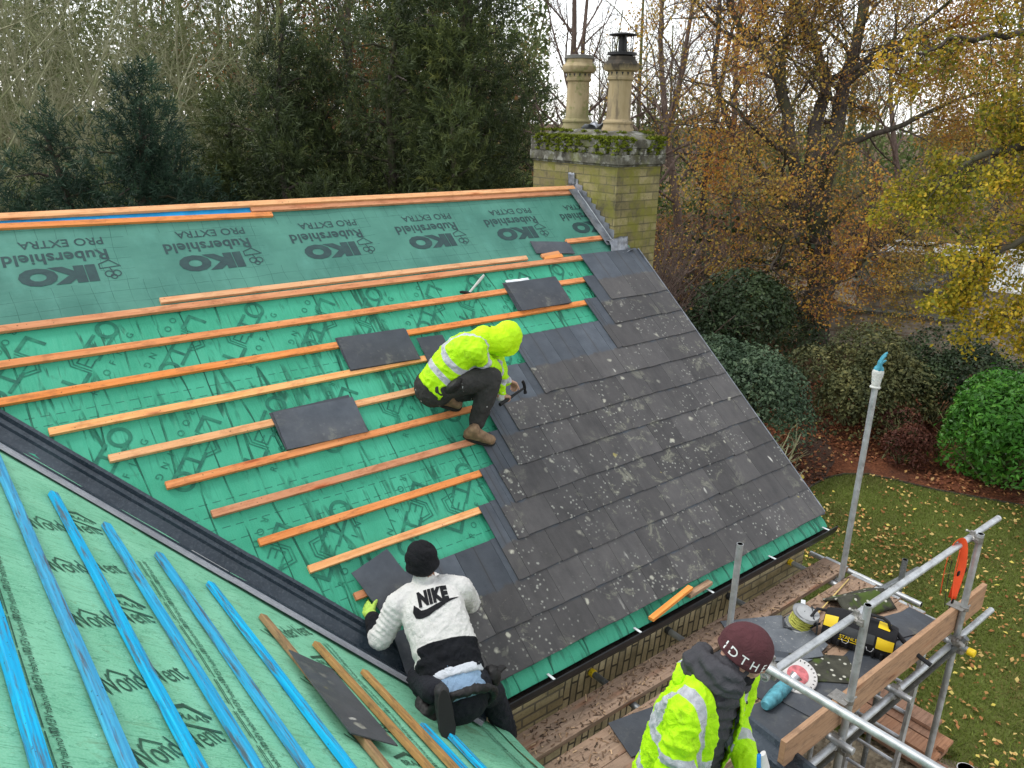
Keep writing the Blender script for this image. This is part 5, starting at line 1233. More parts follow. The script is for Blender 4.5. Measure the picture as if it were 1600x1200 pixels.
# overhanging golden boughs at the right edge; their trunk stands outside the picture
ob = thing('beech_tree', 'golden yellow boughs hanging into the right edge, in front of the beech', 'tree', (9.2, -2.9, GROUND)); ot = Tree(31)
ot.poly.append(([Vector((9.9, -3.9, -5.3)), Vector((9.8, -3.7, -2.5)), Vector((9.6, -3.5, 0)), Vector((9.4, -3.2, 2.5)), Vector((9.3, -3.1, 5))], [.3, .27, .22, .16, .08], 0))
for pts, r0 in (([(9.6, -3.5, 0), (7.87, -2.24, .74), (7.1, -1.72, .5), (6.32, -1.23, .17), (5.9, -0.95, -.3)], .10), ([(9.7, -3.6, -1.2), (7.65, -2.56, -.4), (6.95, -2.08, -.78), (6.5, -1.74, -1.23), (6.3, -1.6, -1.7)], .08),
                ([(9.4, -3.2, 2.2), (8.23, -2.06, 1.8), (7.4, -1.29, 2.04), (6.66, -.74, 1.94), (6.2, -.4, 1.7)], .08), ([(9.7, -3.6, -2), (7.9, -3.1, -1.3), (7.2, -2.5, -1.6), (6.9, -2.2, -2.0)], .06), ([(9.5, -3.3, 1.0), (8.4, -3.0, 1.2), (7.6, -2.3, 1.3), (7.0, -1.7, 1.1)], .06), ([(9.6, -3.5, -.5), (8.5, -3.0, -.2), (7.7, -2.6, .1), (7.0, -2.2, 0)], .06)):
    P = [Vector(p) for p in pts]; Q_ = []
    for i in range(len(P) - 1):
        for k in range(4): Q_.append(P[i].lerp(P[i + 1], k / 4) + Vector((ot.r.gauss(0, .03), ot.r.gauss(0, .03), ot.r.gauss(0, .03))))
    Q_.append(P[-1]); rad = [r0 * (1 - .8 * i / (len(Q_) - 1)) for i in range(len(Q_))]; ot.poly.append((Q_, rad, 0))
    for k in range(15):
        f = (.18 + .8 * (k + ot.r.random()) / 15) * (len(Q_) - 1); i = min(int(f), len(Q_) - 2); q = Q_[i].lerp(Q_[i + 1], f - i); dd = (Q_[i + 1] - Q_[i]).normalized(); o = Matrix.Rotation(k * 2.4, 3, dd) @ dd.orthogonal().normalized()
        ot.grow(q, dd * .7 + o * .7 + Vector((0, 0, -.1)), ot.r.uniform(.5, 1.0), .012, 2, dict(BC, kids=[0, 0, 6, 5], len=[.6, .5, .5, .55], up=[0, 0, -.03, -.06, -.06]))
ot.tubes('trunk', M['bark_dark'], ob); _all = ot.tips; ot.tips = [q for q in _all if q[0].z < .9 + ot.r.gauss(0, .4)]; add_leaves('crown', ot, M['leaf_lime'], ob, 6, .066, .075, keep=.9, nz=-.4)
ot.tips = [q for q in _all if q[0].z > .5 + ot.r.gauss(0, .4)]; add_leaves('crown', ot, M['leaf_gold'], ob, 4, .06, .085, keep=.75, nz=-.25)['label'] = 'orange upper leaves'

# --- shrubs
def shrub(seed, name, label, loc, rad, m, n, size, lumps=9, asp=.5, stems=18, barkm='bark_olive', facing=True, dens=.72):
    rg = random.Random(seed); root = thing(name, label, 'shrub'); L = []
    for _ in range(lumps):
        d = Vector((rg.gauss(0, 1), rg.gauss(0, 1), rg.gauss(.3, .7))).normalized(); L.append((np.array([d.x * rad[0] * .55, d.y * rad[1] * .55, rad[2] * (.5 + .42 * d.z)]), rg.uniform(.30, .62)))
    c = np.array([p for p, _ in L]); w = np.array([q for _, q in L]); k = NR.integers(0, lumps, n); d = rand_unit(n); d[:, 2] = np.where(d[:, 2] < -.35, -d[:, 2], d[:, 2])
    sh = dens + (1 - dens) * NR.random(n) ** .5 + np.where(NR.random(n) < .06, NR.random(n) * .28, 0); P = c[k] + d * np.array(rad) * (w[k] * sh)[:, None]; P[:, 2] = np.maximum(P[:, 2], .03 + .05 * NR.random(n))
    nr = d + rand_unit(n) * 1.05; nr[:, 2] += .4; nr /= np.linalg.norm(nr, axis=1)[:, None]
    V, Q = cards(P, NR.uniform(size * .6, size * 1.25, n), asp, nr if facing else None, .3)
    at = np.clip(.45 + .5 * vnoise(P, 2.2, seed) + NR.normal(0, .16, n), 0, 1); np_mesh('foliage', V, Q, M[m], root, at)
    t = Tree(seed)
    for j in range(stems):
        a = rg.random() * 6.28; t.grow(Vector((rg.gauss(0, .15), rg.gauss(0, .15), 0)), Vector((math.cos(a) * rg.uniform(.1, .9), math.sin(a) * rg.uniform(.1, .9), 1)), rad[2] * rg.uniform(.8, 1.1), .022, 0, dict(seg=[5, 3], taper=[.4, .4], wob=[.12, .2], up=[.05, .05], kids=[5], start=[.3], ang=[40], len=[.5], rad=[.5], rmin=.004))
    t.tubes('stems', M[barkm], root, sides=(4, 3)); root.location = loc; return root
shrub(51, 'viburnum_bush', 'large round grey-green bush beside the verge of the slate roof', (5.2, 1.55, GROUND), (1.65, 1.65, 1.75), 'leaf_vib', 26000, .08, 14)
shrub(52, 'laurel_bush', 'bright green glossy laurel bush at the right edge beyond the lawn', (8.35, -1.95, GROUND), (1.5, 1.5, 1.5), 'leaf_laurel', 17000, .115, 12, .42)
shrub(53, 'olive_bush', 'yellow-olive bush between the grey-green bush and the laurel', (8.9, 1.1, GROUND), (1.6, 1.5, 1.5), 'leaf_olive', 17000, .085, 12)
shrub(54, 'dark_bush', 'dark shaded bush between olive bush and laurel under golden boughs', (10.6, .1, GROUND), (1.7, 1.7, 1.35), 'leaf_ivy', 11000, .09, 12)
shrub(55, 'red_bush', 'low brown-red shrub at the left foot of the laurel', (8.0, -.45, GROUND), (.75, .7, .75), 'leaf_redbush', 3500, .07, 7)
shrub(56, 'ivy_bush', 'dark ivy clad bush at the foot of the beech behind the grey-green bush', (9.2, 3.9, GROUND), (2.4, 2.0, 2.0), 'leaf_ivy', 17000, .10, 14)
shrub(57, 'bramble_bush', 'rust brown twiggy thicket just right of the chimney', (6.8, 5.6, GROUND), (2.8, 2.0, 3.6), 'leaf_beech', 800, .07, 14, stems=150, barkm='bark_twig', dens=.3)
shrub(58, 'bramble_bush', 'brown thicket with golden leaves behind the ivy clad bush, below the beech limbs', (12.0, 7.4, GROUND), (3.2, 2.4, 3.2), 'leaf_beech', 700, .075, 14, stems=90, barkm='bark_twig', dens=.25)
shrub(59, 'dry_shrub', 'small bare dry shrub against the verge in front of the grey-green bush', (4.0, -.15, GROUND), (.4, .4, 1.25), 'leaf_scrub', 40, .04, 5, stems=20, barkm='bark_pale')

# --- garden wall and outbuilding glimpsed through the beech
M['oldwall'] = m_brick("old_garden_brick", .225, .075, [(.22, .16, .12), (.33, .25, .19), (.44, .38, .31)], (.34, .32, .28), moss=.25)
b = MB(42); a_, c_ = Vector((13.6, 6.2, 0)), Vector((16.6, .6, 0)); b.bar(a_ + Vector((0, 0, GROUND + .5)), c_ + Vector((0, 0, GROUND + .5)), .3, 1.0); b.bar(a_ + Vector((0, 0, GROUND + 1.05)), c_ + Vector((0, 0, GROUND + 1.05)), .42, .09, mi=1)
tag(b.build('garden_wall', [M['oldwall'], M['cap']]), 'low old brick garden wall behind the beech trunk', 'wall')
shed = thing('outbuilding', 'old brick outbuilding with a mossy pale roof beyond the garden wall', 'building', (18.5, 4.2, GROUND))
X_ = (c_ - a_).normalized(); Y_ = Vector((-X_.y, X_.x, 0)) * -1
if Y_.x < 0: Y_ = -Y_
o_ = Vector((16.6, 5.3, GROUND)); b = MB(43); L_, W_, Hh = 3.2, 2.6, 1.35
def sp(u, v, h): return o_ + X_ * u + Y_ * v + Vector((0, 0, h))
b.hexa([sp(0, 0, 0), sp(L_, 0, 0), sp(L_, W_, 0), sp(0, W_, 0), sp(0, 0, Hh), sp(L_, 0, Hh), sp(L_, W_, Hh), sp(0, W_, Hh)]); b.build('wall', M['oldwall'], shed, fixn=True)
b = MB(44); b.hexa([sp(-.2, -.25, Hh - .02), sp(L_ + .2, -.25, Hh - .02), sp(L_ + .2, W_ / 2, Hh + .8), sp(-.2, W_ / 2, Hh + .8), sp(-.2, -.25, Hh + .05), sp(L_ + .2, -.25, Hh + .05), sp(L_ + .2, W_ / 2, Hh + .87), sp(-.2, W_ / 2, Hh + .87)]); b.build('roof', M['cap'], shed, fixn=True)
M['glass_pale'] = m_plain("pale_greenhouse_glass", (.45, .47, .46), .3, var=.25, scale=2); M['pale_wood'] = m_plain("white_glazing_bars", (.72, .72, .70), .6)
gh = thing('greenhouse', 'long low white greenhouse glimpsed far beyond the beech', 'greenhouse', (22.5, 4.5, GROUND))
o_ = Vector((21.3, 7.8, GROUND)); X_ = Vector((.36, -.933, 0)).normalized(); Y_ = Vector((.933, .36, 0)); b = MB(45)
b.hexa([sp(0, 0, 0), sp(7, 0, 0), sp(7, 3, 0), sp(0, 3, 0), sp(0, 0, .7), sp(7, 0, .7), sp(7, 3, .7), sp(0, 3, .7)]); b.build('wall', M['oldwall'], gh, fixn=True)
b = MB(46); b.hexa([sp(0, .02, .7), sp(7, .02, .7), sp(7, 1.6, 1.8), sp(0, 1.6, 1.8), sp(0, .02, .74), sp(7, .02, .74), sp(7, 1.6, 1.85), sp(0, 1.6, 1.65)]); b.build('glass_roof', M['glass_pale'], gh, fixn=True)
b = MB(47)
for k in range(15): b.bar(sp(k * .5, 0, .75), sp(k * .5, 1.6, 1.87), .04, .04)
b.bar(sp(0, 0, .72), sp(7, 0, .72), .08, .08); b.bar(sp(0, 1.6, 1.88), sp(7, 1.6, 1.88), .08, .08); b.build('glazing_bars', M['pale_wood'], gh)
poly_sheet('pale_yard', [(20, 12), (31, 18), (44, 4), (30, -6), (21, -1), (19.5, 3)], GROUND + .004, M['gravel'])

# --- undergrowth and far wood (nobody could count it)
def band(name, n, az0, az1, D0, D1, top, m, size, seed, label, lo=0.0, nzs=.35, asp=.6, gap=-.9):
    az = NR.uniform(az0, az1, n); D = NR.uniform(D0, D1, n); P = np.stack([CAM.x + D * np.sin(np.radians(az)), CAM.y + D * np.cos(np.radians(az))], 1)
    hn = vnoise(P, .22, seed); hm = top * (.72 + .5 * hn); z = lo + (hm - lo) * NR.random(n) ** .9; P = np.column_stack([P, GROUND + z]); k = np.array([noise.noise(Vector((p[0] * .5, p[1] * .5, p[2] * .6 + seed))) for p in P]) > gap; P = P[k]; n = len(P)
    V, Q = cards(P, NR.uniform(size * .5, size * 1.3, n), asp, None, .2); at = np.clip(.45 + .62 * np.array([noise.noise(Vector((p[0] * nzs, p[1] * nzs, p[2] * nzs + seed))) for p in P]) + NR.normal(0, .16, n), 0, 1)
    tag(np_mesh(name, V, Q, m, attr=at), label, 'undergrowth' if 'under' in name else 'wood', kind='stuff')
band('undergrowth', 48000, 2, 40, 18.5, 30, 6.3, M['leaf_scrub'], .15, 3, 'tangled olive undergrowth between the bare trees behind the yews')
band('undergrowth', 11000, 40, 61.5, 25, 36, 3.4, M['leaf_rust'], .15, 5, 'brown undergrowth behind the beech', gap=-.25)
band('undergrowth', 7000, 40, 61, 20, 30, 4.0, M['leaf_ivy'], .16, 8, 'dark evergreen scrub behind the beech', gap=.12)
band('woodland', 42000, 28, 76, 42, 62, 8.5, M['leaf_far'], .30, 11, 'hazy olive and brown far wood behind all the trees', nzs=.12, gap=-.12)
band('woodland', 85000, 0, 41, 34, 58, 15.5, M['leaf_far'], .25, 17, 'olive green far wood rising behind the yews', nzs=.16, gap=-.28)
band('woodland', 15000, 24, 37, 32, 46, 11.0, M['leaf_rust'], .20, 14, 'thin rust orange leaves of the wood left of the tallest yew', lo=5.0, gap=.08)
wt = Tree(77); WCFG = dict(seg=[6, 4, 3], taper=[.25, .3, .4], wob=[.05, .12, .2], up=[.04, .06, .05], kids=[11, 6], start=[.3, .2], ang=[36, 38], len=[.42, .5], rad=[.4, .5], rmin=.012)
for k in range(230):
    az = wt.r.uniform(0, 78) if k < 60 else wt.r.uniform(0, 40); D = wt.r.uniform(38, 66); p = polar(az, D); wt.grow(p, Vector((wt.r.gauss(0, .06), wt.r.gauss(0, .06), 1)), wt.r.uniform(8, 14), wt.r.uniform(.06, .15), 0, WCFG)
tag(wt.tubes('woodland', M['bark_olive'], None, sides=(5, 3, 3)), 'far wood of thin bare trunks and branches reading as one mass', 'wood', kind='stuff')
# ---------------------------------------------------------------- scaffold along the eaves
ZD = -3.0                                   # top of the scaffold boards
sc = thing('scaffold', 'galvanised tube scaffold with guard rails and toe board along the eaves', 'scaffold', (-1.2, -4.1, GROUND))
TR = 0.0242
def stube(name, p0, p1, m='galv', lab=None):
    b = MB(int(abs(p0[0] * 991 + p0[1] * 77 + p0[2]) * 10)); b.pipe(p0, p1, TR); o = b.build(name, M[m], sc, smooth=True, auto=40)
    if lab: o['label'] = lab
    return o
P1, P2, P3, P4 = (-.18, -3.63), (-1.79, -3.63), (-.205, -4.612), (-1.885, -4.625)
st1 = stube('standard', (*P1, GROUND), (*P1, -1.175), lab='tall inner upright at the gable end, capped by a glove')
st2 = stube('standard', (*P2, GROUND), (*P2, -2.12)); st3 = stube('standard', (*P3, GROUND), (*P3, -2.125)); st4 = stube('standard', (*P4, GROUND), (*P4, -2.045))
stube('standard', (-3.02, -4.64, GROUND), (-3.02, -4.64, -3.06)); stube('standard', (.30, -3.93, GROUND), (.30, -3.93, -2.86), 'galv_dark')
stube('guard_rail', (.285, -4.553, -2.178), (-2.83, -4.553, -2.165)); stube('guard_rail', (-2.815, -4.50, -2.105), (-2.72, -7.6, -2.13))
stube('ledger', (.50, -4.60, -3.085), (-2.7, -4.60, -3.11)); stube('ledger', (.62, -3.93, -3.075), (-3.6, -3.60, -3.115), 'galv_dark'); stube('ledger', (-3.5, -4.7, -3.12), (-3.45, -8, -3.12)); stube('ledger', (-2.65, -4.7, -3.12), (-2.6, -8, -3.12))
for x in (-2.74, -1.915, -1.14, -.235):
    t = stube('transom', (x, -3.16, -3.063), (x - .02, -4.73, -3.063), 'galv' if x > -2 else 'galv_dark')
    b = MB(60); b.lathe([(.027, 0), (.030, .003), (.030, .035), (.024, .038)], (x, -3.157, -3.063), 14, axis=(0, -1, 0)); e = b.build('end_cap', M['yellow_plastic'] if x in (-2.74, -.235) else M['dark_plastic'], t, smooth=True, auto=40)
stube('transom', (.12, -3.16, -3.10), (.12, -4.2, -3.10)); stube('transom', (-2.2, -5.6, -3.07), (-3.7, -5.6, -3.07)); stube('transom', (-2.2, -7, -3.07), (-3.7, -7, -3.07))
stube('brace', (-.27, -4.70, -2.96), (-.45, -3.75, -5.0), 'galv_dark')
# couplers: saddle, flap and bolt
def coupler(p, ax1, ax2):
    b = MB(61); p = Vector(p); a1, a2 = Vector(ax1).normalized(), Vector(ax2).normalized(); n = a1.cross(a2).normalized()
    for a, s in ((a1, -1), (a2, 1)):
        q = p + n * s * .0245; b.rings([q - a * .026, q - a * .026, q + a * .026, q + a * .026], [.0255, .0305, .0305, .0255], 14)
        c = a.cross(n).normalized(); e = q + c * .036; b.box(e, (.022, .03, .026)); b.tube(e - n * .012, e + n * .05, .006, seg=8); b.lathe([(.011, 0), (.011, .012)], e + n * .035, 6, axis=n)
    return b.build('coupler', M['galv_ft'], sc, smooth=True, auto=35)
for p, a1, a2 in (((-.205, -4.582, -2.176), (0, 0, 1), (1, 0, 0)), ((-1.885, -4.588, -2.168), (0, 0, 1), (1, 0, 0)), ((-2.79, -4.55, -2.135), (1, 0, 0), (0, 1, 0)), ((-.23, -4.60, -3.075), (1, 0, 0), (0, 1, 0)), ((-1.14, -4.60, -3.082), (1, 0, 0), (0, 1, 0)), ((-1.92, -4.60, -3.085), (1, 0, 0), (0, 1, 0)), ((-.18, -3.60, -3.07), (0, 0, 1), (1, 0, 0)), ((-1.79, -3.60, -3.07), (0, 0, 1), (1, 0, 0)), ((-.205, -4.635, -3.12), (0, 0, 1), (1, 0, 0)), ((-1.885, -4.64, -3.13), (0, 0, 1), (1, 0, 0)), ((-.27, -4.66, -3.02), (0, 0, 1), (0, 1, 0))): coupler(p, a1, a2)
# toe board on edge, with its bent steel clips
b = MB(62); n = 14; xs = np.linspace(-2.53, .29, n + 1); r_ = .4
for i in range(n): pass
b.hexa([(-2.53, -4.585, ZD + .012), (.29, -4.59, ZD + .012), (.29, -4.552, ZD + .012), (-2.53, -4.547, ZD + .012), (-2.53, -4.585, ZD + .238), (.29, -4.59, ZD + .238), (.29, -4.552, ZD + .238), (-2.53, -4.547, ZD + .238)])
toe = b.build('toe_board', M['toe'], sc, bevel=.004, fixn=True)
for x in (P3[0], P4[0]):
    b = MB(63); b.box((x - .02, -4.572, ZD + .2415), (.11, .12, .004)); b.box((x - .02, -4.535, ZD + .215), (.09, .004, .05)); b.rings([(x, -4.62, ZD + .22), (x, -4.62, ZD + .25)], .032, 14); b.tube((x + .03, -4.63, ZD + .235), (x + .075, -4.63, ZD + .235), .007, seg=8); b.build('toe_clip', M['galv_ft'], toe)
# scaffold boards lie loose on the tubes: each is a thing
GB = 'scaffold boards of the working platform'
def board(x0, x1, y0, y1, lab, along='x', z=ZD, m='board'):
    b = MB(int(abs(y0 * 1000 + x0 * 100))); n = 16; w = .0
    us = np.linspace(x0, x1, n + 1)
    for i in range(n): pass
    if along == 'x': b.hexa([(x0, y0, z - .038), (x1, y0, z - .038), (x1, y1, z - .038), (x0, y1, z - .038), (x0, y0, z), (x1, y0, z), (x1, y1, z), (x0, y1, z)])
    else: b.hexa([(x0, y1, z - .038), (x0, y0, z - .038), (x1, y0, z - .038), (x1, y1, z - .038), (x0, y1, z), (x0, y0, z), (x1, y0, z), (x1, y1, z)])
    o = thing('scaffold_board', lab, 'board', ((x0 + x1) / 2, (y0 + y1) / 2, z - .038), GB); b.build('plank', M[m], o, bevel=.004, fixn=True)
    for e in ((x0, x1) if along == 'x' else (y0, y1)):
        s = 1 if e in (x1, y1) else -1; b = MB(64)
        if along == 'x': b.box((e + s * .001, (y0 + y1) / 2, z - .019), (.0035, y1 - y0 - .01, .036)); b.box((e - s * .018, (y0 + y1) / 2, z + .0012), (.036, y1 - y0 - .012, .0022))
        else: b.box(((x0 + x1) / 2, e + s * .001, z - .019), (x1 - x0 - .01, .0035, .036)); b.box(((x0 + x1) / 2, e - s * .018, z + .0012), (x1 - x0 - .012, .036, .0022))
        b.build('end_band', M['galv'], o)
    return o
board(-3.95, .02, -3.585, -3.365, 'brown scaffold board nearest the brick wall, littered with wood shavings')
board(-3.90, -.055, -3.885, -3.662, 'scaffold board second from the wall, beyond the long gap')
board(-3.4, -.085, -4.108, -3.888, 'middle scaffold board running under the cable reel'); board(-3.4, -.115, -4.332, -4.112, 'scaffold board under the tool bag, fourth from the wall'); board(-2.6, -.145, -4.545, -4.336, 'outermost scaffold board against the toe board')
board(-3.45, -3.23, -8.2, -4.36, 'scaffold board underfoot of the capped worker, nearest the near eaves', 'y'); board(-3.22, -3.0, -8.2, -4.36, 'scaffold board beside the capped worker, second from the near eaves', 'y'); board(-2.99, -2.77, -8.2, -4.36, 'scaffold board of the near platform, outer side', 'y')
# shavings and crumbs on the boards
rg = random.Random(9); V, Q = [], []
for k in range(1700):
    x = rg.uniform(-3.75, -.1); y = rg.choice([rg.uniform(-3.58, -3.37)] * 3 + [rg.uniform(-3.88, -3.67)] * 2 + [rg.uniform(-4.3, -3.9)]); a = rg.gauss(0.1, .9); L = rg.uniform(.004, .018) * (3 if rg.random() < .05 else 1); w = rg.uniform(.0015, .005); z = ZD + .003 + rg.random() * .004; i = len(V); c, s = math.cos(a), math.sin(a)
    for u, v in ((-L, -w), (L, -w), (L, w), (-L, w)): V.append((x + u * c - v * s, y + u * s + v * c, z + .002 * (u > 0)))
    Q.append((i, i + 1, i + 2, i + 3))
M['shaving'] = m_leaf("wood_shavings", [(0, (.03, .02, .014)), (.4, (.11, .065, .04)), (.75, (.22, .135, .08)), (1, (.50, .34, .20))], .9, 0)
tag(np_mesh('wood_debris', np.array(V), np.array(Q), M['shaving'], attr=NR.random(len(Q))), 'wood shavings and crumbs littering the boards', 'debris', kind='stuff')

# ---------------------------------------------------------------- loose slates
def slate(lab, C, ux, uy, w, h, m='slate_loose', t=.006, poly=None, group=None, name='loose_slate', seed=0):
    """a slate centred at C with edge directions ux, uy"""
    ux = Vector(ux).normalized(); uy = Vector(uy); uy = (uy - ux * uy.dot(ux)).normalized(); n = ux.cross(uy); rg = random.Random(seed + int(w * 1000)); C = Vector(C)
    if poly is None:
        poly = []
        for (a, b_), (c, d) in zip([(-1, -1), (1, -1), (1, 1), (-1, 1)], [(1, -1), (1, 1), (-1, 1), (-1, -1)]):
            for k in range(6): f = k / 6; poly.append(((a + (c - a) * f) * w / 2 + rg.gauss(0, .0011), (b_ + (d - b_) * f) * h / 2 + rg.gauss(0, .0011)))
    b = MB(seed); b.prism(poly, lambda u, v, k: C + ux * u + uy * v + n * k, 0, t)
    o = b.build(name, M[m]); tag(o, lab, 'slate', group); return o
def roof_slate(lab, x, s, w, h, rot=0.0, lift=.032, tilt=0.0, **kw):
    c, n = math.cos(rot), math.sin(rot); e1 = RF(1, 0) - RF(0, 0); e2 = RF(0, 0) - RF(0, 1); return slate(lab, RF(x, s, lift), e1 * c + e2 * n, e2 * c - e1 * n, w, h, **kw)
SG = 'spare slates resting on the roof battens'
roof_slate('plain spare slate left of the crouching person, lower slate of its pair', -4.035, 2.10, .60, .305, RAD(1), .033, group=SG, seed=1); roof_slate('plain spare slate left of the crouching person, upper slate of its pair', -4.022, 2.115, .60, .30, RAD(-1.2), .040, group=SG, seed=2)
roof_slate('stained spare slate upper left of the crouching person, lower of its pair', -3.335, 1.60, .60, .31, RAD(-1), .033, group=SG, seed=3); roof_slate('stained spare slate upper left of the crouching person, upper of its pair', -3.33, 1.603, .595, .30, RAD(-2), .040, group=SG, seed=4)
for k in range(4): roof_slate(f'dark spare slate above the crouching person, {("bottom", "second", "third", "top")[k]} of its stack of four', -1.56 + .006 * k, 1.315 + .004 * k, .60, .32, RAD(-2 + .7 * k), .034 + .0072 * k, group=SG, seed=10 + k)
roof_slate('small grey slate offcut on the dark membrane in front of the chimney', -1.02, .80, .47, .155, RAD(-7), .030, group=SG, seed=20)
roof_slate('slate propped behind the back of the crouching person', -2.86, 1.72, .24, .30, RAD(-3), .036, group=SG, seed=21)
b = MB(65)
bo = [(-1.10, .878, .235, .04, RAD(4), 'short batten offcut in front of the chimney, upper of the two'), (-1.085, .912, .235, .04, RAD(1), 'short batten offcut in front of the chimney, touching the long batten')]
for x, s, L, w, r, lab in bo:
    b = MB(int(s * 9999)); e1 = RF(1, 0) - RF(0, 0); e2 = RF(0, 0) - RF(0, 1); d = e1 * math.cos(r) + e2 * math.sin(r); c = RF(x, s, .028); b.bar(c - d * L / 2, c + d * L / 2, w, .024, up=RF(0, 0, 1) - RF(0, 0)); tag(b.build('batten_offcut', M['batten_cut'], bevel=.002), lab, 'batten')
def loose_batten(x0, s0, x1, s1, lift, m, lab, w=.046):
    b = MB(int(abs(x0) * 777)); b.bar(RF(x0, s0, lift), RF(x1, s1, lift), w, .024, up=RF(0, 0, 1) - RF(0, 0)); tag(b.build('loose_batten', m, bevel=.0025), lab, 'batten', 'loose battens lying on the roof')
loose_batten(-4.735, .888, -1.40, .885, .027, M['batten_pale'], 'long pale batten lying loose just above the nailed one at the membrane lap'); loose_batten(-6.6, .085, -3.64, .140, .027, M['batten'], 'orange batten lying loose below the ridge at the left, over the blue film'); loose_batten(-3.80, .083, -.24, .088, .030, M['batten'], 'long orange batten lying along the ridge, ending at the chimney')
# slate under the brown battens on the nearer roof
def r2slate(lab, pts, lift, m='slate_loose', seed=0):
    b = MB(seed); P = [(p[0], p[1]) for p in pts]; b.prism(P[::-1], lambda u, v, h: RF2(u, v, lift + h), 0, .006, rnd=.3); tag(b.build('loose_slate', M[m], fixn=True), lab, 'slate')
r2slate('dark worn slate wedged between the old brown battens on the nearer roof', [(-3.30, 2.80), (-3.38, 3.03), (-4.02, 3.03), (-4.00, 2.76), (-3.62, 2.77)], .040, seed=30)

# hammer lying on the membrane
hm = thing('hammer', 'claw hammer with a pale handle lying on the green membrane below the top battens', 'hammer', RF(-2.2, 1.12))
b = MB(66); hd = RF(-1.995, 1.030, .034); he = RF(-2.235, 1.185, .020); b.rings([hd, hd.lerp(he, .3), hd.lerp(he, .6), he], [(.014, .009), (.016, .010), (.012, .009), (.011, .008)], 10); b.build('handle', M['glove_knit'], hm, smooth=True, auto=50)
b = MB(67); hx = (RF(1, .65) - RF(0, 0)).normalized(); hx = (RF(-2.16, 1.235, .02) - RF(-2.33, 1.15, .02)).normalized(); c = he.lerp(hd, -.03)
b.rings([c + hx * .062, c + hx * .042, c + hx * .04, c + hx * .02, c, c - hx * .03, c - hx * .06 + Vector((0, 0, -.004)), c - hx * .085 + Vector((0, 0, -.014))], [.0145, .0145, .011, .010, .013, (.013, .009), (.014, .005), (.012, .002)], 12); b.build('head', M['iron'], hm, smooth=True, auto=40)
b = MB(68); b.sheet(lambda u, v: RF(-1.80 + .27 * u, 1.115 + .06 * v, .03 + .02 * noise.noise(Vector((u * 4, v * 3, 5)))), list(np.linspace(0, 1, 9)), list(np.linspace(1, 0, 5))); fs = b.build('film_scrap', M['whitefilm'], smooth=True); tag(fs, 'crumpled scrap of clear film behind the stack of dark slates', 'film')

# offcuts lying in the gutter
b = MB(69); b.bar((-2.36, -3.352, -2.668), (-1.86, -3.30, -2.625), .045, .026); tag(b.build('batten_offcut', M['batten_cut'], bevel=.002), 'orange batten offcut lying in the gutter', 'batten')
b = MB(70); b.bar((-1.90, -3.315, -2.675), (-1.62, -3.30, -2.672), .05, .03); tag(b.build('batten_offcut', M['board'], bevel=.002), 'short weathered offcut in the gutter just beyond the orange one', 'batten')

# ---------------------------------------------------------------- slates and tools on the platform
DG = 'slates laid about the scaffold platform'; up = (0, 0, 1)
def dslate(lab, x, y, w, h, ang, lift, m='slate_loose', seed=0, poly=None, tilt=(0, 0)):
    c, n = math.cos(RAD(ang)), math.sin(RAD(ang)); slate(lab, (x, y, ZD + lift), (c, n, tilt[0]), (-n, c, tilt[1]), w, h, m, .007, poly, DG, seed=seed)
dslate('large plain slate at the left end of the toe board, lying flat', -2.02, -4.33, .60, .36, -8, .004, seed=41); dslate('plain slate with a crisp corner lying by the toe board, over the larger one', -1.70, -4.30, .56, .32, 8, .012, seed=42)
dslate('dark slate beneath the saw disc', -1.78, -4.05, .60, .30, 4, .004, seed=43); dslate('slate crusted with pale lichen between the disc cutter and the tool bag', -1.45, -4.22, .42, .30, -42, .021, 'slate_moss', seed=44)
dslate('plain slate between the lichened slate and the tool bag', -1.20, -4.38, .45, .30, 5, .013, seed=45); dslate('slate lying under the far side of the tool bag', -.70, -4.40, .58, .28, 3, .004, seed=46)
dslate('blue-grey slate at the far end of the platform behind the bag, lower', -.42, -4.36, .46, .30, -3, .012, seed=47); dslate('wet shiny slate at the far end of the platform behind the bag, upper', -.50, -4.30, .40, .26, -18, .020, seed=48)
dslate('slate lying under the dusty broken slates', -1.62, -3.86, .58, .30, -16, .004, seed=49); dslate('cracked slate tucked under the lichened one', -1.55, -4.02, .5, .3, 22, .012, seed=50); dslate('grey slate against the wall side between pole and reel', -1.42, -3.66, .52, .30, -28, .006, 'slate_dust', seed=51)
dslate('pale dusty slate with a broken corner beside the reel', -1.40, -3.90, .52, .30, -32, .024, 'slate_dust', seed=52, poly=[(-.26, -.14), (.16, -.15), (.28, -.06), (.22, .13), (-.05, .15), (-.24, .10)], tilt=(.04, .10))
dslate('broken point of a dusty slate in front of the pale one', -1.40, -4.06, .2, .2, -20, .034, 'slate_dust', seed=53, poly=[(-.12, -.05), (.08, -.07), (.12, .03), (.0, .07), (-.1, .05)]); dslate('long splinter of slate beside the broken dusty ones', -1.60, -4.0, .3, .05, -38, .03, 'slate_dust', seed=54, poly=[(-.18, -.02), (.15, -.03), (.2, .0), (-.15, .025)])
dslate('dark slate sloping against others behind the capped worker', -2.93, -3.86, .42, .27, -12, .03, seed=55, tilt=(.0, .16)); dslate('dark slate lying on its pile behind the capped worker', -2.85, -4.0, .5, .3, 10, .004, seed=56); dslate('bluish slate edge showing behind the sleeve of the capped worker', -3.05, -4.1, .5, .28, 34, .02, 'slate_dust', seed=57); dslate('upright stub of slate at the sleeve of the capped worker', -3.0, -4.22, .4, .22, 60, .03, seed=58, tilt=(.1, .2))
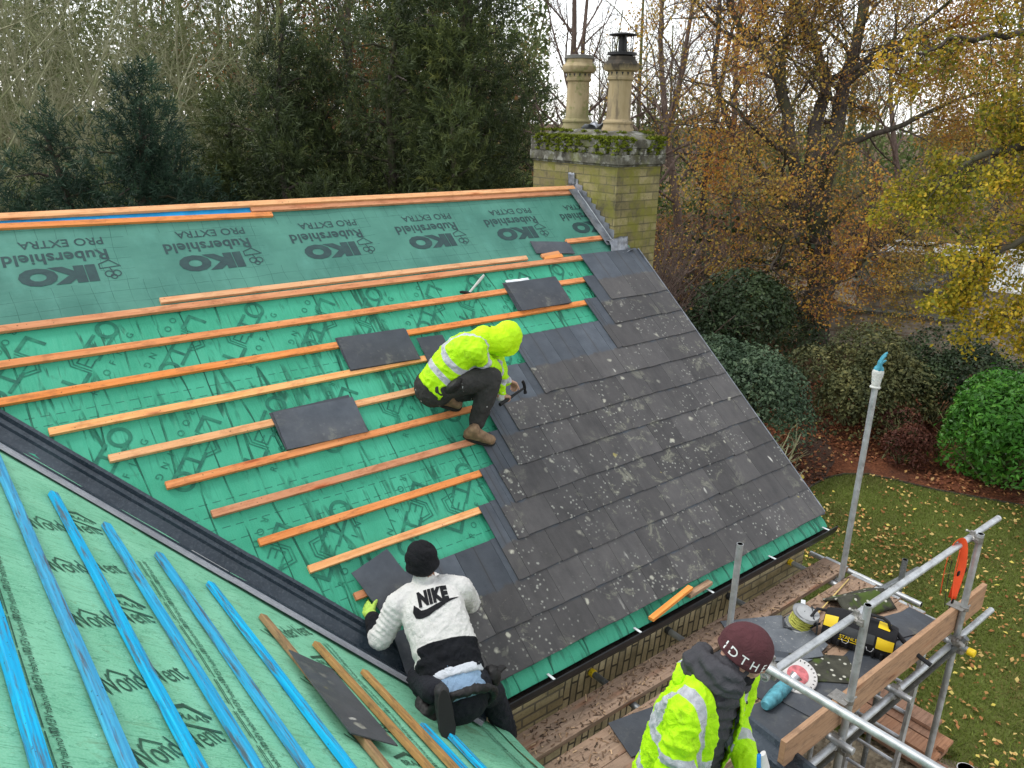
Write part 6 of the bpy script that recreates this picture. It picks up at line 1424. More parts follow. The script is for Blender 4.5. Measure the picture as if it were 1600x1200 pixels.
# mossy old ridge tile
b = MB(71); c = Vector((-.47, -3.95, ZD + .03)); ax = Vector((.95, -.30, .0)).normalized(); ay = Vector((-ax.y, ax.x, 0))
def rt(u, v): return c + ax * u + ay * v + Vector((0, 0, .085 - abs(v) * .62 + .008 * noise.noise(Vector((u * 12, v * 12, 1)))))
b.sheet(rt, list(np.linspace(-.24, .24, 14)), list(np.linspace(-.155, .155, 13))); o = b.build('ridge_tile', M['slate_moss'], smooth=True); sm = o.modifiers.new("solid", 'SOLIDIFY'); sm.thickness = .018; tag(o, 'old mossy ridge tile spotted with white lichen behind the tool bag', 'tile')
V, Q = [], []; rg = random.Random(12)
b = MB(72); b.tube((-.19, -3.70, ZD + .012), (-.87, -3.82, ZD + .02), .006, seg=8); tag(b.build('cane', M['tape'], smooth=True), 'thin yellow cane lying across the boards behind the reel', 'cane')
b = MB(73); b.box((-.93, -3.72, ZD + .02), (.26, .035, .03), Matrix.Rotation(RAD(30), 3, 'Z')); tag(b.build('trim_offcut', M['whitefilm'], bevel=.002), 'short white trim offcut behind the cable reel', 'offcut')

# cable reel
rl = thing('cable_reel', 'cable reel wound with yellow-green cord in a bent wire stand', 'reel', (-1.17, -3.83, ZD)); A = Vector((.10, -.34, 1)).normalized(); c = Vector((-1.17, -3.83, ZD + .045))
U_ = A.orthogonal().normalized(); V_ = A.cross(U_)
for k, h in enumerate((0, .125)):
    b = MB(74); q = c + A * h; b.lathe([(.03, -.004), (.098, -.004), (.106, 0), (.106, .005), (.098, .008), (.075, .005), (.03, .005)], q, 28, A); b.build('flange', M['grey_plastic'], rl, smooth=True, auto=30)
b = MB(75); b.lathe([(.045, 0), (.045, .125)], c, 18, A); b.lathe([(.028, .12), (.03, .135), (.018, .142)], c, 14, A); b.build('hub', M['dark_plastic'], rl, smooth=True, auto=30)
b = MB(76); rg = random.Random(3)
for lay in range(3):
    pts = []
    for k in range(170):
        a = k * .42; h = .012 + .10 * abs(((k / 17 + lay * .37) % 2) - 1); r = .060 + .011 * lay + .004 * rg.random(); pts.append(c + A * h + (U_ * math.cos(a) + V_ * math.sin(a)) * r)
    b.rings(pts, .0042, 5)
b.build('cord', M['cord_yellow'], rl, smooth=True)
b = MB(77); d = Vector((.55, -.75, 0)).normalized(); e = Vector((d.y, -d.x, 0))
for s in (-1, 1):
    pts = [c + e * s * .085 + A * .02 - d * .07, c + e * s * .088 + d * .10 - Vector((0, 0, .02)), c + e * s * .088 + d * .125 + Vector((0, 0, .01)), c + e * s * .088 + d * .12 + Vector((0, 0, .10)), c + e * s * .085 + d * .09 + Vector((0, 0, .125))]
    b.rings(pts, .007, 8)
b.rings([c - e * .085 + d * .09 + Vector((0, 0, .125)), c + e * .085 + d * .09 + Vector((0, 0, .125))], .0075, 8); b.rings([c - e * .085 - d * .07 + A * .02, c - e * .06 - d * .11, c + e * .06 - d * .11, c + e * .085 - d * .07 + A * .02], .007, 8)
b.build('wire_stand', M['dark_plastic'], rl, smooth=True)

# tool bag
bg = thing('tool_bag', 'black tool bag with yellow panels and a stiff carry handle', 'bag', (-1.0, -4.23, ZD)); ax = Vector((.42, -.91, 0)).normalized(); ax = Vector((.20, -.98, 0)).normalized()
ax = Vector((.33, -.94, 0)).normalized(); ay = Vector((-ax.y, ax.x, 0)); c = Vector((-.97, -4.21, ZD + .02)); Zv = Vector((0, 0, 1))
def bagp(u, v, h): return c + ax * u + ay * v + Zv * h
def bagsec(u):      # a soft rounded gable-topped section at station u
    k = 1 - .16 * (abs(u) / .25) ** 4; out = []
    for (v, h) in ((-.125, .0), (-.135, .05), (-.13, .12), (-.105, .17), (-.06, .215), (-.02, .232), (.02, .232), (.06, .215), (.105, .17), (.13, .12), (.135, .05), (.125, .0)):
        w = .007 * noise.noise(Vector((u * 9, v * 11, h * 14))); out.append((v * k + w, h * (1 - .10 * (abs(u) / .25) ** 3) + w))
    return out
b = MB(78); us = list(np.linspace(-.25, .25, 17)); ns = 12
for u in us:
    for v, h in bagsec(u): b.v.append(tuple(bagp(u, v, h)))
for i in range(16):
    for k in range(ns): k2 = (k + 1) % ns; b.face((i * ns + k, i * ns + k2, (i + 1) * ns + k2, (i + 1) * ns + k), [(0, 0), (0, .01), (.01, .01), (.01, 0)], .5)
b.face(list(range(ns))[::-1], [(0, 0)] * ns, .5); b.face([16 * ns + k for k in range(ns)], [(0, 0)] * ns, .5)
body = b.build('body', M['fabric_black'], bg, smooth=True, auto=45)
def patch(name, m, u0, u1, segs, off, parent=bg):
    b = MB(79); us = list(np.linspace(u0, u1, 6)); n = len(segs)
    for u in us:
        S_ = bagsec(u)
        for (k, f) in segs:
            a, d = S_[k], S_[k + 1]; v = a[0] + (d[0] - a[0]) * f; h = a[1] + (d[1] - a[1]) * f; nv, nh = (d[1] - a[1]), -(d[0] - a[0]); L = math.hypot(nv, nh); b.v.append(tuple(bagp(u, v - nv / L * off, h - nh / L * off)))
    for i in range(5):
        for k in range(n - 1): b.face((i * n + k, (i + 1) * n + k, (i + 1) * n + k + 1, i * n + k + 1), [(0, 0)] * 4, .5)
    return b.build(name, M[m], parent, smooth=True)
FACE = [(1, .55), (2, .0), (2, .5), (2, .98)]
patch('yellow_panel', 'yellow_plastic', .13, .245, FACE, .004); patch('yellow_panel', 'yellow_plastic', -.245, -.15, [(2, .3), (3, .0), (3, .9)], .004); patch('yellow_panel', 'yellow_plastic', .12, .20, [(4, .1), (5, .1), (5, .9)], .005)
patch('grey_panel', 'dark_plastic', -.12, .115, [(1, .75), (2, .2), (2, .7), (3, .0)], .003)
pr = Print(lambda u, v: bagp(u, -.1435 + (v - .05) * .13, v)); pr.text('STANLEY', .036, (-.045, .098), 0, bold=.012); pr.stroke([(-.12, .074), (.03, .074)], .006, (0, 0)); pr.build('lettering', M['yellow_plastic'], body)
b = MB(80); b.rings([bagp(-.02, -.03, .225), bagp(.0, -.035, .265), bagp(.04, -.03, .285), bagp(.14, -.02, .285), bagp(.18, -.025, .265), bagp(.20, -.03, .22)], [(.012, .016)] * 6, 10); b.build('handle', M['rubber'], bg, smooth=True)
for u in (-.10, .07):
    b = MB(81); b.rings([bagp(u, -.142, .085), bagp(u + .01, -.155, .065), bagp(u + .035, -.155, .06), bagp(u + .05, -.15, .075), bagp(u + .05, -.143, .09)], .003, 6); b.build('ring', M['steel'], bg, smooth=True)
b = MB(82)
for k in range(9): b.box(bagp(-.24 + k * .06, -.136, .035), (.022, .022, .05), Matrix.Rotation(math.atan2(ax.y, ax.x), 3, 'Z'))
b.build('pockets', M['fabric_black'], bg, bevel=.006)
b = MB(83); b.rings([bagp(-.25, -.02, .20), bagp(-.31, -.05, .21), bagp(-.34, -.09, .15), bagp(-.30, -.13, .12)], .012, 8); b.rings([bagp(-.27, -.06, .10), bagp(-.33, -.10, .06), bagp(-.36, -.05, .10)], .009, 8); b.build('strap', M['rubber'], bg, smooth=True)
b = MB(84); b.rings([bagp(.20, .10, .16), bagp(.30, .05, .10), bagp(.42, .0, .05), bagp(.5, -.02, .025)], [(.012, .022)] * 4, 8); b.build('saw_handle', M['rubber'], bg, smooth=True)

# disc cutter
gr = thing('disc_cutter', 'dusty teal angle grinder with a large white guard disc lying on the slates', 'grinder', (-1.9, -4.19, ZD)); A = Vector((-.30, -.28, .9)).normalized(); c = Vector((-1.735, -4.18, ZD + .075)); U_ = Vector((1, 0, 0)); U_ = (U_ - A * U_.dot(A)).normalized(); V_ = A.cross(U_)
b = MB(85); b.lathe([(.12, -.008), (.132, -.006), (.134, .0), (.128, .004), (.02, .006)], c, 36, A); b.build('disc', M['white_paint'], gr, smooth=True, auto=25)
b = MB(86); b.lathe([(.073, .0055), (.073, .0085), (.02, .010), (.004, .013)], c, 28, A); b.build('label', M['red_worn'], gr, smooth=True, auto=25)
b = MB(87)
for k in range(24): a = k * math.pi / 12; d = U_ * math.cos(a) + V_ * math.sin(a); b.bar(c + d * .108 + A * .0065, c + d * .121 + A * .0058, .005, .002, up=tuple(A))
b.build('tick_marks', M['iron'], gr)
b = MB(88); g0 = c - A * .03 + Vector((-.07, .01, -.01)); g1 = Vector((-2.16, -4.21, ZD + .055)); D_ = (g1 - g0)
b.rings([g0, g0 + D_ * .10, g0 + D_ * .12, g0 + D_ * .45, g0 + D_ * .47, g0 + D_ * .55, g0 + D_ * .57, g0 + D_ * .75, g0 + D_ * .95, g1], [.030, .038, .046, .052, .046, .046, .052, .048, .040, .028], 18); b.build('body', M['teal_plastic'], gr, smooth=True, auto=30)
b = MB(89); b.rings([c - A * .05 + Vector((-.06, 0, 0)), c - A * .012], [.045, .05], 14); b.build('gear_case', M['steel'], gr, smooth=True, auto=30)

# spare length of valley profile
b = MB(90); sec = [(-.10, .0), (-.095, .035), (-.07, .035), (-.05, .006), (.05, .006), (.07, .035), (.095, .035), (.10, .0)]; d0, d1 = Vector((-2.42, -4.20, ZD + .03)), Vector((-2.56, -5.4, ZD + .05)); dx = (d1 - d0).normalized(); dy = Vector((-dx.y, dx.x, 0))
for q in (d0, d1):
    for t_, h in sec: b.v.append(tuple(q + dy * t_ + Vector((0, 0, h))))
for i in range(7): b.face((i, i + 1, 8 + i + 1, 8 + i), [(0, 0)] * 4, .5)
o = b.build('valley_profile', M['grp']); sm = o.modifiers.new("solid", 'SOLIDIFY'); sm.thickness = .003; tag(o, 'spare dark valley profile lying over the platform edge beside the capped worker', 'profile')

# orange safety harness on the guard rail
hs = thing('harness', 'bright orange webbing harness hung over the guard rail by the outer upright', 'harness', (-.36, -4.5, -2.9)); rg = random.Random(6)
def ribbon(pts, w, name='strap', m='orange_web', n=(.25, -1, .1)):
    b = MB(91); P = [Vector(p) for p in pts]; Q_ = []
    for i in range(len(P) - 1):
        a, b_, c_, d = P[max(i - 1, 0)], P[i], P[i + 1], P[min(i + 2, len(P) - 1)]
        for k in range(5): t = k / 5; Q_.append(.5 * ((2 * b_) + (c_ - a) * t + (2 * a - 5 * b_ + 4 * c_ - d) * t * t + (3 * b_ - a - 3 * c_ + d) * t ** 3))
    Q_.append(P[-1]); b.rings(Q_, [(.0025, w / 2)] * len(Q_), 8, up=n); return b.build(name, M[m], hs, smooth=True)
hx, hz = -.40, -2.15
ribbon([(hx - .09, -4.53, hz - .42), (hx - .11, -4.53, hz - .2), (hx - .09, -4.535, hz - .02), (hx - .03, -4.56, hz + .03), (hx + .0, -4.585, hz - .04), (hx + .0, -4.60, hz - .22), (hx - .05, -4.60, hz - .44)], .055)
ribbon([(hx - .05, -4.58, hz - .04), (hx - .08, -4.59, hz - .2), (hx - .075, -4.60, hz - .36), (hx - .04, -4.60, hz - .46)], .05); ribbon([(hx + .07, -4.575, hz - .10), (hx + .11, -4.585, hz - .18), (hx + .09, -4.595, hz - .3), (hx + .0, -4.60, hz - .43)], .05); ribbon([(hx + .03, -4.575, hz - .08), (hx + .03, -4.59, hz - .2), (hx + .0, -4.595, hz - .38)], .035)
ribbon([(hx - .1, -4.56, hz - .12), (hx - .12, -4.57, hz - .3), (hx - .10, -4.58, hz - .5)], .018, m='rubber')
for dx_, dz_ in ((-.06, -.22), (.07, -.24), (-.05, -.46), (.02, -.40)): b = MB(92); b.box((hx + dx_, -4.608, hz + dz_), (.03, .012, .035)); b.build('buckle', M['iron'], hs, bevel=.003)

# yellow cap on the ledger end and bits on the ground
b = MB(93); b.lathe([(.024, 0), (.031, .004), (.031, .05), (.026, .055)], (-.262, -4.725, -3.063), 14, axis=(0, -1, 0)); b.build('end_cap', M['yellow_plastic'], sc, smooth=True, auto=40)
TG = 'old boards stacked on the ground beside the scaffold'; rg = random.Random(8)
for k, (x, dz, y0, lab) in enumerate([(.86, 0, -4.42, 'bottom board of the ground stack, lowest near its left side'), (1.10, 0, -4.34, 'bottom board of the ground stack, right side'), (.80, .05, -4.46, 'short pale ended board in the ground stack, just above the lowest'), (1.06, .05, -4.30, 'narrow board in the ground stack, second layer right'), (.85, .10, -4.36, 'wide board in the ground stack, third layer left'), (1.13, .10, -4.36, 'board in the ground stack, third layer right'), (.88, .15, -4.30, 'wide light brown board near the top of the ground stack'), (1.10, .15, -4.22, 'grooved board beside the topmost one in the ground stack'), (1.20, .20, -4.20, 'topmost orange-brown board of the ground stack')]):
    b = MB(100 + k); b.hexa([(x - .10, y0, GROUND + .02 + dz), (x + .10, y0, GROUND + .02 + dz), (x + .12 + rg.gauss(0, .02), y0 + 2.2, GROUND + .02 + dz), (x - .08, y0 + 2.2, GROUND + .02 + dz), (x - .10, y0, GROUND + .06 + dz), (x + .10, y0, GROUND + .06 + dz), (x + .12, y0 + 2.2, GROUND + .06 + dz), (x - .08, y0 + 2.2, GROUND + .06 + dz)], uvo=None)
    b.uv = [(v, u) if False else (u, v) for u, v in b.uv]; tag(b.build('timber_board', M['timber'], bevel=.003, fixn=True), lab, 'board', TG)
bk = thing('bucket', 'small white plastic bucket on the ground by the timber stack', 'bucket', (.95, -4.60, GROUND)); b = MB(94); b.rings([(.95, -4.60, GROUND + .01), (.95, -4.60, GROUND + .02), (.95, -4.60, GROUND + .16), (.95, -4.60, GROUND + .16), (.95, -4.60, GROUND + .10)], [.065, .068, .085, .078, .072], 22); b.build('tub', M['white_paint'], bk, smooth=True, auto=30)
b = MB(95); b.rings([(.865, -4.60, GROUND + .15), (.875, -4.66, GROUND + .10), (.95, -4.69, GROUND + .08), (1.025, -4.66, GROUND + .10), (1.035, -4.60, GROUND + .15)], .003, 6); b.build('handle', M['steel'], bk)
# aluminium ladder standing under the platform
ld = thing('ladder', 'bare aluminium ladder standing under the scaffold platform', 'ladder', (.1, -4.05, GROUND))
def lad(u, h): return Vector((-.10 + .10 * h, -3.92 - .42 * u, GROUND + 2.05 * h))
for u in (0, 1): b = MB(96); b.bar(lad(u, 0), lad(u, 1), .03, .065, up=(1, 0, 0)); b.build('stile', M['alu'], ld)
for k in range(8): b = MB(97); b.tube(lad(0, .06 + k * .125), lad(1, .06 + k * .125), .017, seg=10); b.build('rung', M['alu'], ld, smooth=True)
# ---------------------------------------------------------------- people: each body one continuous surface, clothes over it
from mathutils.bvhtree import BVHTree
def V3(*a): return Vector(a)
def frame(z, x=None):
    z = Vector(z).normalized(); x = Vector(x) if x is not None else z.orthogonal(); x = (x - z * x.dot(z)).normalized(); y = z.cross(x); return Matrix((x, y, z)).transposed()
class Flesh:
    """capsules, ellipsoids and lofts melted into one skin"""
    def __init__(s): s.b = MB(1)
    def cap(s, p0, r0, p1, r1, seg=14):
        p0, p1 = Vector(p0), Vector(p1); d = p1 - p0; L = d.length
        if L < 1e-6: return s.ell(p0, (r0, r0, r0))
        d /= L; pts, rad = [], []
        for k in range(5): a = math.pi / 2 * k / 4; pts.append(p0 - d * r0 * math.cos(a)); rad.append(max(r0 * math.sin(a), 1e-4))
        for k in range(5): a = math.pi / 2 * k / 4; pts.append(p1 + d * r1 * math.sin(a)); rad.append(max(r1 * math.cos(a), 1e-4))
        s.b.rings(pts, rad, seg)
    def chain(s, pts, rad):
        for i in range(len(pts) - 1): s.cap(pts[i], rad[i], pts[i + 1], rad[i + 1])
    def ell(s, c, r, R=None, seg=18):
        R = Matrix.Identity(3) if R is None else R; c = Vector(c); b = len(s.b.v); n = 12
        for i in range(n + 1):
            t = math.pi * i / n
            for k in range(seg): a = 2 * math.pi * k / seg; s.b.v.append(tuple(c + R @ Vector((r[0] * max(math.sin(t), .002) * math.cos(a), r[1] * max(math.sin(t), .002) * math.sin(a), r[2] * math.cos(t)))))
        for i in range(n):
            for k in range(seg): k2 = (k + 1) % seg; s.b.face((b + i * seg + k, b + (i + 1) * seg + k, b + (i + 1) * seg + k2, b + i * seg + k2), [(0, 0)] * 4, .5)
        s.b.face([b + k for k in range(seg)], [(0, 0)] * seg, .5); s.b.face([b + n * seg + k for k in range(seg)][::-1], [(0, 0)] * seg, .5)
    def loft(s, secs, seg=22, power=2.4):
        """secs: (centre, half-width vector, half-depth vector)"""
        b = len(s.b.v)
        for c, X, Y in secs:
            for k in range(seg):
                a = 2 * math.pi * k / seg; ca, sa = math.cos(a), math.sin(a); e = 2 / power
                s.b.v.append(tuple(Vector(c) + Vector(X) * (abs(ca) ** e) * (1 if ca > 0 else -1) + Vector(Y) * (abs(sa) ** e) * (1 if sa > 0 else -1)))
        for i in range(len(secs) - 1):
            for k in range(seg): k2 = (k + 1) % seg; s.b.face((b + i * seg + k, b + i * seg + k2, b + (i + 1) * seg + k2, b + (i + 1) * seg + k), [(0, 0)] * 4, .5)
        s.b.face([b + k for k in range(seg)][::-1], [(0, 0)] * seg, .5); s.b.face([b + (len(secs) - 1) * seg + k for k in range(seg)], [(0, 0)] * seg, .5)
    def hand(s, w, d, n, size=1.0, curl=.5, spread=.12, side=1):
        """palm from wrist w along d, palm facing n; side +1/-1 puts the thumb at +/- (d x n)"""
        d = Vector(d).normalized(); n = Vector(n); n = (n - d * n.dot(d)).normalized(); x = d.cross(n) * side; k = size
        s.cap(w - d * .02 * k, .024 * k, w + d * .02 * k, .025 * k)
        for i, o in enumerate((.030, .010, -.010, -.028)): s.cap(w + d * .02 * k + x * o * .7 * k, .017 * k, w + d * .082 * k + x * o * k, .0125 * k)
        for i, (o, L) in enumerate(((.030, .072), (.010, .080), (-.010, .075), (-.028, .058))):
            p = w + d * .088 * k + x * o * k; a = curl * .55; dd = (d + x * spread * o * 30 * .1).normalized(); r = .0092 * k
            for j, f in enumerate((.45, .32, .23)):
                a += curl * (.55, .75, .55)[j]; e = dd * math.cos(a) + n * math.sin(a); q = p + e * L * f * k; s.cap(p, r, q, r * .88, 10); p = q; r *= .88
        p = w + d * .022 * k + x * .028 * k; e = (d * .62 + x * .72 + n * .25).normalized(); q = p + e * .042 * k; s.cap(p, .014 * k, q, .0115 * k, 10); e2 = (d * .8 + x * .25 + n * .45 * (1 + curl)).normalized(); q2 = q + e2 * .032 * k; s.cap(q, .0115 * k, q2, .010 * k, 10); s.cap(q2, .010 * k, q2 + (e2 + n * .3).normalized() * .024 * k, .0082 * k, 10)
    def head(s, c, F, U, k=1.0):
        """skull, jaw, brow, nose, lips, ears; F where the face points, U the crown"""
        F = Vector(F).normalized(); U = Vector(U); U = (U - F * U.dot(F)).normalized(); X = F.cross(U); R = Matrix((X, F, U)).transposed(); P = lambda x, y, z: c + X * x * k + F * y * k + U * z * k
        s.ell(P(0, -.012, .028), (.076 * k, .095 * k, .092 * k), R); s.ell(P(0, .022, -.045), (.060 * k, .068 * k, .072 * k), R); s.ell(P(0, .058, -.098), (.026 * k, .022 * k, .020 * k), R)
        s.cap(P(0, .082, .012), .010 * k, P(0, .108, -.028), .013 * k); s.cap(P(-.011, .095, -.032), .009 * k, P(.011, .095, -.032), .009 * k); s.cap(P(-.032, .078, .022), .009 * k, P(.032, .078, .022), .009 * k)
        s.cap(P(-.018, .086, -.062), .006 * k, P(.018, .086, -.062), .006 * k); s.cap(P(-.016, .084, -.073), .007 * k, P(.016, .084, -.073), .007 * k)
        for g in (-1, 1): s.ell(P(g * .048, .058, -.022), (.022 * k, .024 * k, .022 * k), R); s.ell(P(g * .077, -.008, -.008), (.009 * k, .019 * k, .032 * k), R); s.ell(P(g * .030, .080, .0), (.012 * k, .008 * k, .009 * k), R)
        return P
    def skin(s, name, mats, parent, voxel=.010, smooth=5, disp=None, sdfs=None, sub=False):
        me = bpy.data.meshes.new(name); me.from_pydata(s.b.v, [], s.b.f); bm = bmesh.new(); bm.from_mesh(me); bmesh.ops.recalc_face_normals(bm, faces=bm.faces); bm.to_mesh(me); bm.free()
        o = bpy.data.objects.new(name, me); COL.objects.link(o); r = o.modifiers.new("r", 'REMESH'); r.mode = 'VOXEL'; r.voxel_size = voxel; m = o.modifiers.new("s", 'SMOOTH'); m.factor = .5; m.iterations = smooth
        dg = bpy.context.evaluated_depsgraph_get(); nm = bpy.data.meshes.new_from_object(o.evaluated_get(dg)); bpy.data.objects.remove(o)
        nm.name = name
        base = [v.co.copy() for v in nm.vertices]
        if disp is not None:
            nv = len(nm.vertices); co = [v.co.copy() for v in nm.vertices]; no = [v.normal.copy() for v in nm.vertices]
            nm.vertices.foreach_set("co", np.array([tuple(c + n * disp(c, n)) for c, n in zip(co, no)], dtype=np.float32).ravel())
        for an, fn in (sdfs or {}).items():
            at = nm.attributes.new(an, 'FLOAT', 'POINT'); at.data.foreach_set("value", np.array([fn(c) for c in base], dtype=np.float32))
        nm.materials.clear()
        for x in (mats if isinstance(mats, (list, tuple)) else [mats]): nm.materials.append(x)
        nm.polygons.foreach_set("use_smooth", np.ones(len(nm.polygons), dtype=bool)); nm.update()
        o = bpy.data.objects.new(name, nm); link(o)
        if parent is not None: adopt(o, parent)
        return o
def folds(amp=.006, fr=11.0, seed=0, axis=None, fine=.35):
    def f(c, n):
        p = Vector((c.x, c.y, c.z)) * fr + Vector((seed * 7.1, seed * 3.3, 0)); a = noise.noise(p); b = 1 - 2 * abs(noise.noise(p * 1.7 + Vector((3, 1, 2)))); w = noise.noise(p * .45)
        return amp * (a * .7 + b * b * b * .55 * (1 + w)) - amp * .25 + amp * fine * noise.noise(p * 3.7)
    return f
def segd(p, a, b):
    ab = b - a; t = max(0, min(1, (p - a).dot(ab) / ab.length_squared)); return t, (p - a - ab * t).length
def along(p, a, b): ab = b - a; return (p - a).dot(ab) / ab.length
def project_print(name, P, F, origin, X, Y, target, m, parent, lift=.003, cuts=1):
    """flat lettering carried onto a cloth surface along the normal of its plane"""
    X, Y = Vector(X).normalized(), Vector(Y).normalized(); N = X.cross(Y); bm = bmesh.new(); vs = [bm.verts.new((x, y, 0)) for x, y in P]
    for f in F:
        try: bm.faces.new([vs[i] for i in f])
        except ValueError: pass
    bmesh.ops.triangulate(bm, faces=bm.faces)
    for _ in range(cuts): bmesh.ops.subdivide_edges(bm, edges=[e for e in bm.edges if e.calc_length() > .018], cuts=1, use_grid_fill=True); bmesh.ops.triangulate(bm, faces=bm.faces)
    T = BVHTree.FromPolygons([v.co for v in target.data.vertices], [p.vertices for p in target.data.polygons])
    for v in bm.verts:
        q = Vector(origin) + X * v.co.x + Y * v.co.y; h = T.ray_cast(q + N * .4, -N)
        v.co = (h[0] + N * lift) if h[0] is not None else q
    me = bpy.data.meshes.new(name); bm.to_mesh(me); bm.free(); me.materials.append(m); o = bpy.data.objects.new(name, me); link(o); adopt(o, parent); return o

# cloth and skin
def m_cloth(name, base, rough=.85, var=.18, weave=300, stripes=None, dirt=None, dirt_amt=.5, scale=9, sheen=0.0, specks=None):
    t = NT(name, rough, .25); o = t.obj(); n = t.noise(o, scale, 5, .6); col = t.mix(t.rng(n, .3, .7), tuple(x * (1 - var) for x in base), tuple(min(1, x * (1 + var)) for x in base))
    if dirt: col = t.mix(t.rng(t.noise(o, 16, 6, .7), .55, .72, 0, dirt_amt), col, dirt)
    if specks: col = t.mix(t.rng(t.noise(t.map(o, (1, 1, .6)), 30, 2, .5), .70, .72), col, specks)
    rg_ = rough
    for an, c in (stripes or []):
        a = t.node("ShaderNodeAttribute"); a.attribute_name = an; k = t.rng(a.outputs['Fac'], -.0015, .0015); sc_ = t.mix(t.rng(t.noise(o, 19, 5, .65), .3, .7), tuple(x * .62 for x in c), tuple(min(1, x * 1.15) for x in c)); col = t.mix(k, col, sc_)
    b = t.bump(t.noise(o, weave, 2), .0008, .5); b = t.bump(t.noise(o, 17, 5, .62, 1.4), .016, .8, b)
    return t.done(col, rg_, b)
HV = (.44, .80, .005); SILVER = (.50, .51, .54)
M['hivis'] = m_cloth("yellow_hi_vis_cloth", HV, .6, .10, stripes=[("band", SILVER)], dirt=(.13, .20, .015), dirt_amt=.6)
M['hood_hv'] = m_cloth("yellow_hood_cloth", (.52, .88, .005), .6, .08)
M['trouser'] = m_cloth("charcoal_work_trouser", (.040, .038, .036), .85, .3, specks=(.5, .5, .48)); M['trouser_black'] = m_cloth("black_trouser", (.012, .013, .018), .85, .3)
M['fleece'] = m_cloth("white_and_black_fleece", (.62, .61, .58), .95, .06, 420, stripes=[("black", (.008, .009, .012))])
M['knit_black'] = m_cloth("black_knit", (.010, .010, .012), .95, .3, 500); M['knit_maroon'] = m_cloth("maroon_knit", (.085, .030, .034), .95, .16, 420)
M['hoodie'] = m_cloth("charcoal_hoodie", (.055, .054, .060), .9, .12, 420); M['denim'] = m_cloth("pale_blue_denim", (.22, .33, .46), .9, .15, 350); M['shirt'] = m_cloth("grey_white_shirt", (.55, .58, .62), .9, .06)
M['boot_tan'] = m_plain("worn_tan_leather", (.22, .14, .08), .75, var=.4, scale=22, bump=.5); M['boot_black'] = m_plain("scuffed_black_boot", (.022, .022, .023), .7, var=.5, scale=26, bump=.4); M['sole'] = m_plain("dark_rubber_sole", (.02, .019, .018), .85, bump=.4)
M['belt'] = m_plain("black_leather_belt", (.013, .012, .012), .6, var=.4, bump=.4); M['lime_glove'] = m_plain("lime_glove_cloth", (.42, .62, .10), .8, var=.2, scale=30)
def m_skin(name, c):
    t = NT(name, .55, .35); o = t.obj(); n = t.noise(o, 30, 4); col = t.mix(t.rng(n, .3, .7), tuple(x * .85 for x in c), tuple(x * 1.12 for x in c)); t.b.inputs['Subsurface Weight'].default_value = .08; t.b.inputs['Subsurface Radius'].default_value = (.01, .004, .002); return t.done(col, None, t.bump(t.noise(o, 140, 3), .001, .4))
M['skin'] = m_skin("weathered_skin", (.42, .24, .17)); M['skin2'] = m_skin("tanned_skin", (.30, .16, .105))
def boot(heel, toe, up, parent, mat, h=.10, w=.045, name='boot'):
    heel, toe = Vector(heel), Vector(toe); d = (toe - heel).normalized(); u = Vector(up); u = (u - d * u.dot(d)).normalized(); L = (toe - heel).length; f = Flesh()
    f.cap(heel + u * .035 + d * .02, .040, heel + u * h + d * .035, .046); f.cap(heel + u * .04 + d * .02, .040, heel + u * .048 + d * L * .55, .044); f.cap(heel + u * .045 + d * L * .5, .043, toe - d * .045 + u * .036, .040); f.cap(heel + u * .085 + d * .03, .045, heel + u * .06 + d * L * .5, .040)
    o = f.skin(name, M[mat], parent, .008, 3, folds(.003, 22, 3)); s = MB(2); x = d.cross(u); P = []
    for k in range(22):
        a = 2 * math.pi * k / 22; q = (.5 + .54 * math.cos(a)) * L; wd = (.040 + .008 * (q / L > .6)) * math.sin(a); P.append((q, wd))
    s.prism(P, lambda q, wd, hh: heel + d * q + x * wd + u * hh, -.012, .014); so = s.build('sole', M['sole'], o, fixn=True, bevel=.003)
    return o

# ============================================ the crouching man in a hooded yellow jacket
R_UP = (RF(0, 0, 1) - RF(0, 0)).normalized()
m2 = thing('person', 'crouching person in yellow hooded hi-vis jacket, charcoal trouser and tan boots hammering on the slates', 'person', (-2.95, -1.95, -1.60))
vw = Vector((.60, .73, -.33)).normalized()
pel = V3(-3.135, -1.785, -1.150); neck = V3(-2.840, -1.937, -.835); hd = V3(-2.668, -1.985, -.858)
shR = V3(-2.905, -1.945, -.925) - vw * .09; shL = V3(-2.760, -1.895, -.84) + vw * .10; elR = V3(-2.735, -1.930, -1.085) - vw * .05; wrR = V3(-2.520, -1.845, -1.245); elL = V3(-2.66, -1.93, -1.10) + vw * .06; wrL = V3(-2.618, -1.885, -1.335)
hipR = V3(-3.105, -1.80, -1.180) - vw * .08; hipL = V3(-3.09, -1.77, -1.13) + vw * .08; knR = V3(-2.815, -2.02, -1.115) - vw * .05; anR = V3(-2.925, -1.985, -1.475); knL = V3(-2.83, -1.90, -1.23) + vw * .07; anL = V3(-3.095, -1.76, -1.30) + vw * .02
tR, hR = V3(-2.812, -2.062, -1.632), V3(-3.025, -1.968, -1.548); tL, hL = V3(-2.935, -1.790, -1.402), V3(-3.14, -1.745, -1.315)
F2 = (V3(-2.40, -1.88, -1.36) - hd).normalized(); U2 = V3(.75, .0, .66)
f = Flesh(); f.head(hd, F2, U2); f.chain([pel, pel.lerp(neck, .5) + R_UP * .03, neck, hd], [.125, .12, .075, .055])
for a, b_, c in ((shR, elR, wrR), (shL, elL, wrL)): f.chain([neck.lerp(a, .5), a, b_, c], [.07, .062, .046, .030])
for a, b_, c in ((hipR, knR, anR), (hipL, knL, anL)): f.chain([a, b_, c], [.085, .06, .042])
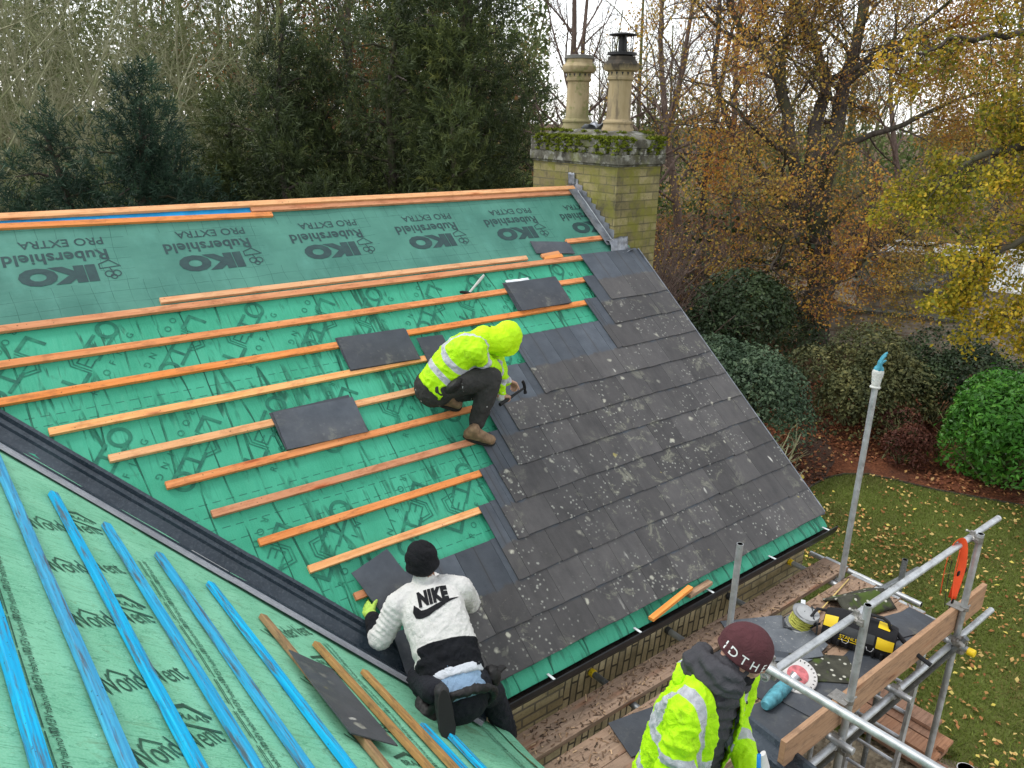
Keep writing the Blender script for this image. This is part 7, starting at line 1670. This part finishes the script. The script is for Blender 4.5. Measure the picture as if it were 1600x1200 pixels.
dR = (V3(-2.33, -1.815, -1.345) - wrR); f.hand(wrR, dR, V3(.1, -.2, -1), .95, .9, side=-1); dL = (V3(-2.46, -1.87, -1.375) - wrL); f.hand(wrL, dL, V3(.1, .1, -1), .95, 1.25, side=1)
body2 = f.skin('body', M['skin'], m2, .0065, 2)
Ux = (neck - pel).normalized(); Rx = (shR - shL); Rx = (Rx - Ux * Rx.dot(Ux)).normalized(); Fx = Ux.cross(Rx)
if Fx.dot(V3(.3, -.2, -1)) < 0: Fx = -Fx
def lerp(a, b, t): return a + (b - a) * t
T_ = lambda t, off=0: lerp(pel, neck, t) - Fx * off
f = Flesh(); f.loft([(T_(-.14, .0), Rx * .175, Fx * .135), (T_(.0, .0), Rx * .18, Fx * .145), (T_(.22, .015), Rx * .175, Fx * .145), (T_(.45, .03), Rx * .18, Fx * .145), (T_(.68, .035), Rx * .19, Fx * .14), (T_(.86, .02), Rx * .165, Fx * .115), (T_(1.0, .0), Rx * .10, Fx * .085)])
f.chain([lerp(neck, shR, .55), shR, elR, wrR - (wrR - elR).normalized() * .02], [.085, .078, .068, .045]); f.chain([lerp(neck, shL, .55), shL, elL, wrL - (wrL - elL).normalized() * .03], [.085, .078, .066, .045])
def band2(p):
    t = (p - pel).dot(Ux) / (neck - pel).length; tA, dA = segd(p, elR, wrR); tS, dS = segd(p, shR, elR); back = (p - pel).dot(Fx) < .06; d = -1
    onarm = min(dA, dS) < .085 and (p - pel).dot(Rx) > .10 and (p - T_(t)).length > .12
    if not onarm: d = max(d, .024 - abs(t - .16) * .47 if True else -1)                    # hem band
    if not onarm: d = max(d, .023 - abs((p - T_(.56)).dot((Ux * .92 + Rx * .38).normalized())))   # upper band round the back
    if not onarm and t > .5: d = max(d, .021 - abs((p - pel).dot(Rx) - .085))                # brace over the shoulder
    d2 = .024 - abs(tA - .22) * .30 if dA < .10 and p.z < -1.02 else -1
    return max(d, d2) * 1.0
jk2 = f.skin('jacket', M['hivis'], m2, .009, 4, folds(.015, 9, 2), {'band': band2}); jk2['label'] = 'yellow hi-vis jacket with silver bands'
Xh = F2.cross(U2).normalized(); Uh = (U2 - F2 * U2.dot(F2)).normalized(); Rh = Matrix((Xh, F2, Uh)).transposed()
f = Flesh(); f.ell(hd + Uh * .030 - F2 * .012, (.112, .125, .128), Rh); f.ell(hd + F2 * .05 + Uh * .0, (.10, .10, .12), Rh); f.cap(hd - F2 * .03 - Uh * .03, .108, neck.lerp(hd, .2), .105); f.cap(neck + Ux * .02, .095, neck - Ux * .05 - Fx * .02, .09)
hood2 = f.skin('hood', M['hood_hv'], m2, .009, 4, folds(.007, 8, 5)); b_ = bmesh.new(); b_.from_mesh(hood2.data)
pl = hd + F2 * .095; bmesh.ops.bisect_plane(b_, geom=b_.verts[:] + b_.edges[:] + b_.faces[:], plane_co=pl, plane_no=(F2 - Uh * .35).normalized(), clear_outer=True); b_.to_mesh(hood2.data); b_.free()
sm = hood2.modifiers.new("solid", 'SOLIDIFY'); sm.thickness = .006; sm.offset = -1
f = Flesh(); f.ell(hd + F2 * .025 - Uh * .005, (.085, .085, .105), Rh); f.skin('balaclava', M['knit_black'], m2, .010, 3)
b = MB(1); b.box(neck + Uh * .10 - vw * .04 + V3(-.02, 0, .03), (.02, .02, .026)); b.build('hood_toggle', M['iron'], hood2, bevel=.003)
f = Flesh(); f.ell(pel + V3(0, 0, -.02) - Ux * .03, (.16, .16, .15)); f.chain([hipR, hipR.lerp(knR, .5), knR], [.115, .100, .083]); f.chain([knR, knR.lerp(anR, .5), anR + (knR - anR).normalized() * .02], [.085, .078, .064]); f.chain([hipL, knL], [.115, .084]); f.chain([knL, anL + (knL - anL).normalized() * .03], [.082, .062])
tr2 = f.skin('trousers', M['trouser'], m2, .009, 4, folds(.008, 13, 8)); tr2['label'] = 'charcoal work trousers flecked with white paint'
f = Flesh(); q = hipR.lerp(knR, .28) - vw * .10; f.ell(q + V3(.0, 0, -.02), (.075, .04, .085), frame(-vw, Ux)); f.skin('holster_pocket', M['belt'], tr2, .008, 3, folds(.006, 18, 4))
bR = boot(hR, tR, R_UP, m2, 'boot_tan', .11); bL = boot(hL, tL, (R_UP + V3(0, 0, .2)), m2, 'boot_tan', .09)
b = MB(3)      # laces across the front boot
for k in range(5): q = hR.lerp(tR, .34 + .085 * k) + R_UP * (.108 - .010 * k); w_ = (tR - hR).normalized().cross(R_UP); b.rings([q - w_ * .030 - R_UP * .012, q + R_UP * .003, q + w_ * .030 - R_UP * .012], .0028, 6)
b.build('laces', M['belt'], bR)
f = Flesh(); d_ = (wrL - elL).normalized(); f.cap(wrL - d_ * .035, .037, wrL + d_ * .012, .036); f.skin('glove_cuff', M['glove_knit'], m2, .007, 2, folds(.004, 30, 1))
# the hammer in his hand
hm2 = thing('hammer', 'claw hammer held low by the crouching person, head over the bare slate', 'hammer', (-2.48, -1.88, -1.38)); a_, c_ = V3(-2.652, -1.922, -1.392), V3(-2.335, -1.838, -1.340)
b = MB(4); b.rings([a_, a_.lerp(c_, .35), a_.lerp(c_, .55), c_], [(.016, .013), (.017, .014), (.011, .009), (.010, .008)], 12); b.build('handle', M['rubber'], hm2, smooth=True, auto=45)
b = MB(5); hx = V3(.35, .25, -.9).normalized(); c = c_.copy(); b.rings([c + hx * .058, c + hx * .040, c + hx * .038, c + hx * .018, c, c - hx * .028, c - hx * .055 + V3(-.005, 0, 0), c - hx * .08 + V3(-.016, 0, 0)], [.0145, .0145, .011, .010, .014, (.013, .010), (.014, .005), (.012, .002)], 12); b.build('head', M['iron'], hm2, smooth=True, auto=40)

# ============================================ the kneeling man seen from behind in a white and black fleece
m1 = thing('person', 'kneeling person from behind in black headwrap and white-and-black fleece, reaching for a slate', 'person', (-4.1, -3.3, -2.6))
pel = V3(-4.150, -3.500, -2.305); neck = V3(-4.000, -2.945, -1.975); hd = V3(-3.995, -2.910, -1.840)
Ux = (neck - pel).normalized(); Rx = V3(.87, -.48, .02); Rx = (Rx - Ux * Rx.dot(Ux)).normalized(); Fx = Ux.cross(Rx)
if Fx.dot(V3(.4, .7, -.5)) < 0: Fx = -Fx
shL = neck - Rx * .195 - Ux * .075; shR = neck + Rx * .195 - Ux * .075; elL = V3(-4.320, -2.95, -2.195); wrL = V3(-4.262, -2.735, -2.185); elR = shR + V3(.16, .12, -.22); wrR = V3(-3.80, -2.60, -2.14)
hipL = pel - Rx * .09; hipR = pel + Rx * .09; knL = V3(-4.20, -3.20, -2.38); anL = V3(-4.345, -3.56, -2.16); knR = V3(-3.84, -3.40, -2.52); anR = V3(-3.725, -3.41, -2.88)
F1 = V3(.42, .72, -.55).normalized(); U1 = V3(-.02, .25, .95)
f = Flesh(); f.head(hd, F1, U1); f.chain([pel + V3(0, 0, .04), pel.lerp(neck, .5), neck, hd], [.085, .11, .075, .056])
for a, c, d in ((shL, elL, wrL), (shR, elR, wrR)): f.chain([neck.lerp(a, .5), a, c, d], [.07, .06, .045, .03])
for a, c, d in ((hipL, knL, anL), (hipR, knR, anR)): f.chain([a, c, d], [.09, .06, .042])
f.hand(wrR, V3(-.2, .6, .1), V3(-.2, -.4, -.8), 1, .5, side=1); body1 = f.skin('body', M['skin2'], m1, .0065, 2)
T_ = lambda t, off=0: lerp(pel, neck, t) - Fx * off
f = Flesh(); f.loft([(T_(.10, .01), Rx * .185, Fx * .145), (T_(.28, .015), Rx * .19, Fx * .15), (T_(.50, .02), Rx * .185, Fx * .15), (T_(.72, .02), Rx * .19, Fx * .145), (T_(.88, .01), Rx * .175, Fx * .115), (T_(1.0, .0), Rx * .10, Fx * .085)])
f.cap(neck + Ux * .0, .075, neck + U1 * .065, .070)
f.chain([lerp(neck, shL, .5), shL, elL, wrL + (elL - wrL).normalized() * .05], [.09, .083, .072, .05]); f.chain([lerp(neck, shR, .5), shR, elR, wrR], [.09, .083, .07, .05])
def blk(p):
    t = (p - pel).dot(Ux) / (neck - pel).length + (p - pel).dot(Rx) * .10; tA, dA = segd(p, shL, elL); tB, dB = segd(p, elL, wrL); arm = (p - pel).dot(Rx) < -.16 and t > .3
    if arm: return (tB - .22) * .2 if dB < .11 and tB > .02 else -.03
    return (.385 - t) * .62
def fl1(c, n):
    t = (c - pel).dot(Ux) / (neck - pel).length; k = folds(.008, 9, 4)(c, n); return k + folds(.006, 18, 2)(c, n) + .005 * math.sin(t * 50 + 6 * noise.noise(c * 5)) * max(0, 1 - abs(t - .30) / .2) + .003 * math.sin(segd(c, shL, elL)[0] * 34 + 8 * noise.noise(c * 6)) * (segd(c, shL, elL)[1] < .11)
jk1 = f.skin('fleece', M['fleece'], m1, .0085, 4, fl1, {'black': blk}); jk1['label'] = 'fleece, white above and black below, with printed emblem'
No = -Fx; Xp = Rx; Yp = Xp.cross(No) * -1
Yp = (Ux - No * Ux.dot(No)).normalized(); Xp = Yp.cross(No).normalized(); o_ = T_(.755, .17) + Rx * .005
P, F = text2d('NIKE', .115, .075, 1.1); P = [(x * .66 + y * .13, y * 1.2) for x, y in P]; project_print('lettering', [(x, y + .028) for x, y in P], F, o_, Xp, Yp, jk1, M['knit_black'], jk1, .004, 2)
sw = [(-.118, .022), (-.135, -.022), (-.128, -.062), (-.098, -.080), (-.055, -.078), (.02, -.048), (.165, .012), (.01, -.018), (-.055, -.034), (-.088, -.030), (-.102, -.008)]
n_ = len(sw); bm = bmesh.new(); bm.faces.new([bm.verts.new((x, y - .012, 0)) for x, y in sw]); bmesh.ops.triangulate(bm, faces=bm.faces); P = [(v.co.x, v.co.y) for v in bm.verts]; bm.verts.index_update(); F = [tuple(v.index for v in fc.verts) for fc in bm.faces]; bm.free()
project_print('emblem', P, F, o_, Xp, Yp, jk1, M['knit_black'], jk1, .004, 3)
# headwrap: a close cap with rolled folds
f = Flesh(); Rh = frame(U1, F1); f.ell(hd + U1 * .045, (.102, .096, .108), Rh); f.ell(hd + U1 * .01, (.104, .098, .07), Rh)
def wrap(c, n):
    q = Rh.transposed() @ (c - hd); a = math.atan2(q.y, q.x); return .006 * abs(math.sin(q.z * 42 + a * 1.2 + 1.2 * math.sin(a * 2))) ** .6 + .004 * noise.noise(c * 22)
f.skin('headwrap', M['knit_black'], m1, .006, 2, wrap)
f = Flesh(); f.loft([(T_(-.10, .02), Rx * .165, Fx * .14), (T_(.05, .012), Rx * .17, Fx * .142), (T_(.17, .01), Rx * .172, Fx * .143)]); f.skin('blue_undershorts', M['denim'], m1, .009, 4, folds(.006, 12, 7))
f = Flesh(); f.loft([(T_(.07, .016), Rx * .176, Fx * .148), (T_(.11, .015), Rx * .178, Fx * .149), (T_(.15, .012), Rx * .180, Fx * .149)]); f.skin('shirt_tail', M['shirt'], m1, .008, 4, folds(.007, 16, 2))
f = Flesh(); f.ell(pel - Ux * .045 + Fx * .03, (.165, .125, .115), frame(Ux, Rx)); f.chain([hipL, knL], [.110, .088]); f.chain([knL, anL], [.085, .064]); f.chain([hipR + V3(0, 0, .02), hipR.lerp(knR, .5), knR], [.108, .10, .083]); f.chain([knR, knR.lerp(anR, .5), anR + V3(0, 0, .02)], [.083, .075, .066]); f.skin('trousers', M['trouser_black'], m1, .009, 4, folds(.009, 11, 9))
f = Flesh(); n = 20; ring = [T_(-.10, .03) + Rx * .188 * math.cos(a) + Fx * .165 * math.sin(a) for a in [2 * math.pi * k / n for k in range(n + 1)]]; f.chain(ring, [.026] * (n + 1)); f.ell(T_(-.08, .02) - Rx * .20, (.06, .075, .10), frame(Ux, Rx)); f.ell(T_(.05, .0) + Rx * .215, (.05, .07, .06), frame(Ux, Rx)); f.cap(T_(.08, .0) + Rx * .21, .03, T_(.10, -.02) + Rx * .30, .018); f.skin('tool_belt', M['belt'], m1, .009, 4, folds(.012, 16, 3))
boot(V3(-4.350, -3.655, -2.085), V3(-4.375, -3.745, -2.330), V3(.30, .85, -.1), m1, 'boot_black', .12); boot(V3(-3.735, -3.42, -2.985), V3(-3.60, -3.32, -2.985), (0, 0, 1), m1, 'boot_black', .11)
f = Flesh(); dd = V3(.05, .62, .10).normalized(); f.cap(wrL - dd * .05, .042, wrL + dd * .02, .036); f.hand(wrL, dd, V3(.75, .15, -.55), 1.08, .55, side=-1); f.skin('glove', M['lime_glove'], m1, .006, 2, folds(.003, 26, 2)); 
f = Flesh(); f.cap(wrL + (elL - wrL) * .15, .05, wrL + (elL - wrL) * .45, .058); f.skin('cuff', M['knit_black'], m1, .009, 3)
# the slate he is offering up
roof_slate('dark slate held up by the kneeling person beside the last short batten', -4.085, 3.335, .30, .34, RAD(14), .05, seed=77)
slate('cut slate tail tucked under the kneeling person at the valley', RF(-4.07, 3.80, .05), RF(1, .1) - RF(0, 0), RF(0, 0) - RF(-.1, 1), .26, .28, seed=78)

# ============================================ the standing man in a maroon knitted hat
m3 = thing('person', 'standing person in maroon knitted hat and open hi-vis jacket over a charcoal hoodie, looking down', 'person', (-3.5, -4.66, ZD))
F3 = V3(.02, -1, 0).normalized(); Rx = V3(-1, -.02, 0).normalized(); pel = V3(-3.715, -4.70, -2.12); neck = V3(-3.665, -4.80, -1.60); hd = V3(-3.555, -4.850, -1.500); Ux = (neck - pel).normalized(); Fx = (F3 - Ux * F3.dot(Ux)).normalized()
shR = neck + Rx * .19 - V3(0, 0, .075); shL = neck - Rx * .19 - V3(0, 0, .075); elR = shR + V3(-.085, -.03, -.285); wrR = elR + V3(.03, -.14, -.24); elL = shL + V3(.02, .03, -.29); wrL = V3(-3.62, -5.02, -2.02)
FH = V3(.60, -.66, -.34).normalized(); UH = V3(.22, -.22, .93)
f = Flesh(); PH = f.head(hd, FH, UH); f.chain([pel, pel.lerp(neck, .5), neck, hd - FH * .03], [.10, .095, .06, .055])
for a, c, d in ((shL, elL, wrL), (shR, elR, wrR)): f.chain([neck.lerp(a, .5) - V3(0, 0, .02), a, c, d], [.045, .055, .046, .03])
f.chain([pel + Rx * .09, V3(-3.73, -4.74, -2.55), V3(-3.70, -4.68, -2.92)], [.09, .062, .045]); f.chain([pel - Rx * .09, V3(-3.52, -4.72, -2.55), V3(-3.50, -4.62, -2.92)], [.09, .062, .045])
f.hand(wrR, V3(.1, -.3, -.9), V3(.7, -.5, .1), 1, .5, side=1); f.hand(wrL, V3(.2, -.5, -.55), V3(-.4, -.4, -.7), 1, 1.1, side=-1); body3 = f.skin('body', M['skin'], m3, .006, 2)
XH = FH.cross(UH).normalized(); UHn = (UH - FH * UH.dot(FH)).normalized(); RH = Matrix((XH, FH, UHn)).transposed()
f = Flesh(); f.ell(hd + UHn * .048 - FH * .010, (.101, .118, .105), RH); f.ell(hd + UHn * .020 - FH * .010, (.102, .119, .07), RH)
hat = f.skin('knitted_hat', M['knit_maroon'], m3, .006, 6, lambda c, n: .0016 * noise.noise(c * 60) + .003 * noise.noise(c * 14)); b_ = bmesh.new(); b_.from_mesh(hat.data); bmesh.ops.bisect_plane(b_, geom=b_.verts[:] + b_.edges[:] + b_.faces[:], plane_co=hd + UHn * .000, plane_no=-(UHn + FH * .12).normalized(), clear_outer=True); b_.to_mesh(hat.data); b_.free(); sm = hat.modifiers.new("solid", 'SOLIDIFY'); sm.thickness = .004; sm.offset = 1
HT = BVHTree.FromPolygons([v.co for v in hat.data.vertices], [p.vertices for p in hat.data.polygons])
def hatp(u, v):      # u metres round the brow, left to right as read from outside
    a = -u / .108; d = (FH * math.cos(a) + XH * math.sin(a)); q = hd + UHn * (.006 + v - .12 * .11 * math.cos(a)) - FH * .010; h = HT.ray_cast(q + d * .3, -d); return (h[0] + d * .0052) if h[0] is not None else q + d * .11
pr = Print(hatp); tw = 0
for ch, u in (('I', -.288), ('D', -.246), ('T', -.192), ('H', -.136), ('E', -.082)):
    P, F = text2d(ch, .058, .006); pr.add([(x * 1.0, y) for x, y in P], F, (u, .030))
pr.build('lettering', M['white_print'], hat)
f = Flesh(); f.ell(PH(0, .062, -.085), (.05, .035, .04), RH); f.ell(PH(.045, .02, -.08), (.028, .05, .04), RH); f.ell(PH(-.045, .02, -.08), (.028, .05, .04), RH); f.skin('beard', M['knit_black'], m3, .007, 2, folds(.003, 60, 1))
# charcoal hoodie: body, front and the hood bunched round the neck
T_ = lambda t, off=0: lerp(pel, neck, t) - Fx * off
f = Flesh(); f.loft([(T_(-.25), Rx * .16, Fx * .125), (T_(.2, -.01), Rx * .165, Fx * .135), (T_(.6, .0), Rx * .15, Fx * .125), (T_(.85, .0), Rx * .14, Fx * .115), (T_(1.0, -.02), Rx * .11, Fx * .10)]); f.cap(neck - V3(0, 0, .02), .085, neck + V3(.05, -.03, .05), .082)
def bl(a, c, t): return a.lerp(c, t)
N_ = (V3(.25, -.15, .95)).normalized(); e1 = (Rx - N_ * Rx.dot(N_)).normalized(); e2 = N_.cross(e1); ring = []
for k in range(21): a = 2 * math.pi * k / 20; ring.append(neck + V3(.035, -.03, .045) + e1 * .098 * math.cos(a) + e2 * .108 * math.sin(a) + N_ * .03 * math.sin(a * 1 + .6))
f.chain(ring[:4], [.044, .042, .036, .028]); f.chain(ring[::-1][:12], [.046 - .0008 * k for k in range(12)]); f.chain([p - N_ * .045 for p in ring[:4]], [.05, .05, .046, .04]); f.chain([p - N_ * .045 for p in ring[::-1][:12]], [.052] * 12); back = neck - F3 * .10 + V3(.0, 0, .03); f.ell(back, (.10, .06, .08), frame(V3(0, 0, 1), Rx))
f.skin('hoodie', M['hoodie'], m3, .007, 9, lambda c, n: folds(.012, 9, 6)(c, n) + .006 * math.sin((c - neck).dot(N_) * 95 + 5 * noise.noise(c * 6)))
# open jacket: trunk and sleeves, cut open down the front
f = Flesh(); f.loft([(T_(-.42), Rx * .215, Fx * .175), (T_(-.1, .0), Rx * .215, Fx * .18), (T_(.3, .01), Rx * .21, Fx * .18), (T_(.62, .01), Rx * .205, Fx * .175), (T_(.84, .005), Rx * .19, Fx * .15), (T_(.98, .0), Rx * .13, Fx * .115)])
f.chain([lerp(neck, shR, .5), shR, shR.lerp(elR, .5) + Rx * .01, elR, elR.lerp(wrR, .5), wrR], [.085, .088, .088, .080, .075, .062]); f.chain([lerp(neck, shL, .5), shL, elL], [.085, .086, .076])
def band3(p):
    tU, dU = segd(p, shR, elR); tF, dF = segd(p, elR, wrR); q = p - pel; lat = q.dot(Rx); h = q.dot(Ux) / (neck - pel).length; arm = min(dU, dF) < .105 and lat > .185
    if arm: return max(.026 - abs(along(p, shR, elR) - .205), .028 - abs(along(p, elR, wrR) - .145) if tF > .1 else -1)
    d = max(.027 - abs(h - .40) * .53, .027 - abs(h + .02) * .53); 
    if h > .35: d = max(d, .025 - abs(lat - .140), .02 - abs(lat + .175))
    return d
def fl3(c, n):
    tU, dU = segd(c, shR, elR); tF, dF = segd(c, elR, wrR); k = folds(.015, 8.5, 3)(c, n) + folds(.006, 19, 8)(c, n)
    if dU < .11: k += .007 * math.sin(tU * 21 + 5 * noise.noise(c * 5)) * (tU > .35)
    if dF < .11: k += .008 * math.sin(tF * 20 + 5 * noise.noise(c * 5))
    return k
jk3 = f.skin('jacket', M['hivis'], m3, .0075, 4, fl3, {'band': band3}); jk3['label'] = 'open yellow hi-vis jacket with silver bands and black press studs'
b_ = bmesh.new(); b_.from_mesh(jk3.data)
Lp = [(V3(*(neck - Rx * .0)) , 0)]
for side, off in ((1, .060), (-1, .105)):
    n_ = (Rx * side - Fx * .0).normalized(); bmesh.ops.bisect_plane(b_, geom=b_.verts[:] + b_.edges[:] + b_.faces[:], plane_co=pel + Rx * side * off, plane_no=n_)
bmesh.ops.bisect_plane(b_, geom=b_.verts[:] + b_.edges[:] + b_.faces[:], plane_co=pel + Fx * .03, plane_no=Fx)
dead = []
for fc in b_.faces:
    c = fc.calc_center_median() - pel; l = c.dot(Rx)
    if c.dot(Ux) > .44 and ((c - Ux * c.dot(Ux)).length < .092 or (c.dot(Fx) > .03 and -.105 < l < .06)): dead.append(fc)
    elif c.dot(Fx) > .03 and -.105 < l < .060: dead.append(fc)
bmesh.ops.delete(b_, geom=dead, context='FACES'); b_.to_mesh(jk3.data); b_.free()
sm = jk3.modifiers.new("solid", 'SOLIDIFY'); sm.thickness = .010; sm.offset = -1
f = Flesh(); f.cap(elL + V3(0, 0, .02), .078, wrL, .058); f.skin('sleeve', M['hivis'], jk3, .008, 4, folds(.010, 12, 4), {'band': lambda p: .026 - abs(along(p, elL, wrL) - .13)})
JT = BVHTree.FromPolygons([v.co for v in jk3.data.vertices], [p.vertices for p in jk3.data.polygons])
for side, off, hs_ in ((1, .085, (.86, .58, .30, .02)), (-1, .128, (.80, .52, .24))):
    for h in hs_:
        q = T_(h) + Rx * side * off + Fx * .4; hit = JT.ray_cast(q, -Fx)
        if hit[0] is not None: b = MB(6); b.lathe([(.0075, 0), (.0075, .003), (.004, .0045)], hit[0], 12, axis=hit[1]); b.build('press_stud', M['iron'], jk3, smooth=True, auto=40)
f = Flesh(); f.ell(neck - F3 * .125 + V3(-.02, 0, -.015), (.125, .052, .060), frame(V3(-.2, .2, 1), Rx)); f.ell(neck - F3 * .15 + V3(-.02, 0, -.075), (.09, .04, .06), frame(V3(-.2, .2, 1), Rx)); f.skin('folded_hood', M['hivis'], jk3, .008, 4, folds(.018, 11, 9), {'band': lambda p: .012 - abs((p - neck).dot(Rx) - .05)})
f = Flesh(); f.ell(pel - V3(0, 0, .05), (.17, .14, .14), frame((0, 0, 1), Rx)); f.chain([pel + Rx * .09, V3(-3.73, -4.74, -2.55), V3(-3.70, -4.68, -2.90)], [.115, .085, .075]); f.chain([pel - Rx * .09, V3(-3.52, -4.72, -2.55), V3(-3.50, -4.62, -2.90)], [.115, .085, .075]); f.skin('trousers', M['trouser'], m3, .012, 4, folds(.008, 11, 1))
boot(V3(-3.72, -4.62, -2.988), V3(-3.64, -4.88, -2.988), (0, 0, 1), m3, 'boot_tan'); boot(V3(-3.50, -4.56, -2.988), V3(-3.40, -4.81, -2.988), (0, 0, 1), m3, 'boot_tan')
hsaw = thing('hand_saw', 'cream and blue saw handle in the hand of the hatted person, at the bottom edge', 'saw', (-3.6, -5.1, -2.1))
b = MB(7); w0 = V3(-3.672, -5.075, -1.80); w1 = V3(-3.60, -5.10, -2.10); b.rings([w0, w0.lerp(w1, .3), w0.lerp(w1, .7), w1], [(.016, .010), (.03, .013), (.032, .013), (.026, .013)], 14); b.build('handle', M['white_paint'], hsaw, smooth=True, auto=60)
b = MB(8); sx = V3(-.03, .01, -.005); b.rings([w0 + sx * .6, w0.lerp(w1, .4) + sx * 1.0, w0.lerp(w1, .8) + sx, w1 + sx], [(.010, .008), (.014, .011), (.014, .011), (.012, .010)], 12); b.build('grip', M['bluegrip'], hsaw, smooth=True)
b = MB(9); b.hexa([w1 + V3(-.02, -.001, 0), w1 + V3(.03, -.001, 0), w1 + V3(.03, .001, 0), w1 + V3(-.02, .001, 0), w1 + V3(.16, -.121, -.40), w1 + V3(.19, -.121, -.38), w1 + V3(.19, -.119, -.38), w1 + V3(.16, -.119, -.40)]); b.build('blade', M['steel'], hsaw, fixn=True)

# teal rubber glove pulled over the tall upright, fingers up
gv = thing('work_glove', 'teal rubber-dipped glove pulled over the top of the tall scaffold upright, fingers up', 'glove', (-.18, -3.63, -1.2))
f = Flesh(); w = V3(-.18, -3.63, -1.20); dd = V3(.10, .02, 1).normalized(); f.cap(w - dd * .0, .036, w + dd * .09, .040); f.hand(w + dd * .055, dd, V3(.5, -.7, .1), 1.12, .28, side=1)
go = f.skin('fingers', M['glove_teal'], gv, .006, 2, folds(.002, 40, 1)); f = Flesh(); f.cap(w - dd * .03, .034, w + dd * .065, .0455); f.skin('cuff', M['glove_knit'], gv, .006, 3, folds(.003, 30, 2))
b = MB(8); b.rings([w - dd * .065, w - dd * .055, w - dd * .045], [.037, .043, .037], 18); b.build('rolled_rim', M['glove_knit'], gv, smooth=True)
